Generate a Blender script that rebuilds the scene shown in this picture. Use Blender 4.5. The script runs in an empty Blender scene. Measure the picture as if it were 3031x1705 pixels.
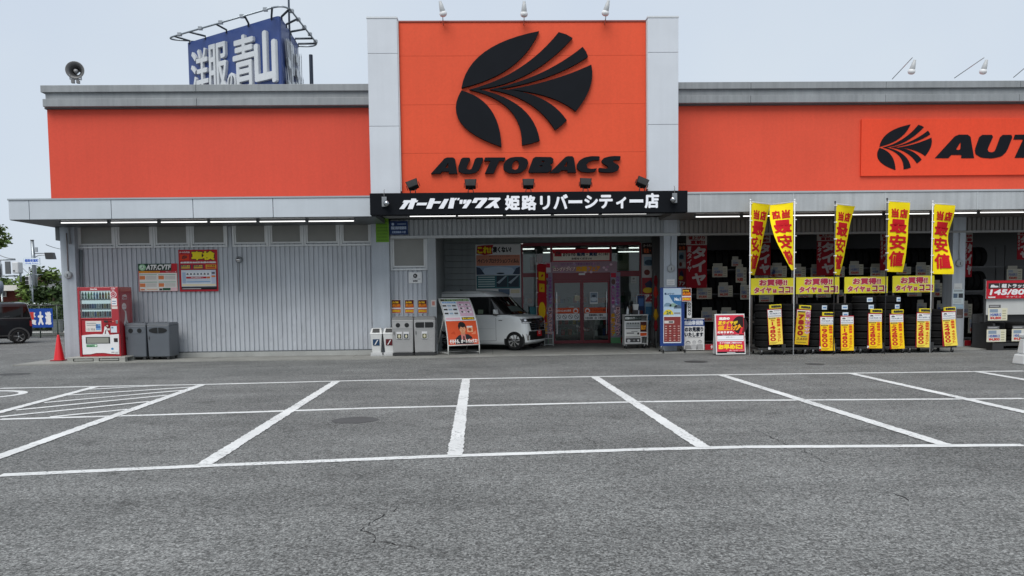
import bpy, bmesh, math, random
from mathutils import Vector, Matrix
random.seed(7)
R = math.radians
scene = bpy.context.scene
COL = scene.collection

# ------------------------------------------------------------------ camera
EYE = 1.55                                   # eye height, metres
F, CX, CY = 2189.0, 1515.5, 1010.0           # focal length and principal point of the 3031 x 1705 crop
YAW, PITCH, ROLL = R(1.5), math.atan((1010.0 - 884.0) / 2189.0), 0.0125
cam_fw = Vector((math.sin(YAW) * math.cos(PITCH), math.cos(YAW) * math.cos(PITCH), -math.sin(PITCH)))
_rt = Vector((math.cos(YAW), -math.sin(YAW), 0.0))
_up = _rt.cross(cam_fw)
cam_rt = _rt * math.cos(ROLL) - _up * math.sin(ROLL)
cam_up = _up * math.cos(ROLL) + _rt * math.sin(ROLL)
cam = bpy.data.cameras.new('camera')
cam_o = bpy.data.objects.new('camera', cam)
COL.objects.link(cam_o)
cam_o.matrix_world = Matrix(((cam_rt.x, cam_up.x, -cam_fw.x, 0), (cam_rt.y, cam_up.y, -cam_fw.y, 0),
                             (cam_rt.z, cam_up.z, -cam_fw.z, EYE), (0, 0, 0, 1)))
cam.sensor_width = 36.0
cam.lens = 36.0 * F / 3031.0
cam.shift_y = (CY - 852.5) / 3031.0
cam.clip_end = 3000
scene.camera = cam_o

# ------------------------------------------------------------------ sky, sun, exposure
world = bpy.data.worlds.new('World')
scene.world = world
world.use_nodes = True
nt = world.node_tree
bg = nt.nodes['Background']
sky = nt.nodes.new('ShaderNodeTexSky')
sky.sky_type = 'NISHITA'
sky.sun_disc = False
sky.sun_elevation = R(52)
sky.sun_rotation = R(200)
sky.dust_density = 3.0
tcw = nt.nodes.new('ShaderNodeTexCoord')
cn = nt.nodes.new('ShaderNodeTexNoise')
cn.inputs['Scale'].default_value = 2.2
cn.inputs['Detail'].default_value = 4
cr = nt.nodes.new('ShaderNodeValToRGB')
cr.color_ramp.elements[0].position = 0.3
cr.color_ramp.elements[0].color = (3.50, 3.99, 4.70, 1)
cr.color_ramp.elements[1].position = 0.72
cr.color_ramp.elements[1].color = (4.06, 4.46, 4.84, 1)
mx = nt.nodes.new('ShaderNodeMix')
mx.data_type = 'RGBA'
mx.inputs['Factor'].default_value = 0.93
nt.links.new(tcw.outputs['Generated'], cn.inputs['Vector'])
nt.links.new(cn.outputs['Fac'], cr.inputs['Fac'])
nt.links.new(sky.outputs['Color'], mx.inputs['A'])
nt.links.new(cr.outputs['Color'], mx.inputs['B'])
nt.links.new(mx.outputs['Result'], bg.inputs['Color'])
bg.inputs['Strength'].default_value = 0.1

sun = bpy.data.lights.new('sun', 'SUN')
sun.energy = 1.5
sun.angle = R(40)
sun.color = (1.0, 0.975, 0.94)
sun_o = bpy.data.objects.new('sun', sun)
COL.objects.link(sun_o)
sun_o.rotation_euler = Vector((0.18, 0.54, -0.82)).to_track_quat('-Z', 'Y').to_euler()

vs = scene.view_settings
vs.view_transform = 'Standard'
vs.look = 'None'
vs.exposure = 0.8
vs.gamma = 1.0
vs.use_curve_mapping = False
scene.cycles.max_bounces = 6
scene.cycles.transparent_max_bounces = 12
scene.cycles.caustics_reflective = False
scene.cycles.caustics_refractive = False

# ------------------------------------------------------------------ picture -> place
def ray(px, py):
    return cam_fw * F + cam_rt * (px - CX) - cam_up * (py - CY)
def at(px, py, Y):
    """x, z of the point seen at photo pixel px, py on the vertical plane y = Y"""
    d = ray(px, py)
    t = Y / d.y
    return d.x * t, EYE + d.z * t
def ax(px, py, Y): return at(px, py, Y)[0]
def az(px, py, Y): return at(px, py, Y)[1]
def gr(px, py, z=0.0):
    d = ray(px, py)
    t = (z - EYE) / d.z
    return d.x * t, d.y * t
def hit(px, py, p0, n):
    d = ray(px, py)
    o = Vector((0, 0, EYE))
    return o + d * ((Vector(p0) - o).dot(n) / d.dot(n))

# ------------------------------------------------------------------ colours and materials
def C(h, k=1.0):
    h = h.lstrip('#')
    v = [int(h[i:i + 2], 16) / 255 for i in (0, 2, 4)]
    v = [c / 12.92 if c <= 0.04045 else ((c + 0.055) / 1.055) ** 2.4 for c in v]
    return (v[0] * k, v[1] * k, v[2] * k)
def G(v): return (v, v, v * 1.01)

MATS = {}
def mat(name, rough=0.5, metal=0.0, spec=0.5, var=0.10, vscale=3.0, streak=0.0, fine=0.0, fscale=60.0,
        bump=0.0, bscale=80.0, coat=0.0, emit=0.0):
    """base colour comes from the mesh's Col attribute; the rest is grain and wear"""
    m = bpy.data.materials.new(name)
    m.use_nodes = True
    n, l = m.node_tree.nodes, m.node_tree.links
    b = n['Principled BSDF']
    b.inputs['Roughness'].default_value = rough
    b.inputs['Metallic'].default_value = metal
    b.inputs['Specular IOR Level'].default_value = spec
    b.inputs['Coat Weight'].default_value = coat
    a = n.new('ShaderNodeAttribute')
    a.attribute_name = 'Col'
    cur = a.outputs['Color']
    tc = n.new('ShaderNodeTexCoord')
    def mul(noise_out, lo, hi):
        nonlocal cur
        mr = n.new('ShaderNodeMapRange')
        mr.inputs['From Min'].default_value = 0.3
        mr.inputs['From Max'].default_value = 0.7
        mr.inputs['To Min'].default_value = lo
        mr.inputs['To Max'].default_value = hi
        l.new(noise_out, mr.inputs['Value'])
        x = n.new('ShaderNodeMix')
        x.data_type = 'RGBA'
        x.blend_type = 'MULTIPLY'
        x.inputs['Factor'].default_value = 1.0
        l.new(cur, x.inputs['A'])
        l.new(mr.outputs['Result'], x.inputs['B'])
        cur = x.outputs['Result']
    if var:
        t = n.new('ShaderNodeTexNoise')
        t.inputs['Scale'].default_value = vscale
        t.inputs['Detail'].default_value = 5
        l.new(tc.outputs['Object'], t.inputs['Vector'])
        mul(t.outputs['Fac'], 1 - var, 1 + var * 0.5)
    if streak:
        mp = n.new('ShaderNodeMapping')
        mp.inputs['Scale'].default_value = (9.0, 9.0, 0.35)
        l.new(tc.outputs['Object'], mp.inputs['Vector'])
        t = n.new('ShaderNodeTexNoise')
        t.inputs['Scale'].default_value = 1.0
        t.inputs['Detail'].default_value = 6
        l.new(mp.outputs['Vector'], t.inputs['Vector'])
        mul(t.outputs['Fac'], 1 - streak, 1 + streak * 0.3)
    if fine:
        t = n.new('ShaderNodeTexNoise')
        t.inputs['Scale'].default_value = fscale
        t.inputs['Detail'].default_value = 3
        l.new(tc.outputs['Object'], t.inputs['Vector'])
        mul(t.outputs['Fac'], 1 - fine, 1 + fine)
    l.new(cur, b.inputs['Base Color'])
    if bump:
        t = n.new('ShaderNodeTexNoise')
        t.inputs['Scale'].default_value = bscale
        t.inputs['Detail'].default_value = 4
        l.new(tc.outputs['Object'], t.inputs['Vector'])
        bp = n.new('ShaderNodeBump')
        bp.inputs['Strength'].default_value = bump
        bp.inputs['Distance'].default_value = 0.01
        l.new(t.outputs['Fac'], bp.inputs['Height'])
        l.new(bp.outputs['Normal'], b.inputs['Normal'])
    if emit:
        l.new(cur, b.inputs['Emission Color'])
        b.inputs['Emission Strength'].default_value = emit
    MATS[name] = m
    return m

mat('painted_metal', 0.42, 0.0, 0.5, 0.06, 1.2, 0.03)
mat('weathered_panel', 0.5, 0.0, 0.4, 0.12, 0.9, 0.16, 0.03, 25.0)
mat('matt_black', 0.75, 0.0, 0.12, 0.10, 3.0, 0.0, 0.05, 60.0)
mat('orange_panel', 0.6, 0.0, 0.25, 0.055, 0.6, 0.035, 0.035, 18.0, 0.05, 30)
mat('corrugated_metal', 0.45, 0.0, 0.45, 0.10, 1.3, 0.10)
mat('concrete', 0.85, 0.0, 0.25, 0.16, 1.6, 0.05, 0.10, 40.0, 0.25, 60)
mat('plastic', 0.38, 0.0, 0.5, 0.05, 4.0)
mat('printed_sheet', 0.55, 0.0, 0.3, 0.04, 5.0)
mat('cloth', 0.8, 0.0, 0.2, 0.05, 6.0, 0.0, 0.05, 300.0)
mat('rubber', 0.8, 0.0, 0.14, 0.15, 6.0, 0.0, 0.08, 60.0)
mat('steel', 0.35, 0.85, 0.5, 0.10, 8.0)
mat('chrome', 0.08, 1.0, 0.5, 0.0)
mat('dark_paint', 0.4, 0.0, 0.25, 0.02, 2.0, coat=0.12)
mat('car_paint', 0.28, 0.0, 0.5, 0.02, 2.0, coat=0.8)
mat('dark_glass', 0.04, 0.0, 0.6, 0.0)
mat('lit_tube', 0.4, 0.0, 0.3, 0.0, emit=0.95)
mat('lamp_glow', 0.4, 0.0, 0.3, 0.0, emit=0.75)
mat('foliage', 0.6, 0.0, 0.3, 0.35, 0.9, 0.0, 0.3, 6.0)
mat('bark', 0.9, 0.0, 0.1, 0.25, 8.0)
lp = mat('line_paint', 0.7, 0.0, 0.25, 0.14, 1.1, 0.0, 0.08, 45.0, 0.2, 90)
_n, _l = lp.node_tree.nodes, lp.node_tree.links
_b = _n['Principled BSDF']
_src = _b.inputs['Base Color'].links[0].from_socket
_tc = _n.new('ShaderNodeTexCoord')
def _noise(sc, det, lo, hi):
    t = _n.new('ShaderNodeTexNoise')
    t.inputs['Scale'].default_value = sc
    t.inputs['Detail'].default_value = det
    t.inputs['Roughness'].default_value = 0.7
    _l.new(_tc.outputs['Object'], t.inputs['Vector'])
    r = _n.new('ShaderNodeMapRange')
    r.inputs['From Min'].default_value = lo
    r.inputs['From Max'].default_value = hi
    _l.new(t.outputs['Fac'], r.inputs['Value'])
    return r.outputs['Result']
_m = _n.new('ShaderNodeMath')
_m.operation = 'MULTIPLY'
_l.new(_noise(26, 6, 0.52, 0.62), _m.inputs[0])
_l.new(_noise(1.6, 4, 0.42, 0.62), _m.inputs[1])
_x = _n.new('ShaderNodeMix')
_x.data_type = 'RGBA'
_x.inputs['B'].default_value = (0.14, 0.14, 0.142, 1)
_l.new(_m.outputs[0], _x.inputs['Factor'])
_l.new(_src, _x.inputs['A'])
_l.new(_x.outputs['Result'], _b.inputs['Base Color'])
mat('brick_face', 0.85, 0.0, 0.2, 0.2, 2.0, 0.0, 0.15, 30.0)
# clear shop glass: see-through with a fresnel reflection
g = bpy.data.materials.new('clear_glass')
g.use_nodes = True
n, l = g.node_tree.nodes, g.node_tree.links
n.remove(n['Principled BSDF'])
tr = n.new('ShaderNodeBsdfTransparent')
tr.inputs['Color'].default_value = (0.80, 0.86, 0.85, 1)
gl = n.new('ShaderNodeBsdfGlossy')
gl.inputs['Roughness'].default_value = 0.03
fr = n.new('ShaderNodeFresnel')
fr.inputs['IOR'].default_value = 1.5
ms = n.new('ShaderNodeMixShader')
l.new(fr.outputs['Fac'], ms.inputs['Fac'])
l.new(tr.outputs['BSDF'], ms.inputs[1])
l.new(gl.outputs['BSDF'], ms.inputs[2])
l.new(ms.outputs['Shader'], n['Material Output'].inputs['Surface'])
MATS['clear_glass'] = g
# asphalt: worn grey binder with pale and dark stones, blotches and tyre-worn bands
a = bpy.data.materials.new('asphalt')
a.use_nodes = True
n, l = a.node_tree.nodes, a.node_tree.links
b = n['Principled BSDF']
b.inputs['Roughness'].default_value = 0.88
b.inputs['Specular IOR Level'].default_value = 0.25
tc = n.new('ShaderNodeTexCoord')
def tex(scale, detail, rough=0.55, mapscale=None):
    t = n.new('ShaderNodeTexNoise')
    t.inputs['Scale'].default_value = scale
    t.inputs['Detail'].default_value = detail
    t.inputs['Roughness'].default_value = rough
    if mapscale:
        mp = n.new('ShaderNodeMapping')
        mp.inputs['Scale'].default_value = mapscale
        l.new(tc.outputs['Object'], mp.inputs['Vector'])
        l.new(mp.outputs['Vector'], t.inputs['Vector'])
    else:
        l.new(tc.outputs['Object'], t.inputs['Vector'])
    return t.outputs['Fac']
def rng(o, a0, a1, b0, b1):
    m = n.new('ShaderNodeMapRange')
    for k, v in zip(('From Min', 'From Max', 'To Min', 'To Max'), (a0, a1, b0, b1)):
        m.inputs[k].default_value = v
    l.new(o, m.inputs['Value'])
    return m.outputs['Result']
def mth(op, p, q):
    m = n.new('ShaderNodeMath')
    m.operation = op
    for i, s in enumerate((p, q)):
        if isinstance(s, (int, float)): m.inputs[i].default_value = s
        else: l.new(s, m.inputs[i])
    return m.outputs[0]
vst = n.new('ShaderNodeTexVoronoi')
vst.inputs['Scale'].default_value = 50
l.new(tc.outputs['Object'], vst.inputs['Vector'])
sep = n.new('ShaderNodeSeparateColor')
l.new(vst.outputs['Color'], sep.inputs[0])
pebble = rng(sep.outputs[0], 0.0, 1.0, 0.52, 1.48)
stone = mth('MULTIPLY', pebble, rng(tex(62, 3, 0.75), 0.38, 0.62, 0.42, 1.58))
grit = rng(tex(210, 2, 0.6), 0.3, 0.7, 0.75, 1.25)
blot = rng(tex(0.5, 6, 0.65), 0.3, 0.7, 0.76, 1.20)
band = rng(tex(1.0, 5, 0.6, (0.16, 1.5, 1)), 0.3, 0.7, 0.84, 1.13)
vor = n.new('ShaderNodeTexVoronoi')
vor.inputs['Scale'].default_value = 38
l.new(tc.outputs['Object'], vor.inputs['Vector'])
chip = rng(vor.outputs['Distance'], 0.05, 0.16, 1.5, 1.0)
val = mth('MULTIPLY', mth('MULTIPLY', stone, grit), mth('MULTIPLY', mth('MULTIPLY', blot, band), chip))
spots = rng(tex(1.5, 4, 0.6), 0.60, 0.70, 1.0, 0.74)
scuff = rng(tex(1.0, 5, 0.65, (0.5, 2.6, 1)), 0.60, 0.74, 1.0, 1.22)
val = mth('MULTIPLY', val, mth('MULTIPLY', spots, scuff))
val = mth('MULTIPLY', val, 0.152)
cc = n.new('ShaderNodeCombineColor')
l.new(val, cc.inputs[0])
l.new(mth('MULTIPLY', val, 1.015), cc.inputs[1])
l.new(mth('MULTIPLY', val, 0.985), cc.inputs[2])
l.new(cc.outputs[0], b.inputs['Base Color'])
bp = n.new('ShaderNodeBump')
bp.inputs['Strength'].default_value = 0.3
bp.inputs['Distance'].default_value = 0.012
l.new(tex(62, 3, 0.75), bp.inputs['Height'])
l.new(bp.outputs['Normal'], b.inputs['Normal'])
MATS['asphalt'] = a

# ------------------------------------------------------------------ mesh builder
TXT, ASP = {}, {}
def glyphs(s, shear=0.0):
    """outline mesh of a string, scaled to a 0..1 box: verts, faces"""
    k = (s, shear)
    if k not in TXT:
        c = bpy.data.curves.new('lettering', 'FONT')
        c.body = s
        c.shear = shear
        c.resolution_u = 3
        c.fill_mode = 'FRONT'
        o = bpy.data.objects.new('lettering', c)
        m = bpy.data.meshes.new_from_object(o)
        vs_ = [(v.co.x, v.co.y) for v in m.vertices]
        fs = [tuple(p.vertices) for p in m.polygons]
        bpy.data.objects.remove(o)
        bpy.data.curves.remove(c)
        bpy.data.meshes.remove(m)
        x0, x1 = min(v[0] for v in vs_), max(v[0] for v in vs_)
        y0, y1 = min(v[1] for v in vs_), max(v[1] for v in vs_)
        vs_ = [((x - x0) / max(x1 - x0, 1e-6), (y - y0) / max(y1 - y0, 1e-6)) for x, y in vs_]
        TXT[k] = (vs_, fs)
        ASP[k] = (x1 - x0) / max(y1 - y0, 1e-6)
    return TXT[k]

class MB:
    def __init__(s, col=(0.5, 0.5, 0.5)):
        s.v, s.f, s.c, s.m, s.s = [], [], [], [], []
        s.col = col
        s.M = None
        s.warp = None
    def add(s, vs_, fs, col=None, mi=0, smooth=False):
        o = len(s.v)
        for p in vs_:
            p = Vector(p)
            if s.warp: p = Vector(s.warp(p))
            if s.M: p = s.M @ p
            s.v.append(p)
        col = col or s.col
        for f in fs:
            s.f.append([i + o for i in f])
            s.c.append(col)
            s.m.append(mi)
            s.s.append(smooth)
        return s
    def box(s, x0, x1, y0, y1, z0, z1, col=None, mi=0):
        return s.add([(x, y, z) for z in (z0, z1) for y in (y0, y1) for x in (x0, x1)],
                     [(0, 2, 3, 1), (4, 5, 7, 6), (0, 1, 5, 4), (2, 6, 7, 3), (0, 4, 6, 2), (1, 3, 7, 5)], col, mi)
    def hexa(s, lo, hi, col=None, mi=0):
        """eight corners: four of the bottom face and four of the top face, same order round"""
        return s.add(list(lo) + list(hi), [(3, 2, 1, 0), (4, 5, 6, 7), (0, 1, 5, 4), (1, 2, 6, 5), (2, 3, 7, 6), (3, 0, 4, 7)], col, mi)
    def prism(s, pts, y0, y1, col=None, mi=0, cap=True):
        """outline in x, z (counter-clockwise seen from -y) pushed from y0 (front) to y1"""
        k = len(pts)
        vs_ = [(x, y0, z) for x, z in pts] + [(x, y1, z) for x, z in pts]
        fs = [(i, (i + 1) % k, (i + 1) % k + k, i + k)[::-1] for i in range(k)]
        if cap: fs += [tuple(range(k)), tuple(range(2 * k - 1, k - 1, -1))]
        return s.add(vs_, fs, col, mi)
    def plan(s, pts, z0, z1, col=None, mi=0):
        k = len(pts)
        vs_ = [(x, y, z0) for x, y in pts] + [(x, y, z1) for x, y in pts]
        fs = [(i, (i + 1) % k, (i + 1) % k + k, i + k) for i in range(k)] + [tuple(range(k - 1, -1, -1)), tuple(range(k, 2 * k))]
        return s.add(vs_, fs, col, mi)
    def tube(s, pts, r, n=8, col=None, mi=0, caps=True, r1=None):
        pts = [Vector(p) for p in pts]
        k = len(pts)
        vs_, fs = [], []
        ref = None
        for i, p in enumerate(pts):
            t = (pts[min(i + 1, k - 1)] - pts[max(i - 1, 0)]).normalized()
            if ref is None:
                ref = t.cross(Vector((0, 0, 1)))
                if ref.length < 0.1: ref = t.cross(Vector((1, 0, 0)))
            a_ = (ref - t * ref.dot(t)).normalized()
            ref = a_
            b_ = t.cross(a_)
            rr = r if r1 is None else r + (r1 - r) * i / (k - 1)
            for j in range(n):
                w = 2 * math.pi * j / n
                vs_.append(p + (a_ * math.cos(w) + b_ * math.sin(w)) * rr)
        for i in range(k - 1):
            for j in range(n):
                fs.append((i * n + j, i * n + (j + 1) % n, (i + 1) * n + (j + 1) % n, (i + 1) * n + j))
        if caps: fs += [tuple(range(n - 1, -1, -1)), tuple(range((k - 1) * n, k * n))]
        return s.add(vs_, fs, col, mi, True)
    def lathe(s, prof, c=(0, 0, 0), axis='z', n=20, col=None, mi=0, smooth=True, cols=None):
        """profile of (radius, along) turned round an axis through c"""
        vs_, c = [], Vector(c)
        for r, h in prof:
            for j in range(n):
                w = 2 * math.pi * j / n
                p, q = r * math.cos(w), r * math.sin(w)
                vs_.append(c + Vector({'z': (p, q, h), 'y': (p, h, -q), 'x': (h, p, q)}[axis]))
        for i in range(len(prof) - 1):
            fs = [(i * n + j, i * n + (j + 1) % n, (i + 1) * n + (j + 1) % n, (i + 1) * n + j) for j in range(n)]
            if i == 0: s.add(vs_, fs, cols[i] if cols else col, mi, smooth)
            else:
                o = len(s.v) - len(vs_)
                for f in fs:
                    s.f.append([q + o for q in f]); s.c.append((cols[i] if cols else col) or s.col); s.m.append(mi); s.s.append(smooth)
        return s
    def ball(s, c, r, col=None, mi=0, n=12, m=8, sq=(1, 1, 1)):
        c = Vector(c)
        prof = [(r * math.sin(math.pi * i / m), -r * math.cos(math.pi * i / m)) for i in range(m + 1)]
        o = len(s.v)
        s.lathe(prof, (0, 0, 0), 'z', n, col, mi)
        for i in range(o, len(s.v)):
            p = s.v[i]
            s.v[i] = Vector((p.x * sq[0] + c.x, p.y * sq[1] + c.y, p.z * sq[2] + c.z))
        return s
    # --- flat print on the plane y = -layer, x right, z up
    def rect(s, x0, z0, x1, z1, y, col=None, mi=0, sub=None):
        nx, nz = sub or (1, 1)
        vs_ = [(x0 + (x1 - x0) * i / nx, y, z0 + (z1 - z0) * j / nz) for j in range(nz + 1) for i in range(nx + 1)]
        fs = [(j * (nx + 1) + i, j * (nx + 1) + i + 1, (j + 1) * (nx + 1) + i + 1, (j + 1) * (nx + 1) + i) for j in range(nz) for i in range(nx)]
        return s.add(vs_, fs, col, mi)
    def poly(s, pts, y, col=None, mi=0):
        return s.add([(x, y, z) for x, z in pts], [tuple(range(len(pts)))], col, mi)
    def disc(s, x, z, rx, rz, y, col=None, mi=0, n=20, a0=0, a1=360):
        pts = [(x + rx * math.cos(R(a0 + (a1 - a0) * i / n)), z + rz * math.sin(R(a0 + (a1 - a0) * i / n))) for i in range(n + (a1 - a0 < 360))]
        return s.poly(pts, y, col, mi)
    def text(s, t, x0, z0, x1, z1, y, col=None, bold=0.0, shear=0.0, mi=0, mirror=False, vert=False):
        if vert:                      # one glyph under the other
            k = len(t)
            for i, ch in enumerate(t):
                if ch == ' ': continue
                h = (z1 - z0) / k
                if ch == 'ー':            # the long mark stands upright in a column
                    s.rect((x0 + x1) / 2 - (x1 - x0) * .09, z1 - h * (i + .95), (x0 + x1) / 2 + (x1 - x0) * .09, z1 - h * (i + .05), y, col, mi)
                    continue
                glyphs(ch, shear)
                kx = min(1.0, max(.22, ASP[(ch, shear)] / .72))
                c_ = (x1 - x0) * (1 - kx) / 2
                s.text(ch, x0 + c_, z1 - h * (i + 1) + h * 0.04, x1 - c_, z1 - h * i - h * 0.04, y, col, bold, shear, mi, mirror)
            return s
        vs_, fs = glyphs(t, shear)
        n_ = 8 if bold else 1
        for k in range(n_):
            dx = bold * math.cos(k * math.pi / 4) if bold else 0
            dz = bold * math.sin(k * math.pi / 4) if bold else 0
            X0, X1, Z0, Z1 = x0 + bold, x1 - bold, z0 + bold, z1 - bold
            vv = [((X0 + (X1 - X0) * (1 - u if mirror else u)) + dx, y - 0.00012 * k, Z0 + (Z1 - Z0) * w + dz) for u, w in vs_]
            s.add(vv, [f[::-1] for f in fs] if mirror else fs, col, mi)
        return s
    def build(s, name, material='painted_metal', parent=None, bevel=0.0, smooth=False, loc=None, rot=None):
        me = bpy.data.meshes.new(name)
        me.from_pydata([tuple(p) for p in s.v], [], s.f)
        ms_ = material if isinstance(material, (list, tuple)) else [material]
        for m in ms_: me.materials.append(MATS[m])
        att = me.color_attributes.new('Col', 'FLOAT_COLOR', 'CORNER')
        buf = []
        for f, c in zip(s.f, s.c): buf += [c[0], c[1], c[2], 1.0] * len(f)
        att.data.foreach_set('color', buf)
        me.polygons.foreach_set('material_index', s.m)
        me.polygons.foreach_set('use_smooth', [bool(q or smooth) for q in s.s])
        me.update()
        o = bpy.data.objects.new(name, me)
        COL.objects.link(o)
        if parent: o.parent = parent
        if loc: o.location = loc
        if rot: o.rotation_euler = rot
        if bevel:
            md = o.modifiers.new('bevel', 'BEVEL')
            md.width = bevel
            md.segments = 2
            md.limit_method = 'ANGLE'
            md.angle_limit = R(40)
        return o

def tag(o, label, cat, group=None):
    o['label'] = label
    o['category'] = cat
    if group: o['group'] = group
    return o
def thing(name, label, cat, loc=(0, 0, 0), rz=0.0, group=None):
    o = bpy.data.objects.new(name, None)
    o.empty_display_size = 0.2
    COL.objects.link(o)
    o.location = loc
    o.rotation_euler = (0, 0, rz)
    return tag(o, label, cat, group)
def struct(o):
    o['kind'] = 'structure'
    return o
def copy_tree(o, parent=None):
    c = o.copy()
    COL.objects.link(c)
    if parent: c.parent = parent
    for ch in list(o.children): copy_tree(ch, c)
    return c
def sheet(name, label, cat, loc, w, h, t, draw, rz=0.0, rx=0.0, edge=(0.7, 0.7, 0.7), group=None, material='printed_sheet', frame=None):
    """a flat board or poster standing at loc (its bottom left front corner): the board with its print as a part"""
    b = MB(edge)
    b.box(0, w, 0, t, 0, h)
    o = b.build(name, material)
    tag(o, label, cat, group)
    o.location = loc
    o.rotation_euler = (rx, 0, rz)
    p = MB()
    p.w, p.h = w, h
    draw(p, w, h)
    p.build('printed_face', material, o)
    if frame:
        f = MB(frame[0])
        fw, fd = frame[1], frame[2]
        f.box(-fw, 0, -fd, t + 0.004, -fw, h + fw).box(w, w + fw, -fd, t + 0.004, -fw, h + fw)
        f.box(0, w, -fd, t + 0.004, -fw, 0).box(0, w, -fd, t + 0.004, h, h + fw)
        f.build('frame', 'painted_metal', o)
    return o
L = [-0.0015 * i for i in range(1, 12)]      # print layers, each a little further forward
WHITE, BLACK, RED, YEL, BLUE, ORG = (0.78, 0.78, 0.77), (0.015, 0.015, 0.018), C('#c4161f'), C('#f5d90a'), C('#173f8f'), C('#e8502a')
GRY, DGR = G(0.42), G(0.06)
# ================================================================== ground
YP, YW, YC, YT, YS, YB = 20.65, 20.90, 18.90, 18.85, 18.30, 24.50   # pillar, wall, canopy, tower, name board, shop front
g_ = MB()
nx, ny = 60, 60
g_.rect(0, 0, 1, 1, 0)
ground = MB()
xs = [-260, -120, -60, -30] + list(range(-24, 25, 4)) + [30, 60, 120, 260]
ysl = [-30, -10] + list(range(0, 41, 4)) + [60, 100, 180, 320]
vs_ = [(x, y, 0.0) for y in ysl for x in xs]
fs_ = [(j * len(xs) + i, j * len(xs) + i + 1, (j + 1) * len(xs) + i + 1, (j + 1) * len(xs) + i) for j in range(len(ysl) - 1) for i in range(len(xs) - 1)]
ground.add(vs_, fs_, G(0.15))
lot = struct(ground.build('parking_lot', 'asphalt'))

def gpt(px, py, z=0.004):
    x, y = gr(px, py)
    return Vector((x, y, z))
def stripe(p, q, w, name='parking_line', jag=0.006, z=0.004, step=0.12, c0=0.0, c1=0.0):
    p, q = Vector((p[0], p[1], z)), Vector((q[0], q[1], z))
    d = (q - p)
    k = max(2, int(d.length / step))
    t = d.normalized()
    s_ = Vector((-t.y, t.x, 0))
    vs_, fs_ = [], []
    for i in range(k + 1):
        b_ = p + d * (i / k)
        vs_ += [b_ + s_ * (w / 2 + random.uniform(-jag, jag)), b_ - s_ * (w / 2 + random.uniform(-jag, jag))]
        if i: fs_.append((2 * i - 2, 2 * i - 1, 2 * i + 1, 2 * i))
    m = MB((0.67, 0.68, 0.67)).add(vs_, fs_)
    return m.build(name, 'line_paint', lot)
def line_px(pts, w, z=0.004, name='parking_line', ext=0.0):
    for a_, b_ in zip(pts, pts[1:]):
        p, q = gpt(*a_), gpt(*b_)
        if ext:
            e = (q - p).normalized() * ext
            q = q + e
        stripe(p, q, w, name, z=z)
def far_ext(p, q, k):                        # carry a line on past the edge of the picture
    P, Q = gpt(*p), gpt(*q)
    return P, Q + (Q - P).normalized() * k
line_px([(0, 1150), (600, 1138.5), (1100, 1126), (1900, 1113), (2200, 1109), (3031, 1098.5)], 0.14)
line_px([(0, 1242), (700, 1222), (1100, 1208.5), (1900, 1190), (2200, 1186), (3031, 1180.5)], 0.13, 0.005)
line_px([(0, 1408), (600, 1380), (1322, 1351), (1900, 1331.5), (2200, 1324), (3031, 1318.5)], 0.13, 0.005)
for p, q, k in (((1379.5, 1123), (1346, 1351), 0), ((1758, 1115), (2083, 1326), 0), ((2136, 1111), (2800, 1319), 0),
                ((2518, 1106), (3031, 1220.5), 6), ((2887, 1100), (3031, 1124.5), 9), ((997, 1129), (602, 1378), 0),
                ((600, 1139), (0, 1353), 1.5), ((280, 1146.5), (0, 1221), 3.5)):
    P, Q = far_ext(p, q, k)
    stripe(P, Q, 0.155, z=0.008, jag=0.009, step=0.05)
z8 = lambda x, y: (x / 1.7173, 1060 + y / 1.7173)
for p, q in (((455, 160), (800, 141)), ((345, 190), (1000, 147)), ((225, 228), (930, 165)), ((80, 266), (850, 190)), ((0, 300), (760, 222)), ((255, 301), (650, 262))):
    stripe(gpt(*z8(*p)), gpt(*z8(*q)), 0.12, 'hatch_line', z=0.0065)
# end of a painted loop at the left edge
c_ = gpt(-75, 1170)
m = MB((0.67, 0.68, 0.67))
e0, e1 = gpt(55, 1170), gpt(-75, 1157)
rx_, ry_ = abs(e0.x - c_.x), abs(e1.y - c_.y)
vs_, fs_ = [], []
for i in range(49):
    w = 2 * math.pi * i / 48
    vs_ += [(c_.x + rx_ * math.cos(w), c_.y + ry_ * math.sin(w), 0.004), (c_.x + (rx_ - 0.13) * math.cos(w), c_.y + (ry_ - 0.16) * math.sin(w), 0.004)]
    if i: fs_.append((2 * i - 2, 2 * i - 1, 2 * i + 1, 2 * i))
m.add(vs_, fs_)
m.build('painted_loop', 'line_paint', lot)
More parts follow.
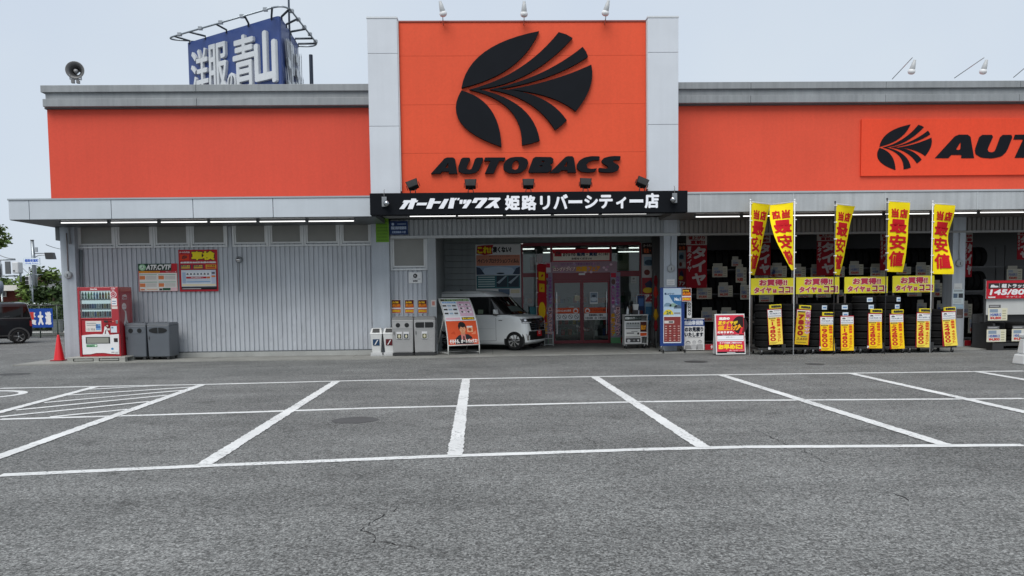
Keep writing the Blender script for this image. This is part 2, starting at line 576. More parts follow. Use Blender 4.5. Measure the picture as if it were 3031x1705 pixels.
# dark round patch, drain covers, cracks, pale scuffs
def blob(px, py, wx, wy, col, name, z=0.004, n=28, jag=0.08):
    p = gpt(px, py, z)
    pts = [(p.x + wx / 2 * math.cos(2 * math.pi * i / n) * random.uniform(1 - jag, 1 + jag), p.y + wy / 2 * math.sin(2 * math.pi * i / n) * random.uniform(1 - jag, 1 + jag), z) for i in range(n)]
    m = MB(col).add(pts, [tuple(range(n))])
    return m.build(name, 'concrete', lot)
blob(1051, 1244, 0.60, 0.52, G(0.085), 'dark_patch', jag=0.05)
blob(2060, 1071, 0.55, 0.6, G(0.05), 'drain_cover', jag=0.0)
blob(2412, 1078, 0.4, 0.5, G(0.07), 'drain_cover', jag=0.0)
blob(40, 1108, 0.7, 0.5, G(0.07), 'dark_patch')
def crack(pts, w=0.010):
    P = [gpt(*p) for p in pts]
    Q = []
    for a_, b_ in zip(P, P[1:]):
        k = max(2, int((b_ - a_).length / 0.05))
        for i in range(k): Q.append(a_.lerp(b_, i / k) + Vector((random.uniform(-.022, .022), random.uniform(-.03, .03), 0)))
    vs_, fs_ = [], []
    for i, p in enumerate(Q):
        ww = w * random.uniform(0.25, 1.0) * (0.3 + 0.7 * math.sin(math.pi * (i + 0.5) / len(Q)))
        vs_ += [p + Vector((ww, ww * 0.6, 0)), p - Vector((ww, ww * 0.6, 0))]
        if i: fs_.append((2 * i - 2, 2 * i - 1, 2 * i + 1, 2 * i))
    MB(G(0.026)).add(vs_, fs_).build('crack', 'concrete', lot)
crack([z8(2045, 725), z8(1990, 775), z8(1900, 830), z8(1845, 875), z8(1915, 935), z8(2200, 975)], 0.007)
crack([z8(1100, 950), z8(1400, 915)], 0.004)
zc = lambda x, y: (2200 + x / 3.1, 1040 + y / 3.1)
crack([zc(0, 690), zc(180, 750), zc(300, 810), zc(430, 870), zc(560, 910), zc(800, 1050)], 0.006)
crack([zc(1300, 1285), zc(1450, 1340), zc(1560, 1390)], 0.007)
crack([zc(880, 690), zc(970, 650)], 0.006)
zb = lambda x, y: (1100 + x / 3.22, 1040 + y / 3.22)
crack([zb(1980, 790), zb(2130, 870), zb(2110, 960)], 0.005)
crack([zb(780, 718), zb(890, 705)], 0.008)

# concrete apron along the shop
ap = MB(C('#8f8f8a'))
ex = [ (37, 1083.5), (300, 1077), (540, 1071), (1100, 1064.5), (1500, 1055), (2000, 1046.5), (2500, 1041), (2852, 1036.5), (3031, 1034)]
pts = [gr(*p) for p in ex] + [(30, 19.9), (30, 27.5), (-12.6, 27.5)]
ap.plan(pts, -0.05, 0.03)
apron = struct(ap.build('concrete_apron', 'concrete'))
jt = MB(C('#4b4b49'))
for i in range(-6, 13, 2):
    jt.box(i * 1.9 - 0.006, i * 1.9 + 0.006, 20.2, 24.4, 0.03, 0.032)
jt.build('expansion_joint', 'concrete', apron)

# ================================================================== the shop
shop = thing('store_building', 'orange and grey car parts store with white-edged sign tower over the entrance', 'building', (0, 21, 0))
def part(mb, name, material='painted_metal', parent=None, bevel=0.0):
    o = mb.build(name, material, None, bevel)
    pr = parent or shop
    o.parent = pr
    o.matrix_parent_inverse = Matrix.Translation(pr.location if pr is shop else Vector((0, 21, 0))).inverted()
    return o
WINGL, WINGR, WINGC, SIGNC = C('#cf4c38'), C('#d65038'), C('#dc5232'), C('#e0482a')
# upper wall of the two wings
zU0, zU1 = az(600, 645, YC) + 0.12, az(600, 318, YP)
xL = ax(145, 450, YP)
XR = 26.0
w = MB(WINGL)
w.box(xL, ax(1110, 400, YP), YP, YP + 0.25, zU0, zU1 + 0.2)
part(w, 'upper_wall', 'orange_panel')
w = MB(WINGR)
w.box(ax(1990, 400, YP), XR, YP, YP + 0.25, zU0, zU1 + 0.2)
part(w, 'upper_wall', 'orange_panel')
# cornice bands
zt = az(600, 250, YP - 0.22)
zc1, zc2, zc3 = az(600, 270.5, YP - .22), az(600, 292, YP - .14), az(600, 313, YP - .19)
CORN = C('#8d9193')
for x0, x1, seams in ((ax(118, 250, YP - .22), ax(1110, 250, YP - .22), (580,)), (ax(1990, 250, YP - .22), XR, (2223, 2623, 3020))):
    cuts = [x0] + [ax(s_, 280, YP - .22) for s_ in seams] + [x1]
    for a_, b_ in zip(cuts, cuts[1:]):
        e = 0.004
        part(MB(CORN).box(a_ + e, b_ - e, YP - .22, YP + 0.3, zc1, zt), 'cornice_cap', 'weathered_panel', bevel=0.008)
        part(MB(CORN).box(a_ + (.09 if a_ == cuts[0] else -.003), b_ - e, YP - .15, YP + 0.3, zc2 - 0.01, zc1 + .002), 'cornice_band', 'weathered_panel')
        part(MB(CORN).box(a_ + (.03 if a_ == cuts[0] else 0) + e, b_ - e, YP - .20, YP + 0.3, zc3, zc2), 'cornice_lower_band', 'weathered_panel', bevel=0.008)
part(MB(G(0.1)).box(xL - .02, XR, YP - .08, YP + 0.2, zc3 - .035, zc3 + 0.01), 'cornice_soffit', 'weathered_panel')
# roof and outer shell
part(MB(G(0.3)).box(xL, XR, YP + 0.25, 42, zt - 0.5, zt - 0.35), 'roof_slab', 'concrete')
part(MB(WINGL).box(xL, xL + 0.2, YP + 0.25, 42, zU0, zt - 0.4), 'side_wall', 'orange_panel')
part(MB(C('#8b9093')).box(ax(186, 900, YP), ax(186, 900, YP) + .2, YP + .45, 42, 0, zU0), 'side_wall', 'weathered_panel')
part(MB(G(0.4)).box(xL, XR, 41.8, 42, 0, zt - 0.4), 'back_wall', 'concrete')
part(MB(G(0.4)).box(XR - .2, XR, YP + 0.3, 41.8, 0, zt - 0.4), 'side_wall', 'concrete')
# canopy, left
zCt, zCb = az(600, 583.5, YC), az(600, 645, YC)
xCL = ax(25, 620, YC)
CANL, CANR = C('#b9c0c6'), C('#adb1b3')
cuts = [xCL] + [ax(s_, 615, YC) for s_ in (86, 329, 571, 808)] + [ax(1110, 610, YC)]
for a_, b_ in zip(cuts, cuts[1:]):
    part(MB(CANL).box(a_ + .007, b_ - .007, YC, YC + 0.03, zCb, zCt - 0.045), 'fascia_panel', 'painted_metal', bevel=0.004)
part(MB(C('#9aa1a6')).box(xCL - .01, ax(1100, 610, YC), YC - 0.02, YP, zCt - 0.04, zCt), 'canopy_top', 'painted_metal')
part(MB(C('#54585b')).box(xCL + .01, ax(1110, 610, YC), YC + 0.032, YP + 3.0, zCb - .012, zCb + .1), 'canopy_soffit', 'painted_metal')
part(MB(CANL).box(xCL, xCL + .03, YC + 0.032, YP + 3.0, zCb + .1, zCt - .045), 'canopy_end', 'painted_metal')
# canopy, right
zRt, zRb = az(2500, 564.5, YC), az(2500, 624, YC)
cuts = [ax(2000, 600, YC)] + [ax(s_, 600, YC) for s_ in (2074, 2348, 2620, 2893)] + [ax(3170, 600, YC), ax(3440, 600, YC), XR]
for a_, b_ in zip(cuts, cuts[1:]):
    part(MB(CANR).box(a_ + .012, b_ - .012, YC, YC + 0.03, zRb, zRt - 0.05), 'fascia_panel', 'weathered_panel', bevel=0.004)
    part(MB(C('#b4b9bb')).box(a_ - .014, a_ + .014, YC - .008, YC + .02, zRb, zRt - 0.05), 'fascia_joint_strip', 'painted_metal')
part(MB(C('#a9aeb1')).box(ax(2000, 600, YC), XR, YC - 0.02, YP, zRt - 0.045, zRt), 'canopy_top', 'painted_metal')
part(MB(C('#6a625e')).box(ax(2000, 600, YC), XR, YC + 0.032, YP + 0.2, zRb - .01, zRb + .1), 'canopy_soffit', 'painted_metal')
# corrugated walls
def corrugated(x0, x1, z0, z1, Y, col, name='corrugated_wall', pitch=0.132, depth=0.034, dents=0):
    vs_, x = [], x0
    while x < x1:
        for dx, dy in ((0, 0), (0.086, 0), (0.094, depth), (0.122, depth)):
            if x + dx <= x1: vs_.append((x + dx, Y + dy))
        x += pitch
    vs_.append((x1, Y))
    zs = [z0 + (z1 - z0) * t for t in ([0, 1] if not dents else [i / 30 for i in range(31)])]
    k = len(vs_)
    V = []
    for z in zs:
        for i, (a_, b_) in enumerate(vs_):
            j = 0
            if dents and z < 1.15 and z > 0.35 and random.random() < 0.10: j = random.uniform(-0.004, 0.017)
            V.append((a_, b_ + j, z))
    fs_ = [(j * k + i, j * k + i + 1, (j + 1) * k + i + 1, (j + 1) * k + i) for j in range(len(zs) - 1) for i in range(k - 1)]
    return part(MB(col).add(V, fs_), name, 'corrugated_metal')
WALL = C('#bfc3c8')
xw0, xw1 = ax(228, 900, YW), ax(1106, 900, YW)
zpl = az(600, 1041, YW)
corrugated(xw0, xw1, zpl, zCb, YW, WALL, dents=1)
part(MB(G(0.2)).box(xw0, xw1, YW + .06, YW + .2, 0, zCb), 'wall_core', 'concrete')
part(MB(C('#a9aaa6')).box(xw0, xw1, YW - .10, YW + .04, 0, zpl - 0.02), 'concrete_plinth', 'concrete', bevel=0.01)
part(MB(C('#5d6164')).box(xw0, xw1, YW - .05, YW + .03, zpl - .018, zpl + 0.008), 'base_flashing', 'painted_metal')
# pillars
PIL = C('#b6bdc4')
def pillar(p0, p1, zt_, name='pillar', d=0.4, y=YP):
    return part(MB(PIL).box(p0, p1, y, y + d, 0, zt_), name, 'weathered_panel', bevel=0.012)
pillar(ax(186, 900, YP), ax(229, 900, YP), zCb - .012)
pillar(ax(1103, 900, YP), ax(1155, 900, YP), zCb - .012, d=0.5)
xPC0, xPC1 = ax(1965, 850, YP), ax(2004, 850, YP)
pillar(xPC0, xPC1, zCb + .1, d=0.5)
xPR0, xPR1 = ax(2818, 850, YP), ax(2856, 850, YP)
pillar(xPR0, xPR1, zRb, d=0.45)
for k in (1, 2):
    pillar(xPR0 + 8.1 * k, xPR1 + 8.1 * k, zRb, d=0.45)
part(MB(C('#55595b')).box(ax(160, 690, YP), ax(186, 690, YP), YP + .05, YP + .6, az(170, 711, YP), zCb), 'bracket_box', 'painted_metal', bevel=0.006)
dp = MB(C('#7e8487'))
dp.tube([(ax(140, 655, 19.8), 19.8, az(140, 655, 19.8)), (ax(203, 673, YP - .08), YP - .08, az(203, 673, YP - .08)), (ax(208, 722, YP - .07), YP - .07, az(208, 722, YP - .07))], 0.035)
dp.tube([(ax(240, 740, YW - .05), YW - .05, az(240, 740, YW - .05)), (ax(242, 980, YW - .05), YW - .05, az(242, 980, YW - .05))], 0.04)
part(dp, 'drain_pipe')
# strip windows
FRM, PANE = C('#dcdfdf'), C('#83837d')
def window(x0, x1, z0, z1, Y, fw=0.055, inner=True):
    f = MB(FRM)
    f.box(x0, x1, Y - .07, Y, z0 - .05, z0).box(x0, x1, Y - .06, Y, z1, z1 + .05)
    f.box(x0, x0 + fw, Y - .065, Y, z0, z1).box(x1 - fw, x1, Y - .065, Y, z0, z1)
    wd = part(f, 'window', 'painted_metal', bevel=0.003)
    s_ = MB(C('#d9dbda'))
    a_, b_, c_, d_ = x0 + fw + .004, x1 - fw - .004, z0 + .03, z1 - .004
    s_.box(a_, b_, Y - .05, Y - .01, c_, c_ + .045).box(a_, b_, Y - .05, Y - .01, d_ - .045, d_)
    s_.box(a_, a_ + .045, Y - .05, Y - .01, c_ + .045, d_ - .045).box(b_ - .045, b_, Y - .05, Y - .01, c_ + .045, d_ - .045)
    def sub(mb, nm, mt):
        o = mb.build(nm, mt)
        o.parent = wd
        return o
    sub(s_, 'sash', 'painted_metal')
    p = MB(PANE)
    p.box(a_ + .045, b_ - .045, Y - .022, Y - .012, c_ + .045, d_ - .045)
    sub(p, 'frosted_pane', 'plastic')
    return wd
zw0, zw1 = az(600, 732, YW), az(600, 659, YW)
for e in ((230, 344.5, 456, 565, 675), (689, 796, 901, 1007, 1102.5)):
    for a_, b_ in zip(e, e[1:]):
        window(ax(a_, 700, YW) + .004, ax(b_, 700, YW) - .004, zw0 + .05, zw1, YW - .005)
# bay with single window, post, header over the entrance
xb0, xb1 = ax(1155, 850, YW), ax(1268, 850, YW)
zh0, zh1 = az(1500, 699, YP), az(1500, 640, YP)
corrugated(xb0, xb1, 0.1, zh0, YW, WALL)
part(MB(G(0.2)).box(xb0, xb1, YW + .06, YW + .2, 0, zh0), 'wall_core', 'concrete')
window(ax(1156, 750, YW), ax(1266, 750, YW), az(1210, 795, YW), az(1210, 703, YW), YW - .005, 0.06)
part(MB(C('#a2a7aa')).box(ax(1267, 850, YP), ax(1291.5, 850, YP), YP + .02, YP + .3, 0, zh0), 'entrance_post', 'weathered_panel', bevel=0.01)
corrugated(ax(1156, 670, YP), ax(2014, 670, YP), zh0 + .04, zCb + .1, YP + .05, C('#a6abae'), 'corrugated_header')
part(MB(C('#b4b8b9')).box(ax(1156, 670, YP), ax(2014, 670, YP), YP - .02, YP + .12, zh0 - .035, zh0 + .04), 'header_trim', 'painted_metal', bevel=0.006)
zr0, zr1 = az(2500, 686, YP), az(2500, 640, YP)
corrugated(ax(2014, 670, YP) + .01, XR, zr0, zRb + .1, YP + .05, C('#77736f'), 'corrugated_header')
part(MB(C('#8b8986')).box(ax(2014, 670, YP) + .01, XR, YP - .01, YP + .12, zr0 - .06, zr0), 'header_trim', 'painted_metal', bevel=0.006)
# ---- sign tower
xT = [ax(p, 300, YT) for p in (1093.5, 1185, 1911.5, 2004.5)]
zT0, zT1, zT2 = az(1500, 600, YT) + .3, az(1500, 62.5, YT), az(1500, 65.5, YT)
WCOL = C('#c6cbd1')
zs = [zT0 - .3, az(1140, 377, YT), az(1140, 163, YT), zT1 + .03]
for x0, x1 in ((xT[0], xT[1] - .03), (xT[2] + .03, xT[3])):
    for a_, b_ in zip(zs, zs[1:]):
        part(MB(WCOL).box(x0, x1, YT - .12, YT + 1.6, a_ + .004, b_ - .004), 'column_panel', 'painted_metal', bevel=0.006)
    part(MB(C('#c9cdd0')).box(x0 - .01, x1 + .01, YT - .13, YT + 1.61, zT1 + .03, zT1 + .07), 'column_cap', 'painted_metal')
zs = [zT0 - .3] + [az(1500, q, YT) for q in (452, 309, 165)] + [zT2]
for a_, b_ in zip(zs, zs[1:]):
    part(MB(WINGC).box(xT[1], xT[2], YT, YT + .12, a_ + .0025, b_ - .0025), 'sign_panel', 'orange_panel')
part(MB(C('#7d3a30')).box(xT[1] - .03, xT[2] + .03, YT + .02, YT + 1.5, zT0 - .3, zT2 - .02), 'tower_core', 'painted_metal')
part(MB(C('#8c3f33')).box(xT[1], xT[2], YT - .02, YT + .14, zT2, zT2 + .035), 'top_flashing', 'painted_metal')
part(MB(G(0.55)).box(xT[1] - .028, xT[1] - .004, YT - .10, YT + .05, zT0, zT2), 'side_trim', 'painted_metal')
part(MB(G(0.55)).box(xT[2] + .004, xT[2] + .028, YT - .10, YT + .05, zT0, zT2), 'side_trim', 'painted_metal')
# leaf emblem, traced in the picture's own proportions on the sign face
def bez(p, q, bow, n=10):
    """curve from p to q bowed sideways by bow (fraction of length)"""
    mx_, mz = (p[0] + q[0]) / 2, (p[1] + q[1]) / 2
    dx, dz = q[0] - p[0], q[1] - p[1]
    c = (mx_ - dz * bow * 2, mz + dx * bow * 2)
    return [((1 - t) ** 2 * p[0] + 2 * t * (1 - t) * c[0] + t * t * q[0], (1 - t) ** 2 * p[1] + 2 * t * (1 - t) * c[1] + t * t * q[1]) for t in [i / n for i in range(n)]]
def quad3(p, c, q, n=12):
    """curve from p to q passing through c halfway"""
    k = (2 * c[0] - (p[0] + q[0]) / 2, 2 * c[1] - (p[1] + q[1]) / 2)
    return [((1 - t) ** 2 * p[0] + 2 * t * (1 - t) * k[0] + t * t * q[0], (1 - t) ** 2 * p[1] + 2 * t * (1 - t) * k[1] + t * t * q[1]) for t in [i / n for i in range(n)]]
LEAF = [
    quad3((807, 693), (985, 415), (1410, 252)) + quad3((1410, 252), (1190, 530), (807, 693)),
    quad3((807, 712), (800, 960), (1118, 1150)) + quad3((1118, 1150), (1035, 862), (807, 712)),
    quad3((868, 706), (1255, 540), (1562, 260)) + [(1562, 260), (1620, 277), (1670, 305)] + quad3((1670, 305), (1330, 580), (945, 702)) + [(945, 702)],
    quad3((1028, 706), (1420, 578), (1748, 374)) + [(1748, 374), (1775, 412), (1790, 450)] + quad3((1790, 450), (1480, 605), (1105, 699)) + [(1105, 699)],
    quad3((1180, 705), (1510, 628), (1815, 512)) + quad3((1815, 512), (1805, 690), (1694, 874)) + quad3((1694, 874), (1480, 762), (1180, 705)),
    quad3((868, 706), (1180, 860), (1277, 1137)) + [(1277, 1137), (1345, 1125), (1415, 1102)] + quad3((1415, 1102), (1275, 850), (945, 704)) + [(945, 704)],
    quad3((1028, 706), (1330, 812), (1535, 1020)) + [(1535, 1020), (1583, 984), (1625, 944)] + quad3((1625, 944), (1420, 772), (1105, 702)) + [(1105, 702)],
]
def emblem(mp, parent, depth, Y, name='emblem_leaf', col=C('#15181d')):
    for o_ in LEAF:
        pts = [mp(*p) for p in o_]
        k = sum(a_[0] * b_[1] - b_[0] * a_[1] for a_, b_ in zip(pts, pts[1:] + pts[:1]))
        if k < 0: pts = pts[::-1]
        part(MB(col).prism(pts, Y - depth, Y - .001), name, 'matt_black', parent)
emblem(lambda x, y: at(1060 + x / 2.635, y / 2.635, YT), None, 0.09, YT)
# wordmark letters (outline, holes joined by a slit), heights 0..1, from the zoomed picture
def zl(x, y): return (x, y)
A1 = [(70, 325), (240, 135), (275, 120), (350, 120), (375, 140), (405, 325), (295, 325), (295, 297), (215, 297), (190, 325)]
LETTERS = [
    ('A', [(70, 325), (240, 135), (275, 120), (350, 120), (375, 140), (405, 325), (295, 325), (297, 297), (210, 297), (185, 325)], [(248, 253), (288, 253), (292, 180)]),
    ('U', [(457, 122), (575, 122), (520, 245), (528, 270), (560, 275), (585, 262), (635, 122), (740, 122), (685, 265), (640, 310), (560, 328), (470, 322), (418, 292), (412, 250)], None),
    ('T', [(755, 120), (1010, 120), (995, 163), (935, 163), (862, 322), (752, 322), (825, 163), (742, 163)], None),
    ('O', [(1140, 112), (1230, 113), (1290, 145), (1303, 190), (1275, 260), (1215, 308), (1140, 322), (1050, 315), (990, 275), (985, 220), (1015, 160), (1070, 123)], [(1100, 265), (1135, 277), (1170, 262), (1187, 200), (1170, 158), (1135, 158), (1105, 190), (1093, 240)]),
    ('B', [(1392, 112), (1590, 115), (1622, 140), (1615, 185), (1580, 210), (1602, 235), (1592, 285), (1545, 310), (1310, 312), (1303, 290), (1360, 135)], None),
    ('A', [(1572, 315), (1770, 115), (1800, 103), (1860, 105), (1880, 128), (1907, 310), (1800, 310), (1797, 282), (1722, 282), (1690, 313)], [(1752, 236), (1793, 236), (1797, 160)]),
    ('C', [(2207, 105), (2200, 155), (2130, 152), (2070, 175), (2035, 215), (2055, 255), (2100, 265), (2175, 255), (2140, 302), (2060, 310), (1970, 300), (1920, 262), (1915, 215), (1945, 160), (2010, 120), (2100, 103)], None),
    ('S', [(2472, 103), (2462, 155), (2395, 150), (2370, 165), (2385, 185), (2440, 215), (2455, 245), (2435, 285), (2370, 308), (2280, 310), (2195, 300), (2192, 250), (2290, 262), (2315, 250), (2300, 225), (2240, 190), (2228, 160), (2260, 125), (2340, 105), (2400, 101)], None),
]
def smooth_closed(p, it=1):
    for _ in range(it):
        q = []
        for a_, b_ in zip(p, p[1:] + p[:1]):
            q += [(a_[0] * .85 + b_[0] * .15, a_[1] * .85 + b_[1] * .15), (a_[0] * .15 + b_[0] * .85, a_[1] * .15 + b_[1] * .85)]
        p = q
    return p
def ngon_prism(outer, holes, mp, Y, depth, col, name, parent=None):
    """letter solid with counters: filled with bmesh so that holes stay open"""
    bm = bmesh.new()
    for lp in [outer] + (holes or []):
        vv = [bm.verts.new((mp(*p)[0], 0, mp(*p)[1])) for p in lp]
        for a_, b_ in zip(vv, vv[1:] + vv[:1]): bm.edges.new((a_, b_))
    bmesh.ops.triangle_fill(bm, use_beauty=True, edges=bm.edges[:])
    bm.verts.ensure_lookup_table()
    vs_ = [v.co.copy() for v in bm.verts]
    fs_ = [[v.index for v in f.verts] for f in bm.faces]
    ed = [[v.index for v in e.verts] for e in bm.edges if e.is_boundary]
    bm.free()
    k = len(vs_)
    m = MB(col)
    m.add([(v.x, Y - depth, v.z) for v in vs_] + [(v.x, Y - .001, v.z) for v in vs_], fs_ + [(a_, b_, b_ + k, a_ + k) for a_, b_ in ed])
    return part(m, name, 'matt_black' if col[0] < .1 else 'painted_metal', parent)
INK = C('#15181d')
mp1 = lambda x, y: at(1260 + x / 4.293, 440 + y / 4.293, YT)
for ch, o_, h_ in LETTERS:
    hs = [smooth_closed(h_)] if h_ else None
    if ch == 'B': hs = [[(1440, 235), (1475, 235), (1485, 222), (1478, 217), (1447, 222)], [(1468, 180), (1500, 180), (1508, 165), (1500, 158), (1475, 158)]]
    ngon_prism(smooth_closed(o_) if ch in 'OCSU' else o_, hs, mp1, YT, 0.09, INK, 'wordmark_letter')
# the second sign on the right wing
YR = YP - .06
xs0, xs1 = ax(2549.5, 430, YR), ax(2549.5, 430, YR) + 9.2
zs0, zs1 = az(2549.5, 521, YR), az(2549.5, 353, YR)
part(MB(SIGNC).box(xs0, xs1, YR, YP - .002, zs0, zs1), 'wing_sign_panel', 'orange_panel', bevel=0.004)
def mp2(x, y):     # same emblem, from its own place in the zoomed picture
    X = 1980 + (1495 + (x - 782) / (1818 - 782) * (1876 - 1495)) / 2.415
    Y_ = 50 + (769 + (y - 252) / (1150 - 252) * (1095 - 769)) / 2.415
    return at(X, Y_, YR)
emblem(mp2, None, 0.012, YR, col=C('#14171d'))
def mp3(x, y):
    X = 1980 + (1900 + (x - 70) / 335 * 280) / 2.415
    Y_ = 50 + (842 + (y - 120) / 205 * 168) / 2.415
    return at(X, Y_, YR)
for ch, o_, h_ in LETTERS:
    hs = [smooth_closed(h_)] if h_ else None
    if ch == 'B': hs = [[(1440, 235), (1475, 235), (1485, 222), (1478, 217), (1447, 222)], [(1468, 180), (1500, 180), (1508, 165), (1500, 158), (1475, 158)]]
    ngon_prism(smooth_closed(o_) if ch in 'OCSU' else o_, hs, mp3, YR, 0.012, C('#14171d'), 'wordmark_letter')
# ---- black name board under the tower
xs0, xs1 = ax(1094.5, 600, YS), ax(2035.5, 600, YS)
zs0, zs1 = az(1500, 633, YS), az(1500, 568.5, YS)
nb = part(MB(C('#101318')).box(xs0, xs1, YS, YS + .28, zs0, zs1), 'name_board', 'matt_black', bevel=0.01)
part(MB(G(0.35)).box(xs0 + .05, xs1 - .05, YS + .281, YP + .05, zs0 + .17, zs0 + .25), 'name_board_soffit', 'painted_metal')
KANA = [
    [(15, 395), (135, 240), (95, 240), (130, 185), (290, 185), (305, 145), (405, 145), (428, 160), (415, 185), (468, 185), (435, 235), (395, 235), (335, 395), (215, 395), (272, 240), (245, 240), (130, 395)],
    [(450, 245), (685, 243), (658, 305), (420, 305)],
    [(755, 140), (850, 140), (868, 155), (850, 210), (1018, 210), (985, 263), (830, 263), (780, 387), (657, 387)],
    [(1090, 155), (1198, 155), (1070, 385), (952, 385)],
    [(1240, 130), (1330, 130), (1340, 175), (1300, 380), (1177, 380)],
    [(1345, 132), (1395, 132), (1370, 182), (1338, 182)],
    [(1410, 132), (1458, 132), (1435, 183), (1392, 183)],
    [(1458, 175), (1530, 175), (1515, 272), (1450, 272)],
    [(1550, 175), (1622, 172), (1612, 265), (1535, 268)],
    [(1650, 172), (1725, 172), (1740, 200), (1615, 377), (1512, 377), (1600, 250)],
    [(1810, 130), (2100, 128), (2117, 150), (2095, 200), (1945, 372), (1815, 372), (1975, 180), (1890, 180), (1855, 248), (1740, 248)],
    [(2155, 125), (2420, 125), (2430, 160), (2330, 240), (2395, 370), (2280, 370), (2255, 310), (2175, 370), (2040, 370), (2290, 178), (2130, 178)],
]
KM = lambda x, y: at(1180 + x / 8.05, 570 + y / 8.05, YS)
for o_ in KANA:
    pts = [KM(*p) for p in o_]
    ngon_prism(o_, None, KM, YS, 0.02, (0.85, 0.86, 0.90), 'name_board_letter')
SG = lambda x, y: at(1160 + x / 2.862, 540 + y / 2.862, YS)
for ch, x0, x1, y0, y1 in (('姫', 958, 1083, 237, 108), ('路', 1097, 1224, 237, 108), ('リ', 1255, 1340, 232, 113), ('バ', 1368, 1490, 228, 100), ('ー', 1495, 1612, 178, 150),
                           ('シ', 1630, 1745, 222, 108), ('テ', 1755, 1870, 222, 105), ('ィ', 1898, 1985, 222, 122), ('ー', 2012, 2128, 172, 143), ('店', 2140, 2262, 220, 90)):
    a_, b_ = SG(x0, y0), SG(x1, y1)
    m = MB((0.85, 0.86, 0.90))
    m.text(ch, a_[0], a_[1], b_[0], b_[1], YS - .012, bold=0.016 if ch != 'ー' else 0.004)
    part(m, 'name_board_letter', 'painted_metal')
# ================================================================== entrance recess and shop front
xr0, xr1 = ax(1291.5, 850, YP), xPC0
SID = C('#8d9495')
zCe = zCb + .02
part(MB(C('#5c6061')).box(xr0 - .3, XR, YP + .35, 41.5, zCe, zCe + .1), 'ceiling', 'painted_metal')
# left cheek of the recess and the siding boards of the back wall
part(MB(SID).box(xr0 - .16, xr0 - .004, YP + .3, YB, 0.03, zCe), 'recess_side_wall', 'weathered_panel')
xg0, xg1 = ax(1544, 850, YB), ax(1898, 850, YB)          # glazed front
zg = az(1700, 721, YB)
bh = 0.2
k = 0
while k * bh < zCe - .05:
    z0, z1 = max(.03, k * bh), min(zCe, (k + 1) * bh - .008)
    part(MB(SID).box(xr0 - .15, xg0, YB, YB + .1, z0, z1), 'siding_board', 'weathered_panel', bevel=0.004)
    if z0 > zg + .03 - bh:
        part(MB(SID).box(xg0, ax(1960, 850, YB), YB, YB + .1, max(z0, zg + .03), z1), 'siding_board', 'weathered_panel', bevel=0.004)
    k += 1
part(MB(SID).box(xg1, ax(1965, 850, YB), YB + .01, YB + .1, .03, zg + .03), 'siding_wall', 'weathered_panel')
part(MB(G(.2)).box(-12, xg0, YB + .1, YB + .2, 0, zCe), 'wall_core', 'concrete')
# red frame with glass
RFR = C('#7a1424')
fr_ = MB(RFR)
fx = lambda p: ax(p, 880, YB)
zD0, zD1, zH0, zH1 = .03, zg, az(1700, 831, YB), az(1700, 806, YB)
YF = YB - .03
for a_, b_ in ((1544, 1549), (1630, 1636), (1805, 1811), (1893, 1898)):
    fr_.box(fx(a_), fx(b_), YF, YB + .08, zD0, zD1)
fr_.box(fx(1549), fx(1630), YF + .003, YB + .07, az(1590, 820, YB), az(1590, 808, YB)).box(fx(1811), fx(1893), YF + .003, YB + .07, az(1850, 818, YB), az(1850, 802, YB))
fr_.box(fx(1549), fx(1893), YF + .003, YB + .07, zD1 - .07, zD1 + .03)
fr_.box(fx(1636), fx(1805), YF + .003, YB + .07, zH0, zH1)
fr_.box(fx(1549), fx(1630), YF + .003, YB + .07, zD0, zD0 + .18).box(fx(1811), fx(1893), YF + .003, YB + .07, zD0, zD0 + .18)
part(fr_, 'shop_front_frame', 'painted_metal')
for a_, b_, z0, z1 in ((1549, 1630, zD0 + .18, az(1590, 820, YB)), (1549, 1630, az(1590, 808, YB), zD1 - .07), (1811, 1893, zD0 + .18, az(1850, 818, YB)),
                       (1811, 1893, az(1850, 802, YB), zD1 - .07), (1636, 1805, zH1, zD1 - .07)):
    part(MB().box(fx(a_) + .002, fx(b_) - .002, YB + .02, YB + .028, z0, z1), 'shop_pane', 'clear_glass')
def sub(mb, nm, mt, pr, bevel=0):
    o = mb.build(nm, mt, None, bevel)
    o.parent = pr
    return o
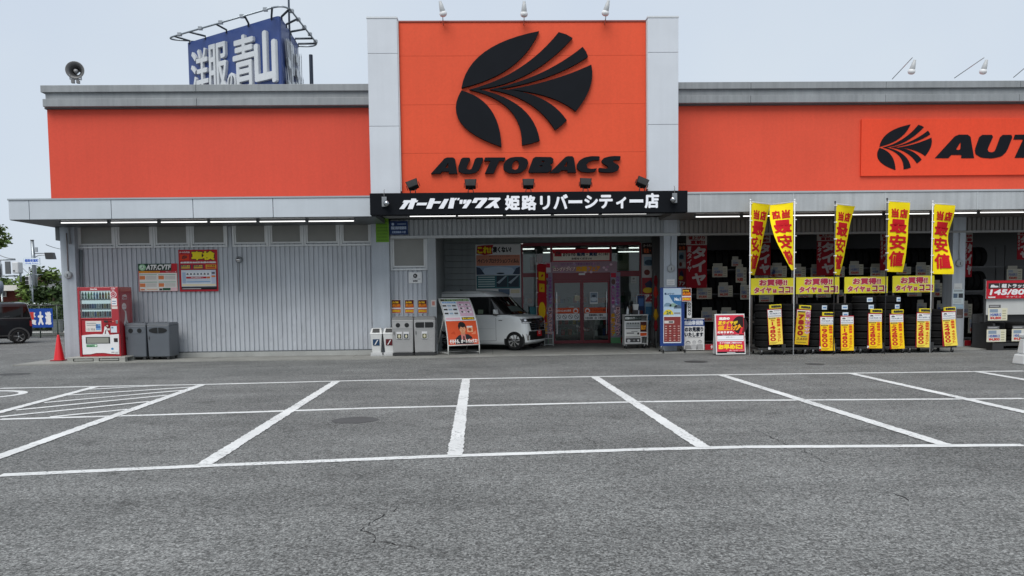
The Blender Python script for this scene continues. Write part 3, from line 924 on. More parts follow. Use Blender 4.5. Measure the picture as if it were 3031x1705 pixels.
for a_, b_, side in ((1637.5, 1721.5, 0), (1722.5, 1803.5, 1)):
    x0, x1 = fx(a_), fx(b_)
    d = MB(RFR)
    d.box(x0, x0 + .05, YF, YB + .03, .04, zH0 - .004).box(x1 - .05, x1, YF, YB + .03, .04, zH0 - .004)
    d.box(x0 + .05, x1 - .05, YF, YB + .03, .04, .14).box(x0 + .05, x1 - .05, YF, YB + .03, zH0 - .07, zH0 - .004)
    dr = part(d, 'sliding_door', 'painted_metal')
    sub(MB().box(x0 + .05, x1 - .05, YB, YB + .008, .14, zH0 - .07), 'door_pane', 'clear_glass', dr)
    hx = x0 + .10 if side == 0 else x1 - .12
    hd = MB(G(0.55))
    hd.box(hx, hx + .02, YF - .05, YF - .035, .35, 1.75).box(hx + .003, hx + .017, YF - .035, YB, .45, .48).box(hx + .003, hx + .017, YF - .035, YB, 1.62, 1.65)
    sub(hd, 'door_handle', 'steel', dr)
    s_ = MB()
    za, zb_, zc_ = az(1700, 911, YB), az(1700, 927.5, YB), az(1700, 947.5, YB)
    y_ = YB - .003
    s_.rect(x0 + .075, zb_, x1 - .075, za, y_, C('#d8501f'))
    s_.rect(x0 + .075, zc_, x1 - .075, zb_ - .01, y_, WHITE)
    W = x1 - x0
    if side == 0:
        s_.text('いらっしゃいませ', x0 + .1, zb_ + .05, x0 + W * .62, za - .05, y_ - .002, WHITE, 0.004)
        hxm = x1 - .2
        for i in range(4):
            cx_ = x0 + .075 + (W - .15) * (i + .5) / 4
            s_.disc(cx_, (zb_ + zc_) / 2, .075, .075, y_ - .002, G(.12)).disc(cx_, (zb_ + zc_) / 2, .06, .06, y_ - .004, WHITE)
            s_.poly([(cx_ - .05, (zb_ + zc_) / 2 + .035), (cx_ - .035, (zb_ + zc_) / 2 + .05), (cx_ + .05, (zb_ + zc_) / 2 - .035), (cx_ + .035, (zb_ + zc_) / 2 - .05)], y_ - .006, G(.12))
    else:
        s_.text('オートバックス 姫路', x0 + .28, zb_ + .06, x1 - .1, za - .06, y_ - .002, C('#5d1e10'), 0.002)
        hxm = x0 + .18
        s_.text('営業時間のご案内', x0 + .22, (zb_ + zc_) / 2 + .01, x1 - .22, zb_ - .03, y_ - .002, G(.1), 0.003)
        s_.text('10:00 → 19:00', x0 + .12, zc_ + .02, x1 - .12, (zb_ + zc_) / 2 - .01, y_ - .002, G(.08), 0.004)
    zm = (za + zb_) / 2
    s_.disc(hxm, zm - .01, .085, .085, y_ - .002, WHITE)
    s_.poly([(hxm - .05, zm - .06), (hxm + .05, zm - .06), (hxm + .05, zm), (hxm, zm + .045), (hxm - .05, zm)], y_ - .004, C('#d8501f'))
    sub(s_, 'door_sticker', 'printed_sheet', dr)
part(MB(WHITE).box(fx(1713), fx(1731), YF - .05, YF, az(1720, 814, YB), az(1720, 809, YB)), 'door_sensor', 'plastic')

# posters and signs of the shop front ------------------------------------------------
def px_sheet(name, label, cat, box, Y, draw, t=0.012, **k):
    x0, z1 = at(box[0], box[1], Y)
    x1, z0 = at(box[2], box[3], Y)
    return sheet(name, label, cat, (x0, Y - t, z0), x1 - x0, z1 - z0, t, draw, **k)
def mark(p, x, z, w, h, y, c=(.02, .02, .025)):
    """the small leaf emblem used on the shop's prints"""
    for o_ in LEAF:
        p.poly([(x + (a_ - 782) / 1036 * w, z + h - (b_ - 252) / 898 * h) for a_, b_ in o_][::-1], y, c)
def d_film(p, w, h):
    p.rect(0, 0, w, h, L[0], WHITE)
    p.rect(.02, h * .60, w - .02, h * .80, L[1], C('#cf8a70'))
    p.poly([(0.02 * w, h * .83), (.04 * w, h * .97), (.20 * w, h * .985), (.40 * w, h * .99), (.36 * w, h * .9), (.38 * w, h * .82), (.2 * w, h * .80)], L[1], C('#b5121b'))
    p.text('これ!', .04 * w, h * .83, .35 * w, h * .965, L[2], YEL, 0.018)
    p.text('凄くない?', .38 * w, h * .845, .80 * w, h * .96, L[2], BLACK, 0.010)
    p.text('車のボディを守る透明フィルム', .3 * w, h * .765, .95 * w, h * .79, L[2], C('#7a3020'))
    p.text('ペイントプロテクションフィルム', .04 * w, h * .645, .96 * w, h * .735, L[2], C('#4a3a30'), 0.006)
    p.rect(0.02, h * .43, w - .02, h * .595, L[1], C('#8fa9c4'))
    p.poly([(.1 * w, h * .44), (.2 * w, h * .56), (.5 * w, h * .585), (.8 * w, h * .56), (.95 * w, h * .44)], L[2], C('#b9cbdc'))
    p.poly([(.02, h * .43), (.2 * w, h * .44), (.10 * w, h * .56), (.02, h * .58)], L[3], C('#2f3f55'))
    p.poly([(w - .02, h * .43), (.82 * w, h * .44), (.9 * w, h * .55), (w - .02, h * .58)], L[3], C('#2f3f55'))
    p.disc(.55 * w, h * .455, .09 * w, .014 * h, L[3], C('#1c2430'))
    p.rect(0.02, h * .17, w - .02, h * .42, L[1], C('#3f7078'))
    for i in range(5): p.rect(.05 * w, h * (.375 - i * .043), .42 * w, h * (.395 - i * .043), L[2], C('#bcd2d0'))
    for x in (.46, .72):
        p.rect(x * w, h * .2, (x + .24) * w, h * .41, L[2], C('#2b3b48'))
        p.poly([(x * w, h * .28), ((x + .2) * w, h * .41), ((x + .24) * w, h * .41), ((x + .06) * w, h * .26)], L[3], C('#9fb0ba'))
    p.rect(.05 * w, h * .02, .3 * w, h * .1, L[2], C('#9aa5ad'))
    p.disc(.3 * w, h * .1, .2 * w, .03 * h, L[3], C('#4a545b'))
    p.rect(.5 * w, h * .05, .75 * w, h * .16, L[2], C('#5b6f85'))
    p.rect(.77 * w, h * .08, .97 * w, h * .15, L[2], C('#d9cfae'))
px_sheet('film_poster', 'tall paint film poster with a blue car bonnet on the siding behind the white van', 'poster', (1407, 724, 1542, 880), YB, d_film)
def d_buy(p, w, h):
    p.rect(0, 0, w, h, L[0], C('#c3142a'))
    p.rect(.02, .03, w - .02, h - .14, L[1], C('#e9e2d2'))
    p.rect(.06, h * .42, .06 + .24, h * .42 + .2, L[2], C('#b3202a'))
    mark(p, .10, h * .42 + .04, .16, .13, L[3])
    p.text('おクルマの', .34, h * .42, w * .40, h * .70, L[2], C('#3a2a1c'), 0.006)
    p.text('販売・買取', w * .42, h * .42, w * .78, h * .72, L[2], C('#1a3354'), 0.009)
    p.text('のこと毎日', w * .80, h * .46, w * .97, h * .66, L[2], C('#3a2a1c'), 0.003)
    p.text('お任せください!!', w * .33, h * .14, w * .68, h * .32, L[2], C('#3a2a1c'), 0.004)
px_sheet('buying_sign', 'cream car buying sign with red top edge above the sliding doors', 'sign', (1635, 738, 1805, 773), YB - .05, d_buy, .04)
def d_fair(p, w, h):
    p.rect(0, 0, w, h, L[0], C('#a98d99'))
    for i in range(26):
        x, z = random.uniform(.02, .95) * w, random.uniform(.05, .85) * h
        p.disc(x, z, .05, .04, L[1] - i * .00005, random.choice([C('#c58fae'), C('#b7a6cc'), C('#9fbf9a'), C('#e6c8d6')]), n=7)
    p.rect(.01, .02, .2, h - .02, L[2], C('#e8dfe4'))
    p.rect(.02, h * .5, .18, h - .04, L[3], C('#c3203c'))
    p.text('GO! おでかけ車検点検がおトク!', w * .22, h * .66, w * .76, h * .93, L[2], C('#8d5a8a'), 0.003)
    p.text('ロングドライブ', w * .11, h * .12, w * .43, h * .56, L[4], C('#7c2f4a'), 0.022, 0.2)
    p.text('ロングドライブ', w * .117, h * .14, w * .423, h * .54, L[6], C('#f2ded4'), 0.008, 0.2)
    p.text('応援', w * .43, h * .10, w * .59, h * .60, L[4], C('#e8a91c'), 0.016)
    p.text('フェア', w * .60, h * .10, w * .77, h * .60, L[4], C('#e39327'), 0.016, 0.2)
px_sheet('fair_banner', 'wide pink drive fair banner with yellow lettering above the doors', 'banner', (1612, 776, 1826, 806), YB - .03, d_fair, .006)
def d_side(p, w, h):
    p.rect(0, 0, w, h, L[0], C('#978c9d'))
    for i in range(40):
        x, z = random.uniform(.05, .9) * w, random.uniform(.02, .97) * h
        p.disc(x, z, .045, .045, L[1] - i * .00004, random.choice([C('#c98fae'), C('#a7b6d4'), C('#8fb99a'), C('#e0c3d6')]), n=7)
    p.rect(0.0, h * .0, w, h * .10, L[2], C('#5f9a6a'))
    p.rect(w * .05, h * .93, w * .55, h * .99, L[2], C('#c3203c'))
    p.disc(w * .3, h * .87, w * .22, .09, L[2], C('#6a4a48'))
    p.text('楽しい車検', w * .08, h * .56, w * .42, h * .82, L[3], C('#a94f8c'), 0.006, vert=True)
    p.text('大きな車もおまかせ', w * .55, h * .56, w * .92, h * .95, L[3], C('#8f4f9c'), 0.006, vert=True)
    p.text('ロングドライブ', w * .5, h * .12, w * .97, h * .53, L[3], C('#7d1f38'), 0.024, vert=True)
    p.text('ロングドライブ', w * .53, h * .125, w * .94, h * .525, L[5], C('#e9c6c2'), 0.007, vert=True)
    p.text('応援フェア', w * .04, h * .12, w * .46, h * .44, L[3], C('#e0a01a'), 0.014, vert=True)
px_sheet('side_banner', 'narrow pink fair banner on the left door jamb beside the van bonnet', 'banner', (1607, 808, 1637, 1021), YB - .06, d_side, .006)
px_sheet('side_banner', 'narrow pink fair banner on the right door jamb nearest the tyre trolley', 'banner', (1806.5, 806, 1837, 1020), YB - .06, d_side, .006)
def d_door_poster(p, w, h):
    p.rect(0, 0, w, h, L[0], WHITE)
    p.rect(.02, h * .12, w - .02, h - .02, L[1], C('#8796a5'))
    p.disc(w / 2, h * .4, w * .4, h * .18, L[2], C('#c7d0d8'))
    p.disc(w / 2, h * .66, w * .22, h * .12, L[2], C('#42505e'))
px_sheet('door_poster', 'small grey photo poster taped to the right sliding door', 'poster', (1745.5, 864.5, 1770, 899), YB - .045, d_door_poster, .004)
def d_notice(p, w, h):
    p.rect(0, 0, w, h, L[0], C('#cfc8ae'))
    for i in range(4): p.rect(w * .15, h * (.2 + .17 * i), w * .85, h * (.26 + .17 * i), L[1], G(.15))
px_sheet('door_notice', 'small cream notice beside the meeting edge of the left sliding door', 'notice', (1701, 875, 1715, 890), YB - .045, d_notice, .004)
def d_loan(p, w, h):
    p.rect(0, 0, w, h, L[0], C('#c9c3c0'))
    p.rect(0, h * .86, w, h, L[1], C('#2d1d1a'))
    p.text('オートバックスの', w * .08, h * .945, w * .92, h * .985, L[2], C('#d8cfc8'), 0.003)
    p.text('板金・塗装', w * .1, h * .875, w * .9, h * .935, L[2], C('#d86a3c'), 0.006)
    p.rect(w * .1, h * .72, w * .72, h * .83, L[1], C('#8ba4b4')).disc(w * .42, h * .76, w * .27, h * .035, L[2], C('#3e5566'))
    p.disc(w * .3, h * .64, w * .18, h * .035, L[1], C('#7b3b34')).rect(w * .55, h * .6, w * .95, h * .68, L[1], C('#e8e1dc'))
    p.rect(0, h * .28, w, h * .575, L[1], C('#a3363e'))
    p.poly([(w * .15, h * .5), (w * .5, h * .55), (w * .75, h * .46), (w * .35, h * .42)], L[2], C('#2f3552'))
    p.disc(w * .35, h * .42, w * .3, h * .035, L[3], C('#e0bb34'))
    p.text('ア', w * .12, h * .30, w * .45, h * .37, L[3], C('#e9e3df'), 0.01).text('ン', w * .5, h * .30, w * .85, h * .37, L[3], C('#e9e3df'), 0.01)
    p.rect(0, 0, w, h * .26, L[1], C('#8fb6cc'))
    p.rect(w * .06, h * .05, w * .6, h * .22, L[2], C('#41759a'))
px_sheet('repair_poster', 'tall bodywork poster column between the shop glass and the grey pillar', 'poster', (1900, 719, 1949, 960), YB, d_loan)

# inside the shop: floor, shelves with goods, ceiling tubes seen through the glass
part(MB(C('#8f9496')).box(xr0, XR - .3, YB + .11, 41, .0, .035), 'shop_floor', 'concrete')
part(MB(C('#a9b0b2')).box(-2.6, 8.9, 36.0, 36.1, .035, zCe), 'inner_wall', 'painted_metal')
for i, (x, y, r_) in enumerate([(x, y, 0) for y in (25.8, 28.2, 30.8, 33.4) for x in (1.2, 2.9, 4.6, 6.3)]):
    t = thing('ceiling_light', 'lit fluorescent tube on the shop ceiling behind the glass front', 'lamp', (x, y, zCe - .02), 0, 'lit tubes on the shop ceiling')
    MB(WHITE).box(-.62, .62, -.06, .06, -.05, 0).build('lamp_body', 'plastic', t)
    MB((1, .98, .95)).tube([(-.58, 0, -.075), (.58, 0, -.075)], .02, 8).build('tube', 'lit_tube', t)
goods = [C(c) for c in ('#b02a2a', '#2a4a8a', '#c9a52a', '#d8d8d2', '#2e6a4a', '#c86a2a', '#3a3a3e', '#7a8a9a')]
for si, (x, y) in enumerate(((1.0, 27.0), (2.6, 27.6), (4.3, 26.9), (5.6, 27.4), (1.4, 30.0), (3.4, 30.2), (5.2, 30.0))):
    t = thing('shelf_unit', 'grey shelf unit of boxed goods inside the shop, %s row behind the glass' % ('first' if y < 29 else 'second'), 'shelf', (x, y, .035), 0, 'goods shelves inside the shop')
    f = MB(G(.35))
    f.box(-.6, -.57, 0, .4, 0, 1.7).box(.57, .6, 0, .4, 0, 1.7).box(-.57, .57, .38, .4, 0, 1.7)
    f.build('frame', 'painted_metal', t)
    for z in (.1, .5, .9, 1.3):
        MB(G(.4)).box(-.57, .57, 0, .378, z, z + .025).build('shelf_board', 'painted_metal', t)
    for z in (.125, .525, .925, 1.325):
        x_ = -.55
        while x_ < .45:
            w_, h_ = random.uniform(.08, .2), random.uniform(.15, .3)
            MB(random.choice(goods)).box(x_, x_ + w_ - .01, .03, .3, z, z + h_).build('goods_box', 'plastic', t)
            x_ += w_

# stacked goods and notices by the left and right panes of the shop front
t = thing('goods_stack', 'stack of teal and yellow boxes behind the van, left of the doors', 'boxes', (ax(1566, 900, 24.2), 24.1, .03))
z = 0
for i, (c_, h_, w_) in enumerate((('#7a2a1c', .3, .3), ('#8a7a1e', .3, .28), ('#a08a20', .26, .28), ('#8f9a2a', .12, .26), ('#3f7f86', .28, .26))):
    MB(C(c_)).box(random.uniform(0, .02), w_, 0, .25, z, z + h_ - .01).build('carton', 'printed_sheet', t, .006)
    z += h_
px_sheet('glass_notice', 'white notice on the glass right of the doors', 'notice', (1867, 818, 1884, 838), YB - .02, lambda p, w, h: p.rect(0, 0, w, h, L[0], C('#b9bdb9')).disc(w * .5, h * .65, w * .2, h * .15, L[1], G(.2)).rect(w * .2, h * .2, w * .8, h * .3, L[1], G(.3)), .004)
px_sheet('glass_poster', 'grey and red poster inside the glass left of the doors', 'poster', (1548, 746, 1585, 806), YB + .12, lambda p, w, h: p.rect(0, 0, w, h, L[0], C('#9aa09c')).rect(w * .55, h * .1, w * .98, h * .75, L[1], C('#6a2a30')).rect(w * .6, h * .3, w * .9, h * .6, L[2], C('#8a5a4a')), .004)
px_sheet('glass_poster', 'red sale poster inside the glass beside the left door banner', 'poster', (1588, 752, 1607, 800), YB + .13, lambda p, w, h: p.rect(0, 0, w, h, L[0], C('#8c1c28')).rect(w * .1, h * .5, w * .9, h * .9, L[1], C('#b8383a')).rect(w * .15, h * .12, w * .85, h * .4, L[1], C('#c9bcb4')), .004)
px_sheet('glass_poster', 'pale poster inside the glass at the upper right of the doors', 'poster', (1815, 748, 1862, 800), YB + .12, lambda p, w, h: p.rect(0, 0, w, h, L[0], C('#8d8a6e')).rect(w * .1, h * .55, w * .6, h * .9, L[1], C('#4f5a3a')).rect(w * .1, h * .1, w * .9, h * .4, L[1], C('#a09a80')), .004)
# ================================================================== fixtures on the building
ORD = ['first', 'second', 'third', 'fourth', 'fifth', 'sixth', 'seventh', 'eighth', 'ninth', 'tenth']
def tube_lamp(p0, p1, py0, py1, Y, label, group):
    x0, z0 = at(p0, py0, Y)
    x1, z1 = at(p1, py1, Y)
    z = (z0 + z1) / 2
    t = thing('fluorescent_light', label, 'lamp', ((x0 + x1) / 2, Y, z), 0, group)
    h = (x1 - x0) / 2
    MB((1.0, 0.99, 0.97)).tube([(-h, 0, 0), (h, 0, 0)], 0.013, 8).build('tube', 'lit_tube', t)
    b = MB(C('#54585a'))
    b.box(-h - .035, -h, -.02, .02, -.02, .09).box(h, h + .035, -.02, .02, -.02, .09).box(-h, h, -.012, .012, .06, .09)
    b.build('lamp_holder', 'painted_metal', t)
le = [(181, 318), (329, 466), (477, 614), (623, 759), (769, 904), (914, 1048)]
for i, (a_, b_) in enumerate(le):
    tube_lamp(a_, b_, 659 - i * .9, 659 - i * .9, 19.25, 'lit tube light under the left canopy, %s from the left end' % ORD[i], 'tubes under the left canopy')
for i, (a_, b_) in enumerate([(1213, 1349), (1356, 1488), (1498, 1630), (1640, 1771), (1781, 1913)]):
    tube_lamp(a_, b_, 640 - i * 1.7, 639 - i * 1.7, 19.35, 'lit tube light under the black name board, %s from its left end' % ORD[i], 'tubes under the name board')
for i, (a_, b_) in enumerate([(2059, 2189), (2199, 2330), (2340, 2470), (2480, 2610), (2620, 2750), (2761, 2890), (2900, 3030)]):
    tube_lamp(a_, b_, 641.5 - i * 2.1, 641 - i * 2.1, 19.25, 'lit tube light under the right canopy, %s from the black name board' % ORD[i], 'tubes under the right canopy')

# horn loudspeaker on the parapet
x, z = at(228, 249, YP)
t = thing('horn_loudspeaker', 'grey round horn loudspeaker on the parapet at the left end of the roof', 'loudspeaker', (x, YP, z), R(12))
t.scale = (.9, .9, .9)
h = MB(C('#5a5c5e'))
h.lathe([(.06, .38), (.07, .25), (.10, .12), (.17, .02), (.255, -.06), (.262, -.05), (.18, .04), (.11, .14)], (0, -.1, .37), 'y', 28, cols=[G(.07)] * 3 + [G(.1), G(.28), G(.28), G(.2)])
h.build('horn', 'painted_metal', t)
MB(G(.3)).lathe([(0, -.02), (.05, -.01), (.062, .05), (.055, .12), (.0, .12)], (0, -.08, .37), 'y', 20).build('throat_cone', 'plastic', t)
MB(G(.3)).box(-.16, .16, -.13, -.07, .10, .13).box(-.16, -.14, -.13, -.07, .13, .24).box(.14, .16, -.13, -.07, .13, .24).build('bracket', 'steel', t)
MB(G(.15)).box(-.12, -.04, -.14, -.04, 0, .10).box(.02, .1, -.14, -.04, 0, .08).build('foot', 'painted_metal', t)

# lamps on the tower top
def spot(loc, tilt_x, tilt_y, label, group, arm=None):
    t = thing('spot_lamp', label, 'lamp', loc, 0, group)
    Mx = Matrix.Scale(.78, 4) @ Matrix.Rotation(tilt_y, 4, 'Y') @ Matrix.Rotation(tilt_x, 4, 'X')
    hd = MB(C('#aeb1b2'))
    hd.M = Mx
    hd.lathe([(.0, .30), (.045, .30), (.05, .22), (.062, .215), (.085, .04), (.09, .0)], (0, 0, 0), 'z', 16)
    hd.build('lamp_body', 'painted_metal', t)
    gl_ = MB((.75, .76, .76))
    gl_.M = Mx
    gl_.lathe([(.09, 0), (.115, -.04), (.12, -.08), (.10, -.135), (.05, -.165), (0, -.17)], (0, 0, 0), 'z', 16)
    gl_.build('reflector_bulb', 'plastic', t)
    s_ = MB(G(.5))
    s_.tube(arm, .012, 6)
    s_.build('arm', 'steel', t)
for i, (px, py, ty, w) in enumerate(((1312, 45, -.25, 'left'), (1550, 46, 0, 'middle'), (1789, 43, .25, 'right'))):
    x, z = at(px, py, YT)
    spot((x, YT - .25, z), 0.35, ty, 'grey spot lamp on the sign tower, the %s of three' % w, 'spot lamps on the tower top', [(0, .02, -.12), (0, .1, -.2), (0, .35, -.25)])
for i, (px, py, bx, by) in enumerate(((2700, 205, 2641, 234), (2912, 205, 2825, 231), (3075, 200, 3000, 229))):
    x, z = at(px, py, YP - 1.2)
    bx_, bz = at(bx, by, YP - .1)
    spot((x, YP - 1.2, z), 0.3, .12, 'pale spot lamp on a thin arm above the right wing, %s from the tower' % ORD[i], 'arm lamps above the right wing',
         [(0, 0, .30), (bx_ - x, 1.1, bz - z)])
# floodlights along the top of the name board
for i, (px, py, ry) in enumerate(((1222, 548, -.35), (1393, 546, 0), (1564, 545, 0), (1733, 543, .05), (1900, 541, .4))):
    x, z = at(px, py, YS + .2)
    t = thing('floodlight', 'black floodlight on the name board, %s from the left' % ORD[i], 'lamp', (x, YS + .2, zs1), 0, 'floodlights on the name board')
    hh = z - zs1
    m = MB(G(.02))
    m.M = Matrix.Translation((0, 0, hh)) @ Matrix.Rotation(ry, 4, 'Y') @ Matrix.Rotation(-.5, 4, 'X')
    m.hexa([(-.13, -.05, -.08), (.13, -.05, -.08), (.13, .09, -.08), (-.13, .09, -.08)], [(-.15, -.09, .10), (.15, -.09, .10), (.12, .09, .08), (-.12, .09, .08)])
    m.box(-.06, .06, .09, .14, -.06, .05).box(-.165, -.15, -.03, .03, -.09, .03).box(.15, .165, -.03, .03, -.09, .03)
    m.build('lamp_housing', 'matt_black', t, 0.01)
    gl_ = MB(G(.04))
    gl_.M = m.M
    gl_.add([(-.13, -.096, .09), (.13, -.096, .09), (.115, -.058, -.07), (-.115, -.058, -.07)], [(0, 3, 2, 1)])
    gl_.build('lamp_glass', 'rubber', t)
    MB(G(.03)).tube([(-.07, 0, 0), (-.05, 0, hh - .08)], .012, 6).tube([(.07, 0, 0), (.05, 0, hh - .08)], .012, 6).box(-.1, .1, -.05, .05, 0, .015).build('stand', 'painted_metal', t)
# small bracket lamps on the face of the name board
for px, py, w, sg in ((1138, 598, 'left', 1), (1996, 587, 'right', -1)):
    x, z = at(px, py, YS)
    t = thing('bracket_lamp', 'small grey bracket lamp on the %s end of the black name board' % w, 'lamp', (x, YS - .002, z), 0, 'bracket lamps on the name board')
    MB(C('#7c8084')).box(-.06, .06, -.05, 0, -.12, .12).build('back_plate', 'painted_metal', t, .008)
    MB(C('#a9adb0')).lathe([(0, -.20), (.05, -.19), (.075, -.14), (.06, -.06), (.03, -.05)], (.07 * sg, 0, -.05), 'y', 14).build('lamp_head', 'chrome', t)
    MB(G(.2)).tube([(0, -.03, .1), (0, -.03, .27), (0, .02, .30)], .01, 6).build('cable', 'plastic', t)
# round wall boxes with cables on the pillars
for px, py, Y, top, w in ((203.5, 814, YP, 690, 'left end pillar'), (1985.5, 795, YP, 700, 'pillar right of the entrance'), (2838, 779, YP, 690, 'pillar right of the tyre banners')):
    x, z = at(px, py, Y)
    t = thing('round_switch_box', 'round pale wall box with a cable on the %s' % w, 'switch box', (x, Y, z), 0, 'round boxes on the pillars')
    MB(C('#a8adaf')).lathe([(0, -.07), (.09, -.07), (.102, -.055), (.105, 0)], (0, 0, 0), 'y', 24).build('cover', 'painted_metal', t)
    MB(G(.08)).box(-.012, .012, -.075, -.068, -.05, .03).build('keyhole', 'plastic', t)
    MB(C('#7e6f68') if px < 300 else C('#b4b8ba')).tube([(0, -.02, .1), (0, -.02, az(px, top, Y) - z)], .012, 6).build('cable', 'plastic', t)
# chrome dome lamp on the left wall
x, z = at(708, 769, YW)
t = thing('dome_wall_lamp', 'round chrome dome lamp on the corrugated wall under the window strip', 'lamp', (x, YW - .002, z))
MB(C('#7d8184')).lathe([(.095, 0), (.095, -.03), (.08, -.04)], (0, 0, 0), 'y', 20).build('base_ring', 'painted_metal', t)
MB(G(.6)).lathe([(.08, -.035), (.078, -.07), (.06, -.11), (.03, -.135), (0, -.14)], (0, 0, 0), 'y', 20).build('dome', 'chrome', t)
MB(G(.2)).tube([(0, -.01, -.08), (-.01, -.01, -.9)], .008, 6).build('cable', 'plastic', t)

# ================================================================== posters on the left wall
def d_atf(p, w, h):
    p.rect(0, 0, w, h, L[0], C('#c5202b'))
    p.rect(0, h * .74, w * .85, h, L[1], C('#17432f'))
    p.disc(w * .11, h * .865, w * .09, h * .115, L[2], C('#9fd0a0')).disc(w * .10, h * .875, w * .06, h * .08, L[3], C('#cfe8cf'))
    for a_ in (90, 210, 330):
        p.poly([(w * .11 + .01, h * .86), (w * .11 - .01, h * .865), (w * .11 + .09 * math.cos(R(a_)), h * .865 + .1 * math.sin(R(a_)))], L[4], C('#3a6a50'))
    p.text('ATF.CVTF', w * .19, h * .765, w * .86, h * .975, L[2], G(.02), 0.022, .25)
    p.text('ATF.CVTF', w * .20, h * .775, w * .85, h * .965, L[4], C('#e8e8e2'), 0.008, .25)
    p.rect(w * .02, h * .675, w * .55, h * .725, L[1], C('#efae1d'))
    p.text('オートバックスの定期交換', w * .04, h * .682, w * .53, h * .718, L[2], C('#a3341f'))
    p.text('交換メニュー表', w * .70, h * .68, w * .98, h * .72, L[2], WHITE)
    p.rect(w * .02, h * .01, w * .985, h * .66, L[1], C('#ece9e0'))
    for j, z in enumerate((.41, .14)):
        for x in (.03, .51):
            p.rect(x * w, (z + .18) * h, (x + .44) * w, (z + .205) * h, L[2], C('#8fb59f'))
            p.rect(x * w, (z + .02) * h, (x + .14) * w, (z + .15) * h, L[2], C('#e2854f'))
            for k in range(4): p.rect((x + .16) * w, (z + .025 + .034 * k) * h, (x + .43) * w, (z + .04 + .034 * k) * h, L[2], C('#b9b4ac'))
    p.rect(.04 * w, .04 * h, .15 * w, .09 * h, L[2], C('#e2854f')).rect(.2 * w, .05 * h, .48 * w, .09 * h, L[2], C('#e8c0a0'))
    p.rect(.52 * w, .03 * h, .60 * w, .1 * h, L[2], G(.05)).rect(.61 * w, .03 * h, .81 * w, .12 * h, L[2], C('#2e5a40')).rect(.82 * w, .02 * h, .97 * w, .13 * h, L[2], C('#f0c8cc'))
px_sheet('service_poster', 'green-headed oil service poster with white price tables on the corrugated wall', 'poster', (409, 781, 528, 861.5), YW - .03, d_atf, .015)
def d_shaken(p, w, h):
    p.rect(0, 0, w, h, L[0], C('#b71d2c'))
    p.text('オートバックスの', w * .03, h * .92, w * .29, h * .965, L[1], WHITE, 0.003)
    p.rect(w * .03, h * .75, w * .27, h * .89, L[1], C('#e0411f'))
    mark(p, w * .09, h * .775, w * .13, h * .095, L[2])
    p.text('車検', w * .31, h * .735, w * .95, h * .98, L[1], G(.02), 0.045)
    p.text('車検', w * .33, h * .75, w * .93, h * .965, L[3], C('#f2dc1e'), 0.018)
    p.text('全国累計500万台超の実績!', w * .04, h * .675, w * .96, h * .72, L[1], WHITE, 0.006)
    for i, x in enumerate((.04, .36, .69)):
        p.rect(x * w, h * .545, (x + .27) * w, h * .64, L[1], C('#e8b53a') if i == 2 else C('#28315c'))
        p.text('土日も車検', (x + .02) * w, h * .595, (x + .25) * w, h * .63, L[2], C('#f3d34a') if i < 2 else C('#7a2a1a'), 0.002)
        p.rect((x + .02) * w, h * .555, (x + .25) * w, h * .585, L[2], C('#e8b53a') if i < 2 else C('#c43a2a'))
    p.rect(w * .05, h * .045, w * .96, h * .525, L[1], C('#0d0d10'))
    p.rect(w * .055, h * .12, w * .945, h * .515, L[2], C('#dfe3e9'))
    p.rect(w * .08, h * .2, w * .17, h * .46, L[3], C('#a9bcd2'))
    p.rect(w * .18, h * .38, w * .82, h * .45, L[3], C('#f0f0f0'))
    for i in range(7):
        x = .19 + .088 * i
        p.rect(x * w, h * .40, (x + .055) * w, h * .425, L[4], random.choice([G(.1), C('#5a6a7a'), G(.25), G(.03)]))
        p.disc((x + .028) * w, h * .425, .022 * w, .018 * h, L[5], random.choice([G(.1), C('#5a6a7a'), G(.25)]), n=10)
    p.rect(w * .18, h * .31, w * .70, h * .355, L[3], C('#c01f2b')).rect(w * .71, h * .31, w * .79, h * .355, L[3], C('#e07a3a'))
    p.text('49,280円〜', w * .30, h * .318, w * .62, h * .348, L[4], WHITE, 0.002)
    p.rect(w * .18, h * .22, w * .80, h * .24, L[3], C('#5a9ad0')).rect(w * .18, h * .25, w * .80, h * .30, L[3], C('#cfd9e4'))
    p.rect(w * .83, h * .18, w * .93, h * .5, L[3], C('#c9cfe0')).rect(w * .83, h * .34, w * .93, h * .38, L[4], C('#e8863a')).rect(w * .84, h * .42, w * .92, h * .46, L[4], G(.08))
    p.rect(w * .07, h * .135, w * .93, h * .175, L[3], C('#f0e0b8'))
    p.rect(w * .07, h * .06, w * .55, h * .075, L[3], C('#d8d0d0')).rect(w * .07, h * .085, w * .93, h * .11, L[3], C('#3a3f48'))
px_sheet('inspection_poster', 'red vehicle inspection poster with big yellow characters on the corrugated wall', 'poster', (528.5, 740, 648, 862), YW - .03, d_shaken, .02)
def d_green(p, w, h):
    p.rect(0, 0, w, h, L[0], C('#6fa02e'))
    for i in range(7): p.text('普通自動車整備事業', w * .1, h * (.06 + .13 * i), w * .9, h * (.11 + .13 * i), L[1], C('#2c5217'))
px_sheet('green_plaque', 'bright green hanging plaque at the top of the pillar left of the entrance', 'sign', (1112, 646, 1152, 717), YP, d_green, .02)
def d_blue(p, w, h):
    p.rect(0, 0, w, h, L[0], C('#14305f'))
    p.disc(w * .18, h * .78, w * .07, h * .1, L[1], C('#aebfd8')).rect(w * .42, h * .76, w * .9, h * .81, L[1], C('#9fb2cf'))
    p.text('認証自動車整備事業', w * .08, h * .38, w * .92, h * .62, L[1], C('#b3c2d8'), .003)
    p.text('近畿運輸局 大型', w * .12, h * .1, w * .88, h * .28, L[1], C('#9fb2cf'), .003)
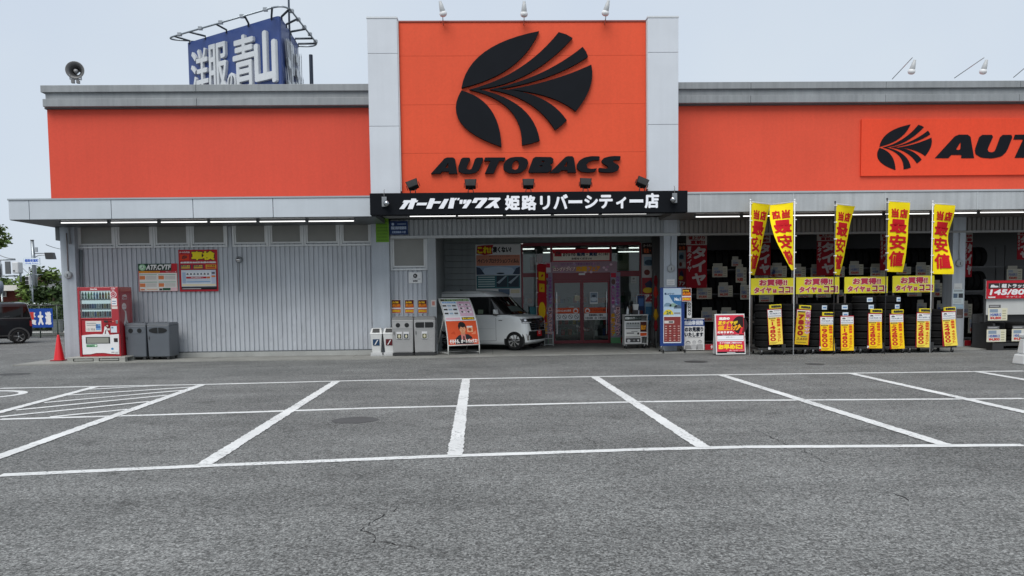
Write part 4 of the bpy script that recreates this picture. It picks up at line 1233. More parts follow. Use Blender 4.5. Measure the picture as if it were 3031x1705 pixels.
px_sheet('blue_plaque', 'small dark blue certification plaque on the header beside the green plaque', 'sign', (1153, 655, 1208, 694.5), YP - .01, d_blue, .015)
def d_royal(p, w, h):
    p.rect(0, 0, w, h, L[0], WHITE)
    p.disc(w * .5, h * .67, w * .17, h * .21, L[1], G(.02), n=8).text('R', w * .42, h * .58, w * .58, h * .76, L[2], G(.4), .004)
    p.text('ロードサービス加盟店', w * .08, h * .34, w * .92, h * .41, L[1], G(.1)).text('会員店', w * .32, h * .13, w * .68, h * .28, L[1], G(.03), .004)
px_sheet('member_plate', 'white member plate with a black seal under the single window', 'sign', (1209.5, 806, 1249, 838), YW - .01, d_royal, .01)
def d_up(p, w, h):
    p.rect(0, 0, w, h, L[0], WHITE)
    p.rect(w * .04, h * .42, w * .96, h * .97, L[1], C('#5a1712'))
    p.poly([(w * .04, h * .42), (w * .96, h * .42), (w * .96, h * .6), (w * .5, h * .5)], L[2], C('#c4401c'))
    p.text('タイヤの', w * .1, h * .72, w * .75, h * .88, L[3], C('#f6c52a'), .006, .2)
    p.text('値上げ!', w * .08, h * .48, w * .9, h * .70, L[3], C('#f08a1c'), .009, .2)
    p.rect(w * .04, h * .04, w * .96, h * .31, L[1], C('#c8461a'))
    p.text('お早めに!', w * .08, h * .09, w * .92, h * .27, L[2], C('#f6c52a'), .007)
for i, x in enumerate((1158.5, 1197.5, 1236)):
    px_sheet('price_rise_sheet', 'small orange price rise sheet on the entrance bay, %s from the left' % ORD[i], 'poster', (x, 887, x + 29, 927.5), YW - .01, d_up, .006, group='price rise sheets on the entrance bay')
px_sheet('notice_sheet', 'small white notice with red print on the entrance post behind the curved board', 'notice', (1276, 888, 1290, 908), YP + .02, lambda p, w, h: p.rect(0, 0, w, h, L[0], C('#c9c4c0')).rect(w * .2, h * .2, w * .8, h * .8, L[1], C('#b5786c')), .004)

# ================================================================== vending machine on its pallet
xv, yv = ax(237, 1060, 19.75), 19.75
VW, VD, VH = 1.06, .74, 1.83
t = thing('pallet', 'grey plastic pallet under the red vending machine', 'pallet', (xv - .22, yv - .22, .03))
m = MB(C('#a3a39c'))
for z0, z1 in ((.0, .02), (.10, .13)): m.box(0, 1.5, 0, 1.0, z0, z1)
m.build('deck', 'plastic', t, .004)
m = MB(C('#95958f'))
for a_, b_ in ((0, .16), (.68, .82), (1.34, 1.5)):
    for c_, d_ in ((0.004, .14), (.43, .57), (.86, .996)): m.box(a_ + .004, b_ - .004, c_, d_, .02, .10)
m.box(.18, .66, .012, .02, .04, .085).box(.84, 1.32, .012, .02, .04, .085)
m.build('blocks', 'plastic', t)
vm = thing('vending_machine', 'red drinks vending machine with a white front panel at the left pillar', 'vending machine', (xv, yv, .16))
VR = C('#a30d1d')
b = MB(VR)
b.box(0, VW, .09, VD, 0, VH).box(0, .06, 0, .09, 0, VH).box(VW - .2, VW, 0, .09, .60, VH)
b.box(.06, VW - .2, 0, .09, VH - .10, VH).box(.06, VW - .2, 0, .09, .98, 1.02).box(.06, VW - .2, .02, .09, .60, .98).box(.06, VW, .02, .09, 0, .60)
b.build('cabinet', 'car_paint', vm, .012)
ins = MB(C('#aeb9bd'))
ins.rect(.06, 1.02, VW - .2, VH - .1, .088)
ins.build('display_back', 'lamp_glow', vm)
ds = MB(G(.75))
for z in (1.03, 1.245, 1.495):
    ds.box(.065, VW - .205, .025, .085, z, z + .025)
    k = 0
    for i in range(18): ds.box(.075 + i * .043, .075 + i * .043 + .028, .012, .025, z - .012, z + .014, G(.8) if i % 2 else G(.6))
ds.build('shelf_strip', 'plastic', vm)
cols_ = ['#3a6f64', '#2f7f8a', '#7bbf6a', '#8fc68a', '#6fb0d8', '#4f9fd0', '#23472c', '#1c1f22', '#c9a53a', '#d8c060']
cols2 = ['#7a2020', '#6a1b1b', '#3a2a20', '#28407a', '#1f58a8', '#5f8fb8', '#d8d8d8', '#c8ccd0', '#1f2a22', '#c9b15a', '#2b2b2b', '#d8d0b8']
def bottle(x, z, hh, r_, col, cap):
    m = MB(col)
    m.lathe([(0, 0), (r_, 0), (r_, hh * .55), (r_ * .95, hh * .7), (r_ * .4, hh * .88)], (x, .055, z), 'z', 10)
    m.lathe([(r_ * 1.02, hh * .22), (r_ * 1.02, hh * .5)], (x, .055, z), 'z', 10, C(cap))
    m.lathe([(r_ * .42, hh * .87), (r_ * .42, hh), (0, hh)], (x, .055, z), 'z', 10, G(.7))
    m.build('drink_bottle', 'plastic', vm)
for i in range(10):
    bottle(.115 + i * .075, 1.52, .19, .027, C(cols_[i]), ['#d8e4dc', '#e8e8e8', '#3a9f3a', '#e8e8e8', '#ffffff', '#2a6fb8', '#b8a020', '#b02020', '#e8d070', '#f0f0e0'][i])
for i in range(12):
    m = MB(C(cols2[i]))
    m.lathe([(0, 0), (.026, 0), (.027, .01), (.027, .115), (.022, .125), (0, .125)], (.11 + i * .063, .055, 1.27), 'z', 10, cols=[C(cols2[i])] * 3 + [G(.6)] * 2)
    m.build('drink_can', 'plastic', vm)
    q = cols2[(i * 5 + 3) % 12]
    m = MB(C(q))
    m.lathe([(0, 0), (.026, 0), (.027, .01), (.027, .125), (.02, .14), (0, .14)], (.11 + i * .063, .055, 1.055), 'z', 10, cols=[C(q)] * 3 + [G(.6)] * 2)
    m.build('drink_can', 'plastic', vm)
MB().box(.062, VW - .202, .008, .012, 1.022, VH - .102).build('display_window', 'clear_glass', vm)
wp = MB(C('#dcdcdc'))
wp.prism([(.075, .06), (.28, .065), (.42, .095), (.62, .095), (.78, .07), (VW - .04, .055), (VW - .03, .59), (.82, .57), (.6, .585), (.4, .59), (.2, .575), (.07, .56)], .004, .019)
wp.build('white_panel', 'plastic', vm)
sl = MB(G(.02))
sl.box(.17, .80, -.004, .003, .345, .52)
sl.build('delivery_slot', 'plastic', vm, .006)
MB(C('#8d8f86')).add([(.20, -.006, .36), (.77, -.006, .36), (.77, -.012, .50), (.20, -.012, .50)], [(0, 1, 2, 3)]).build('slot_flap', 'dark_glass', vm)
MB(C('#2a1d1d')).box(.90, 1.0, -.004, .003, .38, .48).build('coin_return', 'plastic', vm, .02)
st = MB()
st.rect(.18, .255, .46, .325, .002, C('#2f7a4c')).text('リサイクル', .2, .27, .38, .31, 0, C('#cfe8cf')).disc(.42, .29, .03, .025, 0, C('#cfe8cf'), n=12)
st.build('front_sticker', 'printed_sheet', vm)
st = MB()
st.disc(.85, .2, .035, .03, .002, C('#3f86b4'), n=14).rect(.82, .10, .9, .12, .002, G(.2)).rect(.92, .07, 1.0, .17, .002, C('#b9b9b9')).rect(.92, .12, 1.0, .17, .0005, C('#dfe3e6'))
st.build('front_sticker', 'printed_sheet', vm)
st = MB()
st.rect(.17, .66, .58, .94, .018, C('#d8d2cc')).rect(.2, .82, .5, .84, .016, G(.3)).rect(.2, .87, .45, .89, .016, G(.3)).text('1日 現金', .2, .69, .42, .75, .016, G(.2)).rect(.44, .70, .56, .86, .016, C('#6f9ac8')).rect(.44, .76, .56, .80, .014, C('#3a5f9a'))
st.build('front_sticker', 'printed_sheet', vm)
st = MB()
st.rect(.66, .90, .77, .95, -.002, G(.03)).rect(.80, .91, .87, .94, -.002, C('#6a0d16')).disc(.9, .925, .03, .014, -.002, C('#d07a6a'), n=10)
st.build('front_sticker', 'printed_sheet', vm)
st = MB()
st.rect(.70, .77, .79, .86, -.002, C('#6a0d16')).rect(.72, .79, .77, .83, -.004, C('#b9a89a'))
st.build('front_sticker', 'printed_sheet', vm)
st = MB()
st.rect(.73, .69, .80, .74, .014, C('#dccfc8')).rect(.83, .63, .99, .80, -.002, C('#c9d4dc')).rect(.85, .74, .90, .78, -.004, C('#6a7f90'))
st.build('front_sticker', 'printed_sheet', vm)
st = MB()
st.rect(.88, 1.34, 1.02, 1.53, -.002, WHITE).rect(.90, 1.44, 1.0, 1.46, -.004, C('#4f6f9a')).rect(.90, 1.38, .99, 1.4, -.004, C('#4f6f9a')).rect(.88, 1.25, 1.03, 1.32, -.002, C('#d8cfc8'))
st.build('front_sticker', 'printed_sheet', vm)
st = MB()
st.disc(.935, 1.63, .085, .085, -.002, C('#e6d4d6')).disc(.935, 1.63, .065, .065, -.004, C('#a3152a')).disc(.935, 1.63, .04, .042, -.006, C('#e6d4d6')).disc(.935, 1.635, .026, .03, -.008, C('#a3152a'))
st.build('front_sticker', 'printed_sheet', vm)
st = MB()
st.text('いつでも', .88, 1.765, .99, 1.81, -.002, C('#e6c8cc'), .003).text('冷え', .9, 1.725, .97, 1.76, -.002, C('#e6c8cc'), .003)
st.build('front_sticker', 'printed_sheet', vm)
st = MB()
st.text('Coca-Cola', .34, 1.755, .52, 1.80, -.002, C('#e9d5d5'), .004, .3)
st.build('front_sticker', 'printed_sheet', vm)
st = MB()
st.poly([(.60, .56), (.80, .56), (.745, .68), (.735, .76), (.72, .80), (.68, .80), (.665, .76), (.65, .66)], .0, C('#dcdcdc'))
st.build('front_sticker', 'printed_sheet', vm)
st = MB()
st.poly([(.67, .60), (.69, .68), (.72, .73), (.715, .68), (.70, .64), (.705, .60)], -.003, C('#5a1015'))
st.build('front_sticker', 'printed_sheet', vm)
ss = MB()
ss.M = Matrix(((0, -1, 0, VW), (1, 0, 0, 0), (0, 0, 1, 0), (0, 0, 0, 1)))     # print on the right-hand side
ss.poly([(.20, 1.50), (.45, 1.50), (.45, 1.60), (.38, 1.64), (.22, 1.61)], L[0], C('#d9c4c4')).text('Coke', .23, 1.52, .43, 1.58, L[1], C('#a3152a'), .004)
ss.disc(.29, 1.31, .12, .095, L[0], C('#e4d6d6')).poly([(.25, 1.24), (.30, 1.17), (.33, 1.24)], L[0], C('#e4d6d6')).text('ひえひえ', .2, 1.29, .38, 1.33, L[1], C('#a3152a'))
ss.poly([(.25, .80), (.52, .80), (.50, .86), (.43, .95), (.41, 1.10), (.38, 1.20), (.33, 1.20), (.32, 1.10), (.29, .95), (.24, .88)], L[0], C('#dcd8d8'))
ss.poly([(.36, .84), (.39, .92), (.42, 1.0), (.40, .92), (.40, .84)], L[1], C('#4a1015'))
ss.build('side_sticker', 'printed_sheet', vm)
MB(G(.3)).box(.97, 1.03, -.012, .0, .86, .95).build('lock', 'steel', vm, .006)

# ================================================================== bins
def big_bin(loc, label, col, kind, group, w, d, h, lidc=None, plates=None):
    t = thing('recycling_bin', label, 'bin', loc, 0, group)
    b = MB(col)
    b.hexa([(.02, .02, .08), (w - .02, .02, .08), (w - .02, d, .08), (.02, d, .08)], [(0, 0, h * .93), (w, 0, h * .93), (w, d, h * .93), (0, d, h * .93)])
    b.build('body', 'plastic', t, .025)
    lid = MB(lidc or col)
    lid.hexa([(-.008, -.008, h * .93), (w + .008, -.008, h * .93), (w + .008, d, h * .93), (-.008, d, h * .93)], [(.03, .06, h), (w - .03, .06, h), (w - .03, d - .02, h), (.03, d - .02, h)])
    lid.build('lid', 'plastic', t, .012)
    op = MB(G(.006))
    rim = MB(tuple(c * 1.12 for c in col))
    zc_, y_ = h * .79, -.004
    if kind == 'round':
        rim.disc(w / 2, zc_, w * .42, h * .075, y_ + .002) if not plates else rim.poly([(w * .06, zc_ - .09), (w * .94, zc_ - .09), (w * .94, zc_ + .07), (w * .88, zc_ + .10), (w * .12, zc_ + .10), (w * .06, zc_ + .07)], y_ + .002)
        for x in (w * .29, w * .70): op.disc(x, zc_, .062, .062, y_ - .002)
    else:
        if plates:
            rim.poly([(w * .04, zc_ - .10), (w * .96, zc_ - .10), (w * .96, zc_ + .08), (w * .88, zc_ + .10), (w * .12, zc_ + .10), (w * .04, zc_ + .08)], y_ + .002)
            op.poly([(w * .08, zc_ - .05), (w * .13, zc_ - .075), (w * .49, zc_ - .075), (w * .49, zc_ + .075), (w * .13, zc_ + .075), (w * .08, zc_ + .05)], y_ - .002)
            op.poly([(w * .52, zc_ - .075), (w * .87, zc_ - .075), (w * .92, zc_ - .05), (w * .92, zc_ + .05), (w * .87, zc_ + .075), (w * .52, zc_ + .075)], y_ - .002)
        else:
            op.disc(w * .48, zc_, w * .38, .075, y_ - .002, n=16, a0=90, a1=270)
            op.disc(w * .52, zc_, w * .38, .075, y_ - .002, n=16, a0=-90, a1=90)
    rim.build('opening_surround', 'plastic', t)
    op.build('opening', 'plastic', t)
    MB(G(.05)).box(.05, .07, -.006, .02, h * .55, h * .63).build('latch', 'plastic', t)
    f = MB(G(.03))
    for x in (.05, w - .11):
        for y in (.04, d - .10): f.box(x, x + .06, y, y + .06, 0, .08)
    if plates: f.box(.01, w - .01, .01, d - .01, .01, .079)
    f.build('foot', 'plastic', t)
    lp = MB(tuple(c * .7 for c in col))
    lp.box(w * .3, w * .7, d * .3, d * .45, h, h + .012)
    lp.build('lid_grip', 'plastic', t)
    if plates:
        pl = MB()
        for x, c_ in plates:
            pl.rect(x - .075, .47, x + .075, .66, -.012, G(.65)).rect(x - .06, .48, x + .06, .60, -.014, c_).disc(x, .54, .03, .045, -.016, C('#c9c4a8'), n=10)
        pl.build('sorting_label', 'printed_sheet', t)
        MB(tuple(c * .8 for c in col)).poly([(.06, .14), (w * .3, .11), (w * .7, .11), (w - .06, .14), (w * .7, .125), (w * .3, .125)], -.003).build('moulded_line', 'plastic', t)
    return t
bx0, by0 = gr(393, 1067)
DB = C('#5b6066')
big_bin((bx0 - .02, 19.98, .03), 'dark grey recycling bin with two round holes next to the vending machine', DB, 'round', 'dark bins beside the vending machine', .56, .62, 1.0)
big_bin((bx0 + .56, 19.98, .03), 'dark grey recycling bin with one wide oval slot beside the vending machine', DB, 'slot', 'dark bins beside the vending machine', .60, .62, 1.0)
gx, gy = gr(1162, 1057)
LB = C('#9b9b9a')
big_bin((gx, gy - .05, .03), 'light grey recycling bin with two round holes at the entrance bay', LB, 'round', 'light grey bins at the entrance', .585, .6, 1.06, C('#7c7d7d'), [(.20, C('#4d4b35')), (.39, C('#2f3a42'))])
big_bin((gx + .595, gy - .05, .03), 'light grey recycling bin with a wide double slot beside the curved poster board', LB, 'slot', 'light grey bins at the entrance', .585, .6, 1.06, C('#7c7d7d'), [(.29, C('#5a5a3a'))])
wx, wy = gr(1099, 1056.5)
for i, (dx, c_, w) in enumerate(((.0, C('#1d3c5c'), 'dark blue'), (.35, C('#5a1a20'), 'dark red'))):
    t = thing('small_bin', 'small white plastic bin with a %s label' % w, 'bin', (wx + dx, wy - .12, .03), 0, 'small white bins by the pillar')
    m = MB(C('#cfd0ce'))
    m.hexa([(.05, .05, .03), (.27, .05, .03), (.27, .3, .03), (.05, .3, .03)], [(.0, .0, .6), (.32, .0, .6), (.32, .34, .6), (.0, .34, .6)])
    m.build('body', 'plastic', t, .015)
    m = MB(C('#d6d7d5'))
    m.hexa([(-.015, -.015, .6), (.335, -.015, .6), (.335, .355, .6), (-.015, .355, .6)], [(.03, .10, .76), (.29, .10, .76), (.29, .32, .76), (.03, .32, .76)])
    m.build('hood', 'plastic', t, .015)
    MB(G(.04)).add([(.06, .005, .645), (.26, .005, .645), (.25, .085, .745), (.07, .085, .745)], [(0, 1, 2, 3)]).build('flap', 'plastic', t)
    MB(C('#c3c4c3')).box(.0, .33, .0, .32, .0, .03).box(.01, .32, -.01, .05, .03, .10).build('tray', 'plastic', t)
    MB().add([(.07, .012, .29), (.25, .012, .29), (.25, .002, .46), (.07, .002, .46)], [(0, 1, 2, 3)], c_).add([(.11, .008, .31), (.14, .008, .31), (.22, .000, .44), (.19, .000, .44)], [(0, 1, 2, 3)], C('#d8d8d8')).build('sorting_label', 'printed_sheet', t)

# ================================================================== cone
cx_, cy_ = gr(176, 1071)
t = thing('traffic_cone', 'red traffic cone with a square base beside the left end pillar', 'cone', (cx_, cy_, .03))
MB(C('#8c1219')).box(-.16, .16, -.16, .16, 0, .03).build('base', 'plastic', t, .008)
m = MB(C('#d01a24'))
m.lathe([(.135, .03), (.13, .05), (.03, .68), (.022, .70), (.0, .70)], (0, 0, 0), 'z', 24)
m.build('cone_body', 'plastic', t)
# ================================================================== cars
def lerp_rings(rings, z):
    if z <= rings[0][0]: return rings[0][1:]
    for a_, b_ in zip(rings, rings[1:]):
        if z <= b_[0]:
            t = (z - a_[0]) / (b_[0] - a_[0])
            return tuple(p + (q - p) * t for p, q in zip(a_[1:], b_[1:]))
    return rings[-1][1:]
def nose(rings, y, z, cr, bulge):
    xr, xf, hw = lerp_rings(rings, z)
    x = xf + bulge * (1 - (y / hw) ** 2) - bulge
    q = (abs(y) - (hw - cr)) / cr
    if q > 0: x -= cr * (1 - math.sqrt(max(0, 1 - min(q, 1) ** 2)))
    return x
def tail(rings, y, z, cr):
    xr, xf, hw = lerp_rings(rings, z)
    q = (abs(y) - (hw - cr)) / cr
    return xr + (cr * (1 - math.sqrt(max(0, 1 - min(q, 1) ** 2))) if q > 0 else 0)
def wheel(t, x, y, r_, side, spokes, name='wheel'):
    m = MB(G(.018))
    m.lathe([(r_ * .66, -.085), (r_ * .86, -.09), (r_ * .97, -.07), (r_, -.03), (r_, .03), (r_ * .97, .07), (r_ * .86, .09), (r_ * .66, .085)], (0, 0, 0), 'y', 36)
    w_ = m.build(name, 'rubber', t, loc=(x, y, r_))
    y0 = .085 * side
    rim = MB(G(.03))
    rim.lathe([(0, y0 * .6), (r_ * .6, y0 * .6), (r_ * .66, y0), (r_ * .68, y0)], (0, 0, 0), 'y', 36, cols=[G(.03), G(.1), G(.6)])
    rim.build('rim', 'steel', w_)
    sp = MB(G(.55))
    for k in range(spokes):
        a_ = 2 * math.pi * k / spokes
        def P(r0, a0): return (r0 * math.cos(a0), y0 * .95, r0 * math.sin(a0))
        q = [P(r_ * .12, a_ - .35), P(r_ * .12, a_ + .25), P(r_ * .42, a_ + .22), P(r_ * .63, a_ + .38), P(r_ * .64, a_ + .05), P(r_ * .36, a_ - .05)]
        sp.add(q, [tuple(range(6))])
    sp.lathe([(0, y0), (r_ * .13, y0 * .97)], (0, 0, 0), 'y', 12)
    sp.build('spoke_set', 'chrome', w_)
def car(name, label, cat, loc, heading, rings, L_, wb0, wb1, wr, paint, roofc, z_glass, cr=.16, crr=.12, bulge=.07, spokes=8, finish='car_paint'):
    t = thing(name, label, cat, loc, heading)
    N = 20
    def ring(z, xr, xf, hw):
        ys = [hw * math.sin(math.pi / 2 * (2 * i / N - 1)) for i in range(N + 1)]
        f_ = [(nose(rings, y, z, cr, bulge), y, z) for y in ys]
        b_ = [(tail(rings, y, z, crr), y, z) for y in reversed(ys)]
        sd = [(xf + (xr - xf) * k / 6, hw, z) for k in range(1, 6)]
        return f_ + [(p[0] - cr * (1 - 2 * 0) * 0, p[1], p[2]) for p in sd] + b_ + [(xr + (xf - xr) * k / 6, -hw, z) for k in range(1, 6)]
    body, glass, roof = MB(paint), MB(G(.006)), MB(roofc)
    prev = None
    for rg in rings:
        cur = ring(*rg)
        if prev:
            zz = (prev[0][2] + cur[0][2]) / 2
            tgt = body if zz < z_glass[0] else glass if zz < z_glass[1] else roof
            k = len(cur)
            tgt.add(prev + cur, [(i, (i + 1) % k, (i + 1) % k + k, i + k) for i in range(k)], smooth=True)
        prev = cur
    roof.add(prev, [tuple(range(len(prev)))], smooth=True)
    body.add(ring(*rings[0]), [tuple(range(len(prev)))], G(.02))
    body.build('body', finish, t)
    glass.build('window_band', 'dark_glass', t)
    roof.build('roof', 'car_paint', t)
    for x in (wb0, wb1):
        for s in (-1, 1):
            hw = lerp_rings(rings, wr)[2]
            ar = MB(G(.012))
            pts = [(x + (wr + .055) * math.cos(R(a_)), (wr + .055) * math.sin(R(a_)) + wr) for a_ in range(-28, 209, 10)]
            ar.add([(p[0], s * (hw + .004), p[1]) for p in pts], [tuple(range(len(pts)))[::-s]])
            ar.build('wheel_arch', 'plastic', t)
            wheel(t, x, s * (hw - .06), wr, s, spokes)
    return t
def nose_patch(t, rings, c4, name, material, col, off=.006, cr=.16, bulge=.07, n=10):
    """patch on the front: four (y, z) corners, draped over the nose"""
    m = MB(col)
    vs_ = []
    for j in range(4):
        for i in range(n + 1):
            u, v = i / n, j / 3
            y = (c4[0][0] * (1 - u) + c4[1][0] * u) * (1 - v) + (c4[3][0] * (1 - u) + c4[2][0] * u) * v
            z = (c4[0][1] * (1 - u) + c4[1][1] * u) * (1 - v) + (c4[3][1] * (1 - u) + c4[2][1] * u) * v
            vs_.append((nose(rings, y, z, cr, bulge) + off, y * (1 + off * .6), z))
    m.add(vs_, [(j * (n + 1) + i, j * (n + 1) + i + 1, (j + 1) * (n + 1) + i + 1, (j + 1) * (n + 1) + i) for j in range(3) for i in range(n)], smooth=True)
    return m.build(name, material, t)
def side_line(t, rings, x0, z0, x1, z1, s, w=.008, name='door_seam', col=None, mtl='plastic', off=.0025):
    m = MB(col or G(.02))
    n = 6
    vs_ = []
    d = Vector((x1 - x0, 0, z1 - z0)).normalized()
    pr = Vector((-d.z, 0, d.x)) * w / 2
    for i in range(n + 1):
        x, z = x0 + (x1 - x0) * i / n, z0 + (z1 - z0) * i / n
        for q in (-1, 1):
            hw = lerp_rings(rings, z + pr.z * q)[2]
            vs_.append((x + pr.x * q, s * (hw + off), z + pr.z * q))
    m.add(vs_, [(2 * i, 2 * i + 1, 2 * i + 3, 2 * i + 2) for i in range(n)])
    return m.build(name, mtl, t)

# ---- white kei van parked in the entrance recess
RV = [(.17, .10, 3.24, .69), (.24, .03, 3.385, .725), (.40, .0, 3.395, .735), (.62, .0, 3.385, .7375), (.84, .0, 3.36, .7375), (.93, .005, 3.33, .735), (.985, .01, 3.25, .73), (1.02, .012, 3.05, .722),
      (1.055, .015, 2.84, .716), (1.075, .02, 2.80, .714), (1.56, .07, 2.30, .660), (1.585, .07, 2.28, .656), (1.66, .09, 2.17, .645), (1.72, .12, 2.02, .62), (1.76, .22, 1.85, .56), (1.782, .45, 1.6, .42)]
fwx, fwy = gr(1509, 1041)
hd = R(-27)
WB0, WB1, WR = .47, 2.93, .282
# front right wheel (near side) contact is at local (WB1, -.70)
c_, s_ = math.cos(hd), math.sin(hd)
vx = .16 + fwx - (WB1 * c_ - (-.69) * s_)
vy = (fwy + .05) - (WB1 * s_ + (-.69) * c_)
SILV = C('#e9ebe9')
van = car('kei_van', 'white boxy kei van with a red plate parked in the entrance recess', 'van', (vx, vy, .03), hd, RV, 3.395, WB0, WB1, WR, SILV, SILV, (1.06, 1.58))
np_ = lambda c4, nm, mt, col, off=.006: nose_patch(van, RV, c4, nm, mt, col, off)
np_([(-.50, .60), (.50, .60), (.58, .93), (-.58, .93)], 'grille', 'dark_glass', G(.012))
for i in range(4): np_([(-.47, .66 + i * .06), (.47, .66 + i * .06), (.47, .675 + i * .06), (-.47, .675 + i * .06)], 'grille_bar', 'plastic', G(.05), .010)
np_([(-.46, .575), (.46, .575), (.52, .60), (-.52, .60)], 'chrome_strip', 'chrome', G(.6), .012)
for s in (-1, 1):
    c4 = [(s * .44, .80), (s * .735, .80), (s * .735, .93), (s * .42, .935)]
    h_ = np_(c4, 'headlight', 'dark_glass', G(.03), .010)
    nose_patch(van, RV, [(s * .46, .81), (s * .73, .815), (s * .73, .835), (s * .46, .83)], 'light_bar', 'plastic', (.85, .86, .86), .014).parent = h_
    nose_patch(van, RV, [(s * .55, .86), (s * .70, .86), (s * .70, .91), (s * .55, .91)], 'lamp_lens', 'chrome', G(.5), .013).parent = h_
    np_([(s * .60, .30), (s * .66, .30), (s * .70, .50), (s * .66, .50)], 'corner_trim', 'chrome', G(.7), .012)
np_([(-.66, .30), (.66, .30), (.60, .56), (-.60, .56)], 'lower_intake', 'plastic', G(.012), .006)
pl_ = np_([(-.165, .40), (.165, .40), (.165, .565), (-.165, .565)], 'number_plate', 'printed_sheet', C('#c01c22'), .024)
nose_patch(van, RV, [(-.06, .47), (.06, .47), (.06, .545), (-.06, .545)], 'plate_mark', 'printed_sheet', (.8, .8, .8), .027).parent = pl_
nose_patch(van, RV, [(-.045, .485), (.04, .485), (.05, .53), (-.03, .535)], 'plate_mark', 'printed_sheet', C('#c01c22'), .029).parent = pl_
for i in range(5): np_([(-.30 + .05 * i + .5, .36), (-.285 + .05 * i + .5, .36), (-.285 + .05 * i + .5, .50), (-.30 + .05 * i + .5, .50)], 'intake_bar', 'plastic', G(.05), .010)
np_([(-.72, .2), (.72, .2), (.72, .29), (-.72, .29)], 'bumper_lip', 'car_paint', SILV, .014)
for s in (-1, 1):
    for q in ((2.33, .28, 2.33, 1.05), (1.28, .25, 1.28, 1.05), (.25, .45, .25, 1.05), (2.33, .28, 1.28, .25)): side_line(van, RV, *q, s)
    side_line(van, RV, .3, .62, 2.3, .64, s, .012, 'side_crease', tuple(c * .8 for c in SILV), 'car_paint')
    side_line(van, RV, .1, 1.06, 2.8, 1.06, s, .03, 'belt_moulding', G(.02))
    for x in (.62, 1.30, 2.12): side_line(van, RV, x, 1.09, x - .02, 1.56, s, .06, 'window_pillar', G(.015), off=.004)
    side_line(van, RV, 1.36, .92, 1.52, .92, s, .045, 'door_handle', tuple(c * .85 for c in SILV), 'car_paint', .02)
    side_line(van, RV, 1.12, .92, 1.26, .92, s, .045, 'door_handle', tuple(c * .85 for c in SILV), 'car_paint', .02)
    side_line(van, RV, 2.42, .88, 2.54, .88, s, .02, 'side_badge', G(.05))
    side_line(van, RV, .1, .21, 2.5, .21, s, .06, 'side_sill', SILV, 'car_paint', .015)
    mi = MB(SILV)
    mi.M = Matrix.Translation((2.36, s * .80, 1.14))
    mi.hexa([(-.05, -.09, -.07), (.06, -.09, -.07), (.06, .09, -.07), (-.05, .09, -.07)], [(-.05, -.10, .07), (.03, -.10, .07), (.03, .10, .07), (-.05, .10, .07)])
    mo = mi.build('door_mirror', 'car_paint', van, .025)
    MB(G(.02)).box(2.30, 2.40, s * .80 - .05, s * .80 + .05, 1.03, 1.075).build('mirror_stem', 'plastic', mo)
    side_line(van, RV, .2, 1.70, 1.9, 1.70, s, .012, 'roof_groove', G(.1))
for a_, b_ in ((.28, -.30), (-.15, -.62)):
    n0, n1 = nose(RV, a_, 1.10, .16, .07), nose(RV, b_, 1.40, .16, .07)
    MB(G(.01)).tube([(n0 + .02, a_, 1.10), (n1 + .02, b_, 1.36)], .008, 5).build('wiper', 'plastic', van)
nose_patch(van, RV, [(-.45, 1.14), (.35, 1.14), (.30, 1.30), (-.40, 1.30)], 'price_board', 'printed_sheet', C('#56635f'), .006)
side_line(van, RV, 1.72, 1.14, 1.90, 1.14, -1, .12, 'window_sticker', C('#6f7d6a'), 'printed_sheet', .006)
MB(G(.01)).add([(.75, -.03, 1.78), (.86, 0, 1.775), (.75, .03, 1.78), (.72, 0, 1.84)], [(0, 1, 3), (1, 2, 3), (2, 0, 3)]).build('antenna_fin', 'plastic', van)

# ---- dark kei wagon passing at the left edge
RD = [(.22, .12, 3.22, .68), (.30, .03, 3.37, .725), (.50, .0, 3.395, .7375), (.75, .0, 3.38, .7375), (.92, .01, 3.34, .73), (.98, .015, 3.25, .72), (1.02, .02, 2.62, .712), (1.05, .03, 2.55, .71),
      (1.48, .12, 2.12, .655), (1.50, .12, 2.10, .652), (1.58, .14, 2.02, .64), (1.63, .2, 1.9, .58), (1.66, .4, 1.7, .45)]
NAVY, PALE = C('#0c0e14'), C('#23262b')
hx, hy = gr(57, 1017)
hdg = math.pi + R(36)
c_, s_ = math.cos(hdg), math.sin(hdg)
wx_ = hx - (.48 * c_ - .68 * s_)
wy_ = hy - (.48 * s_ + .68 * c_)
wag = car('kei_wagon', 'dark navy kei wagon with a pale roof leaving at the left edge', 'car', (wx_, wy_, 0), hdg, RD, 3.395, .48, 2.90, .285, NAVY, PALE, (1.03, 1.49), spokes=5, finish='dark_paint')
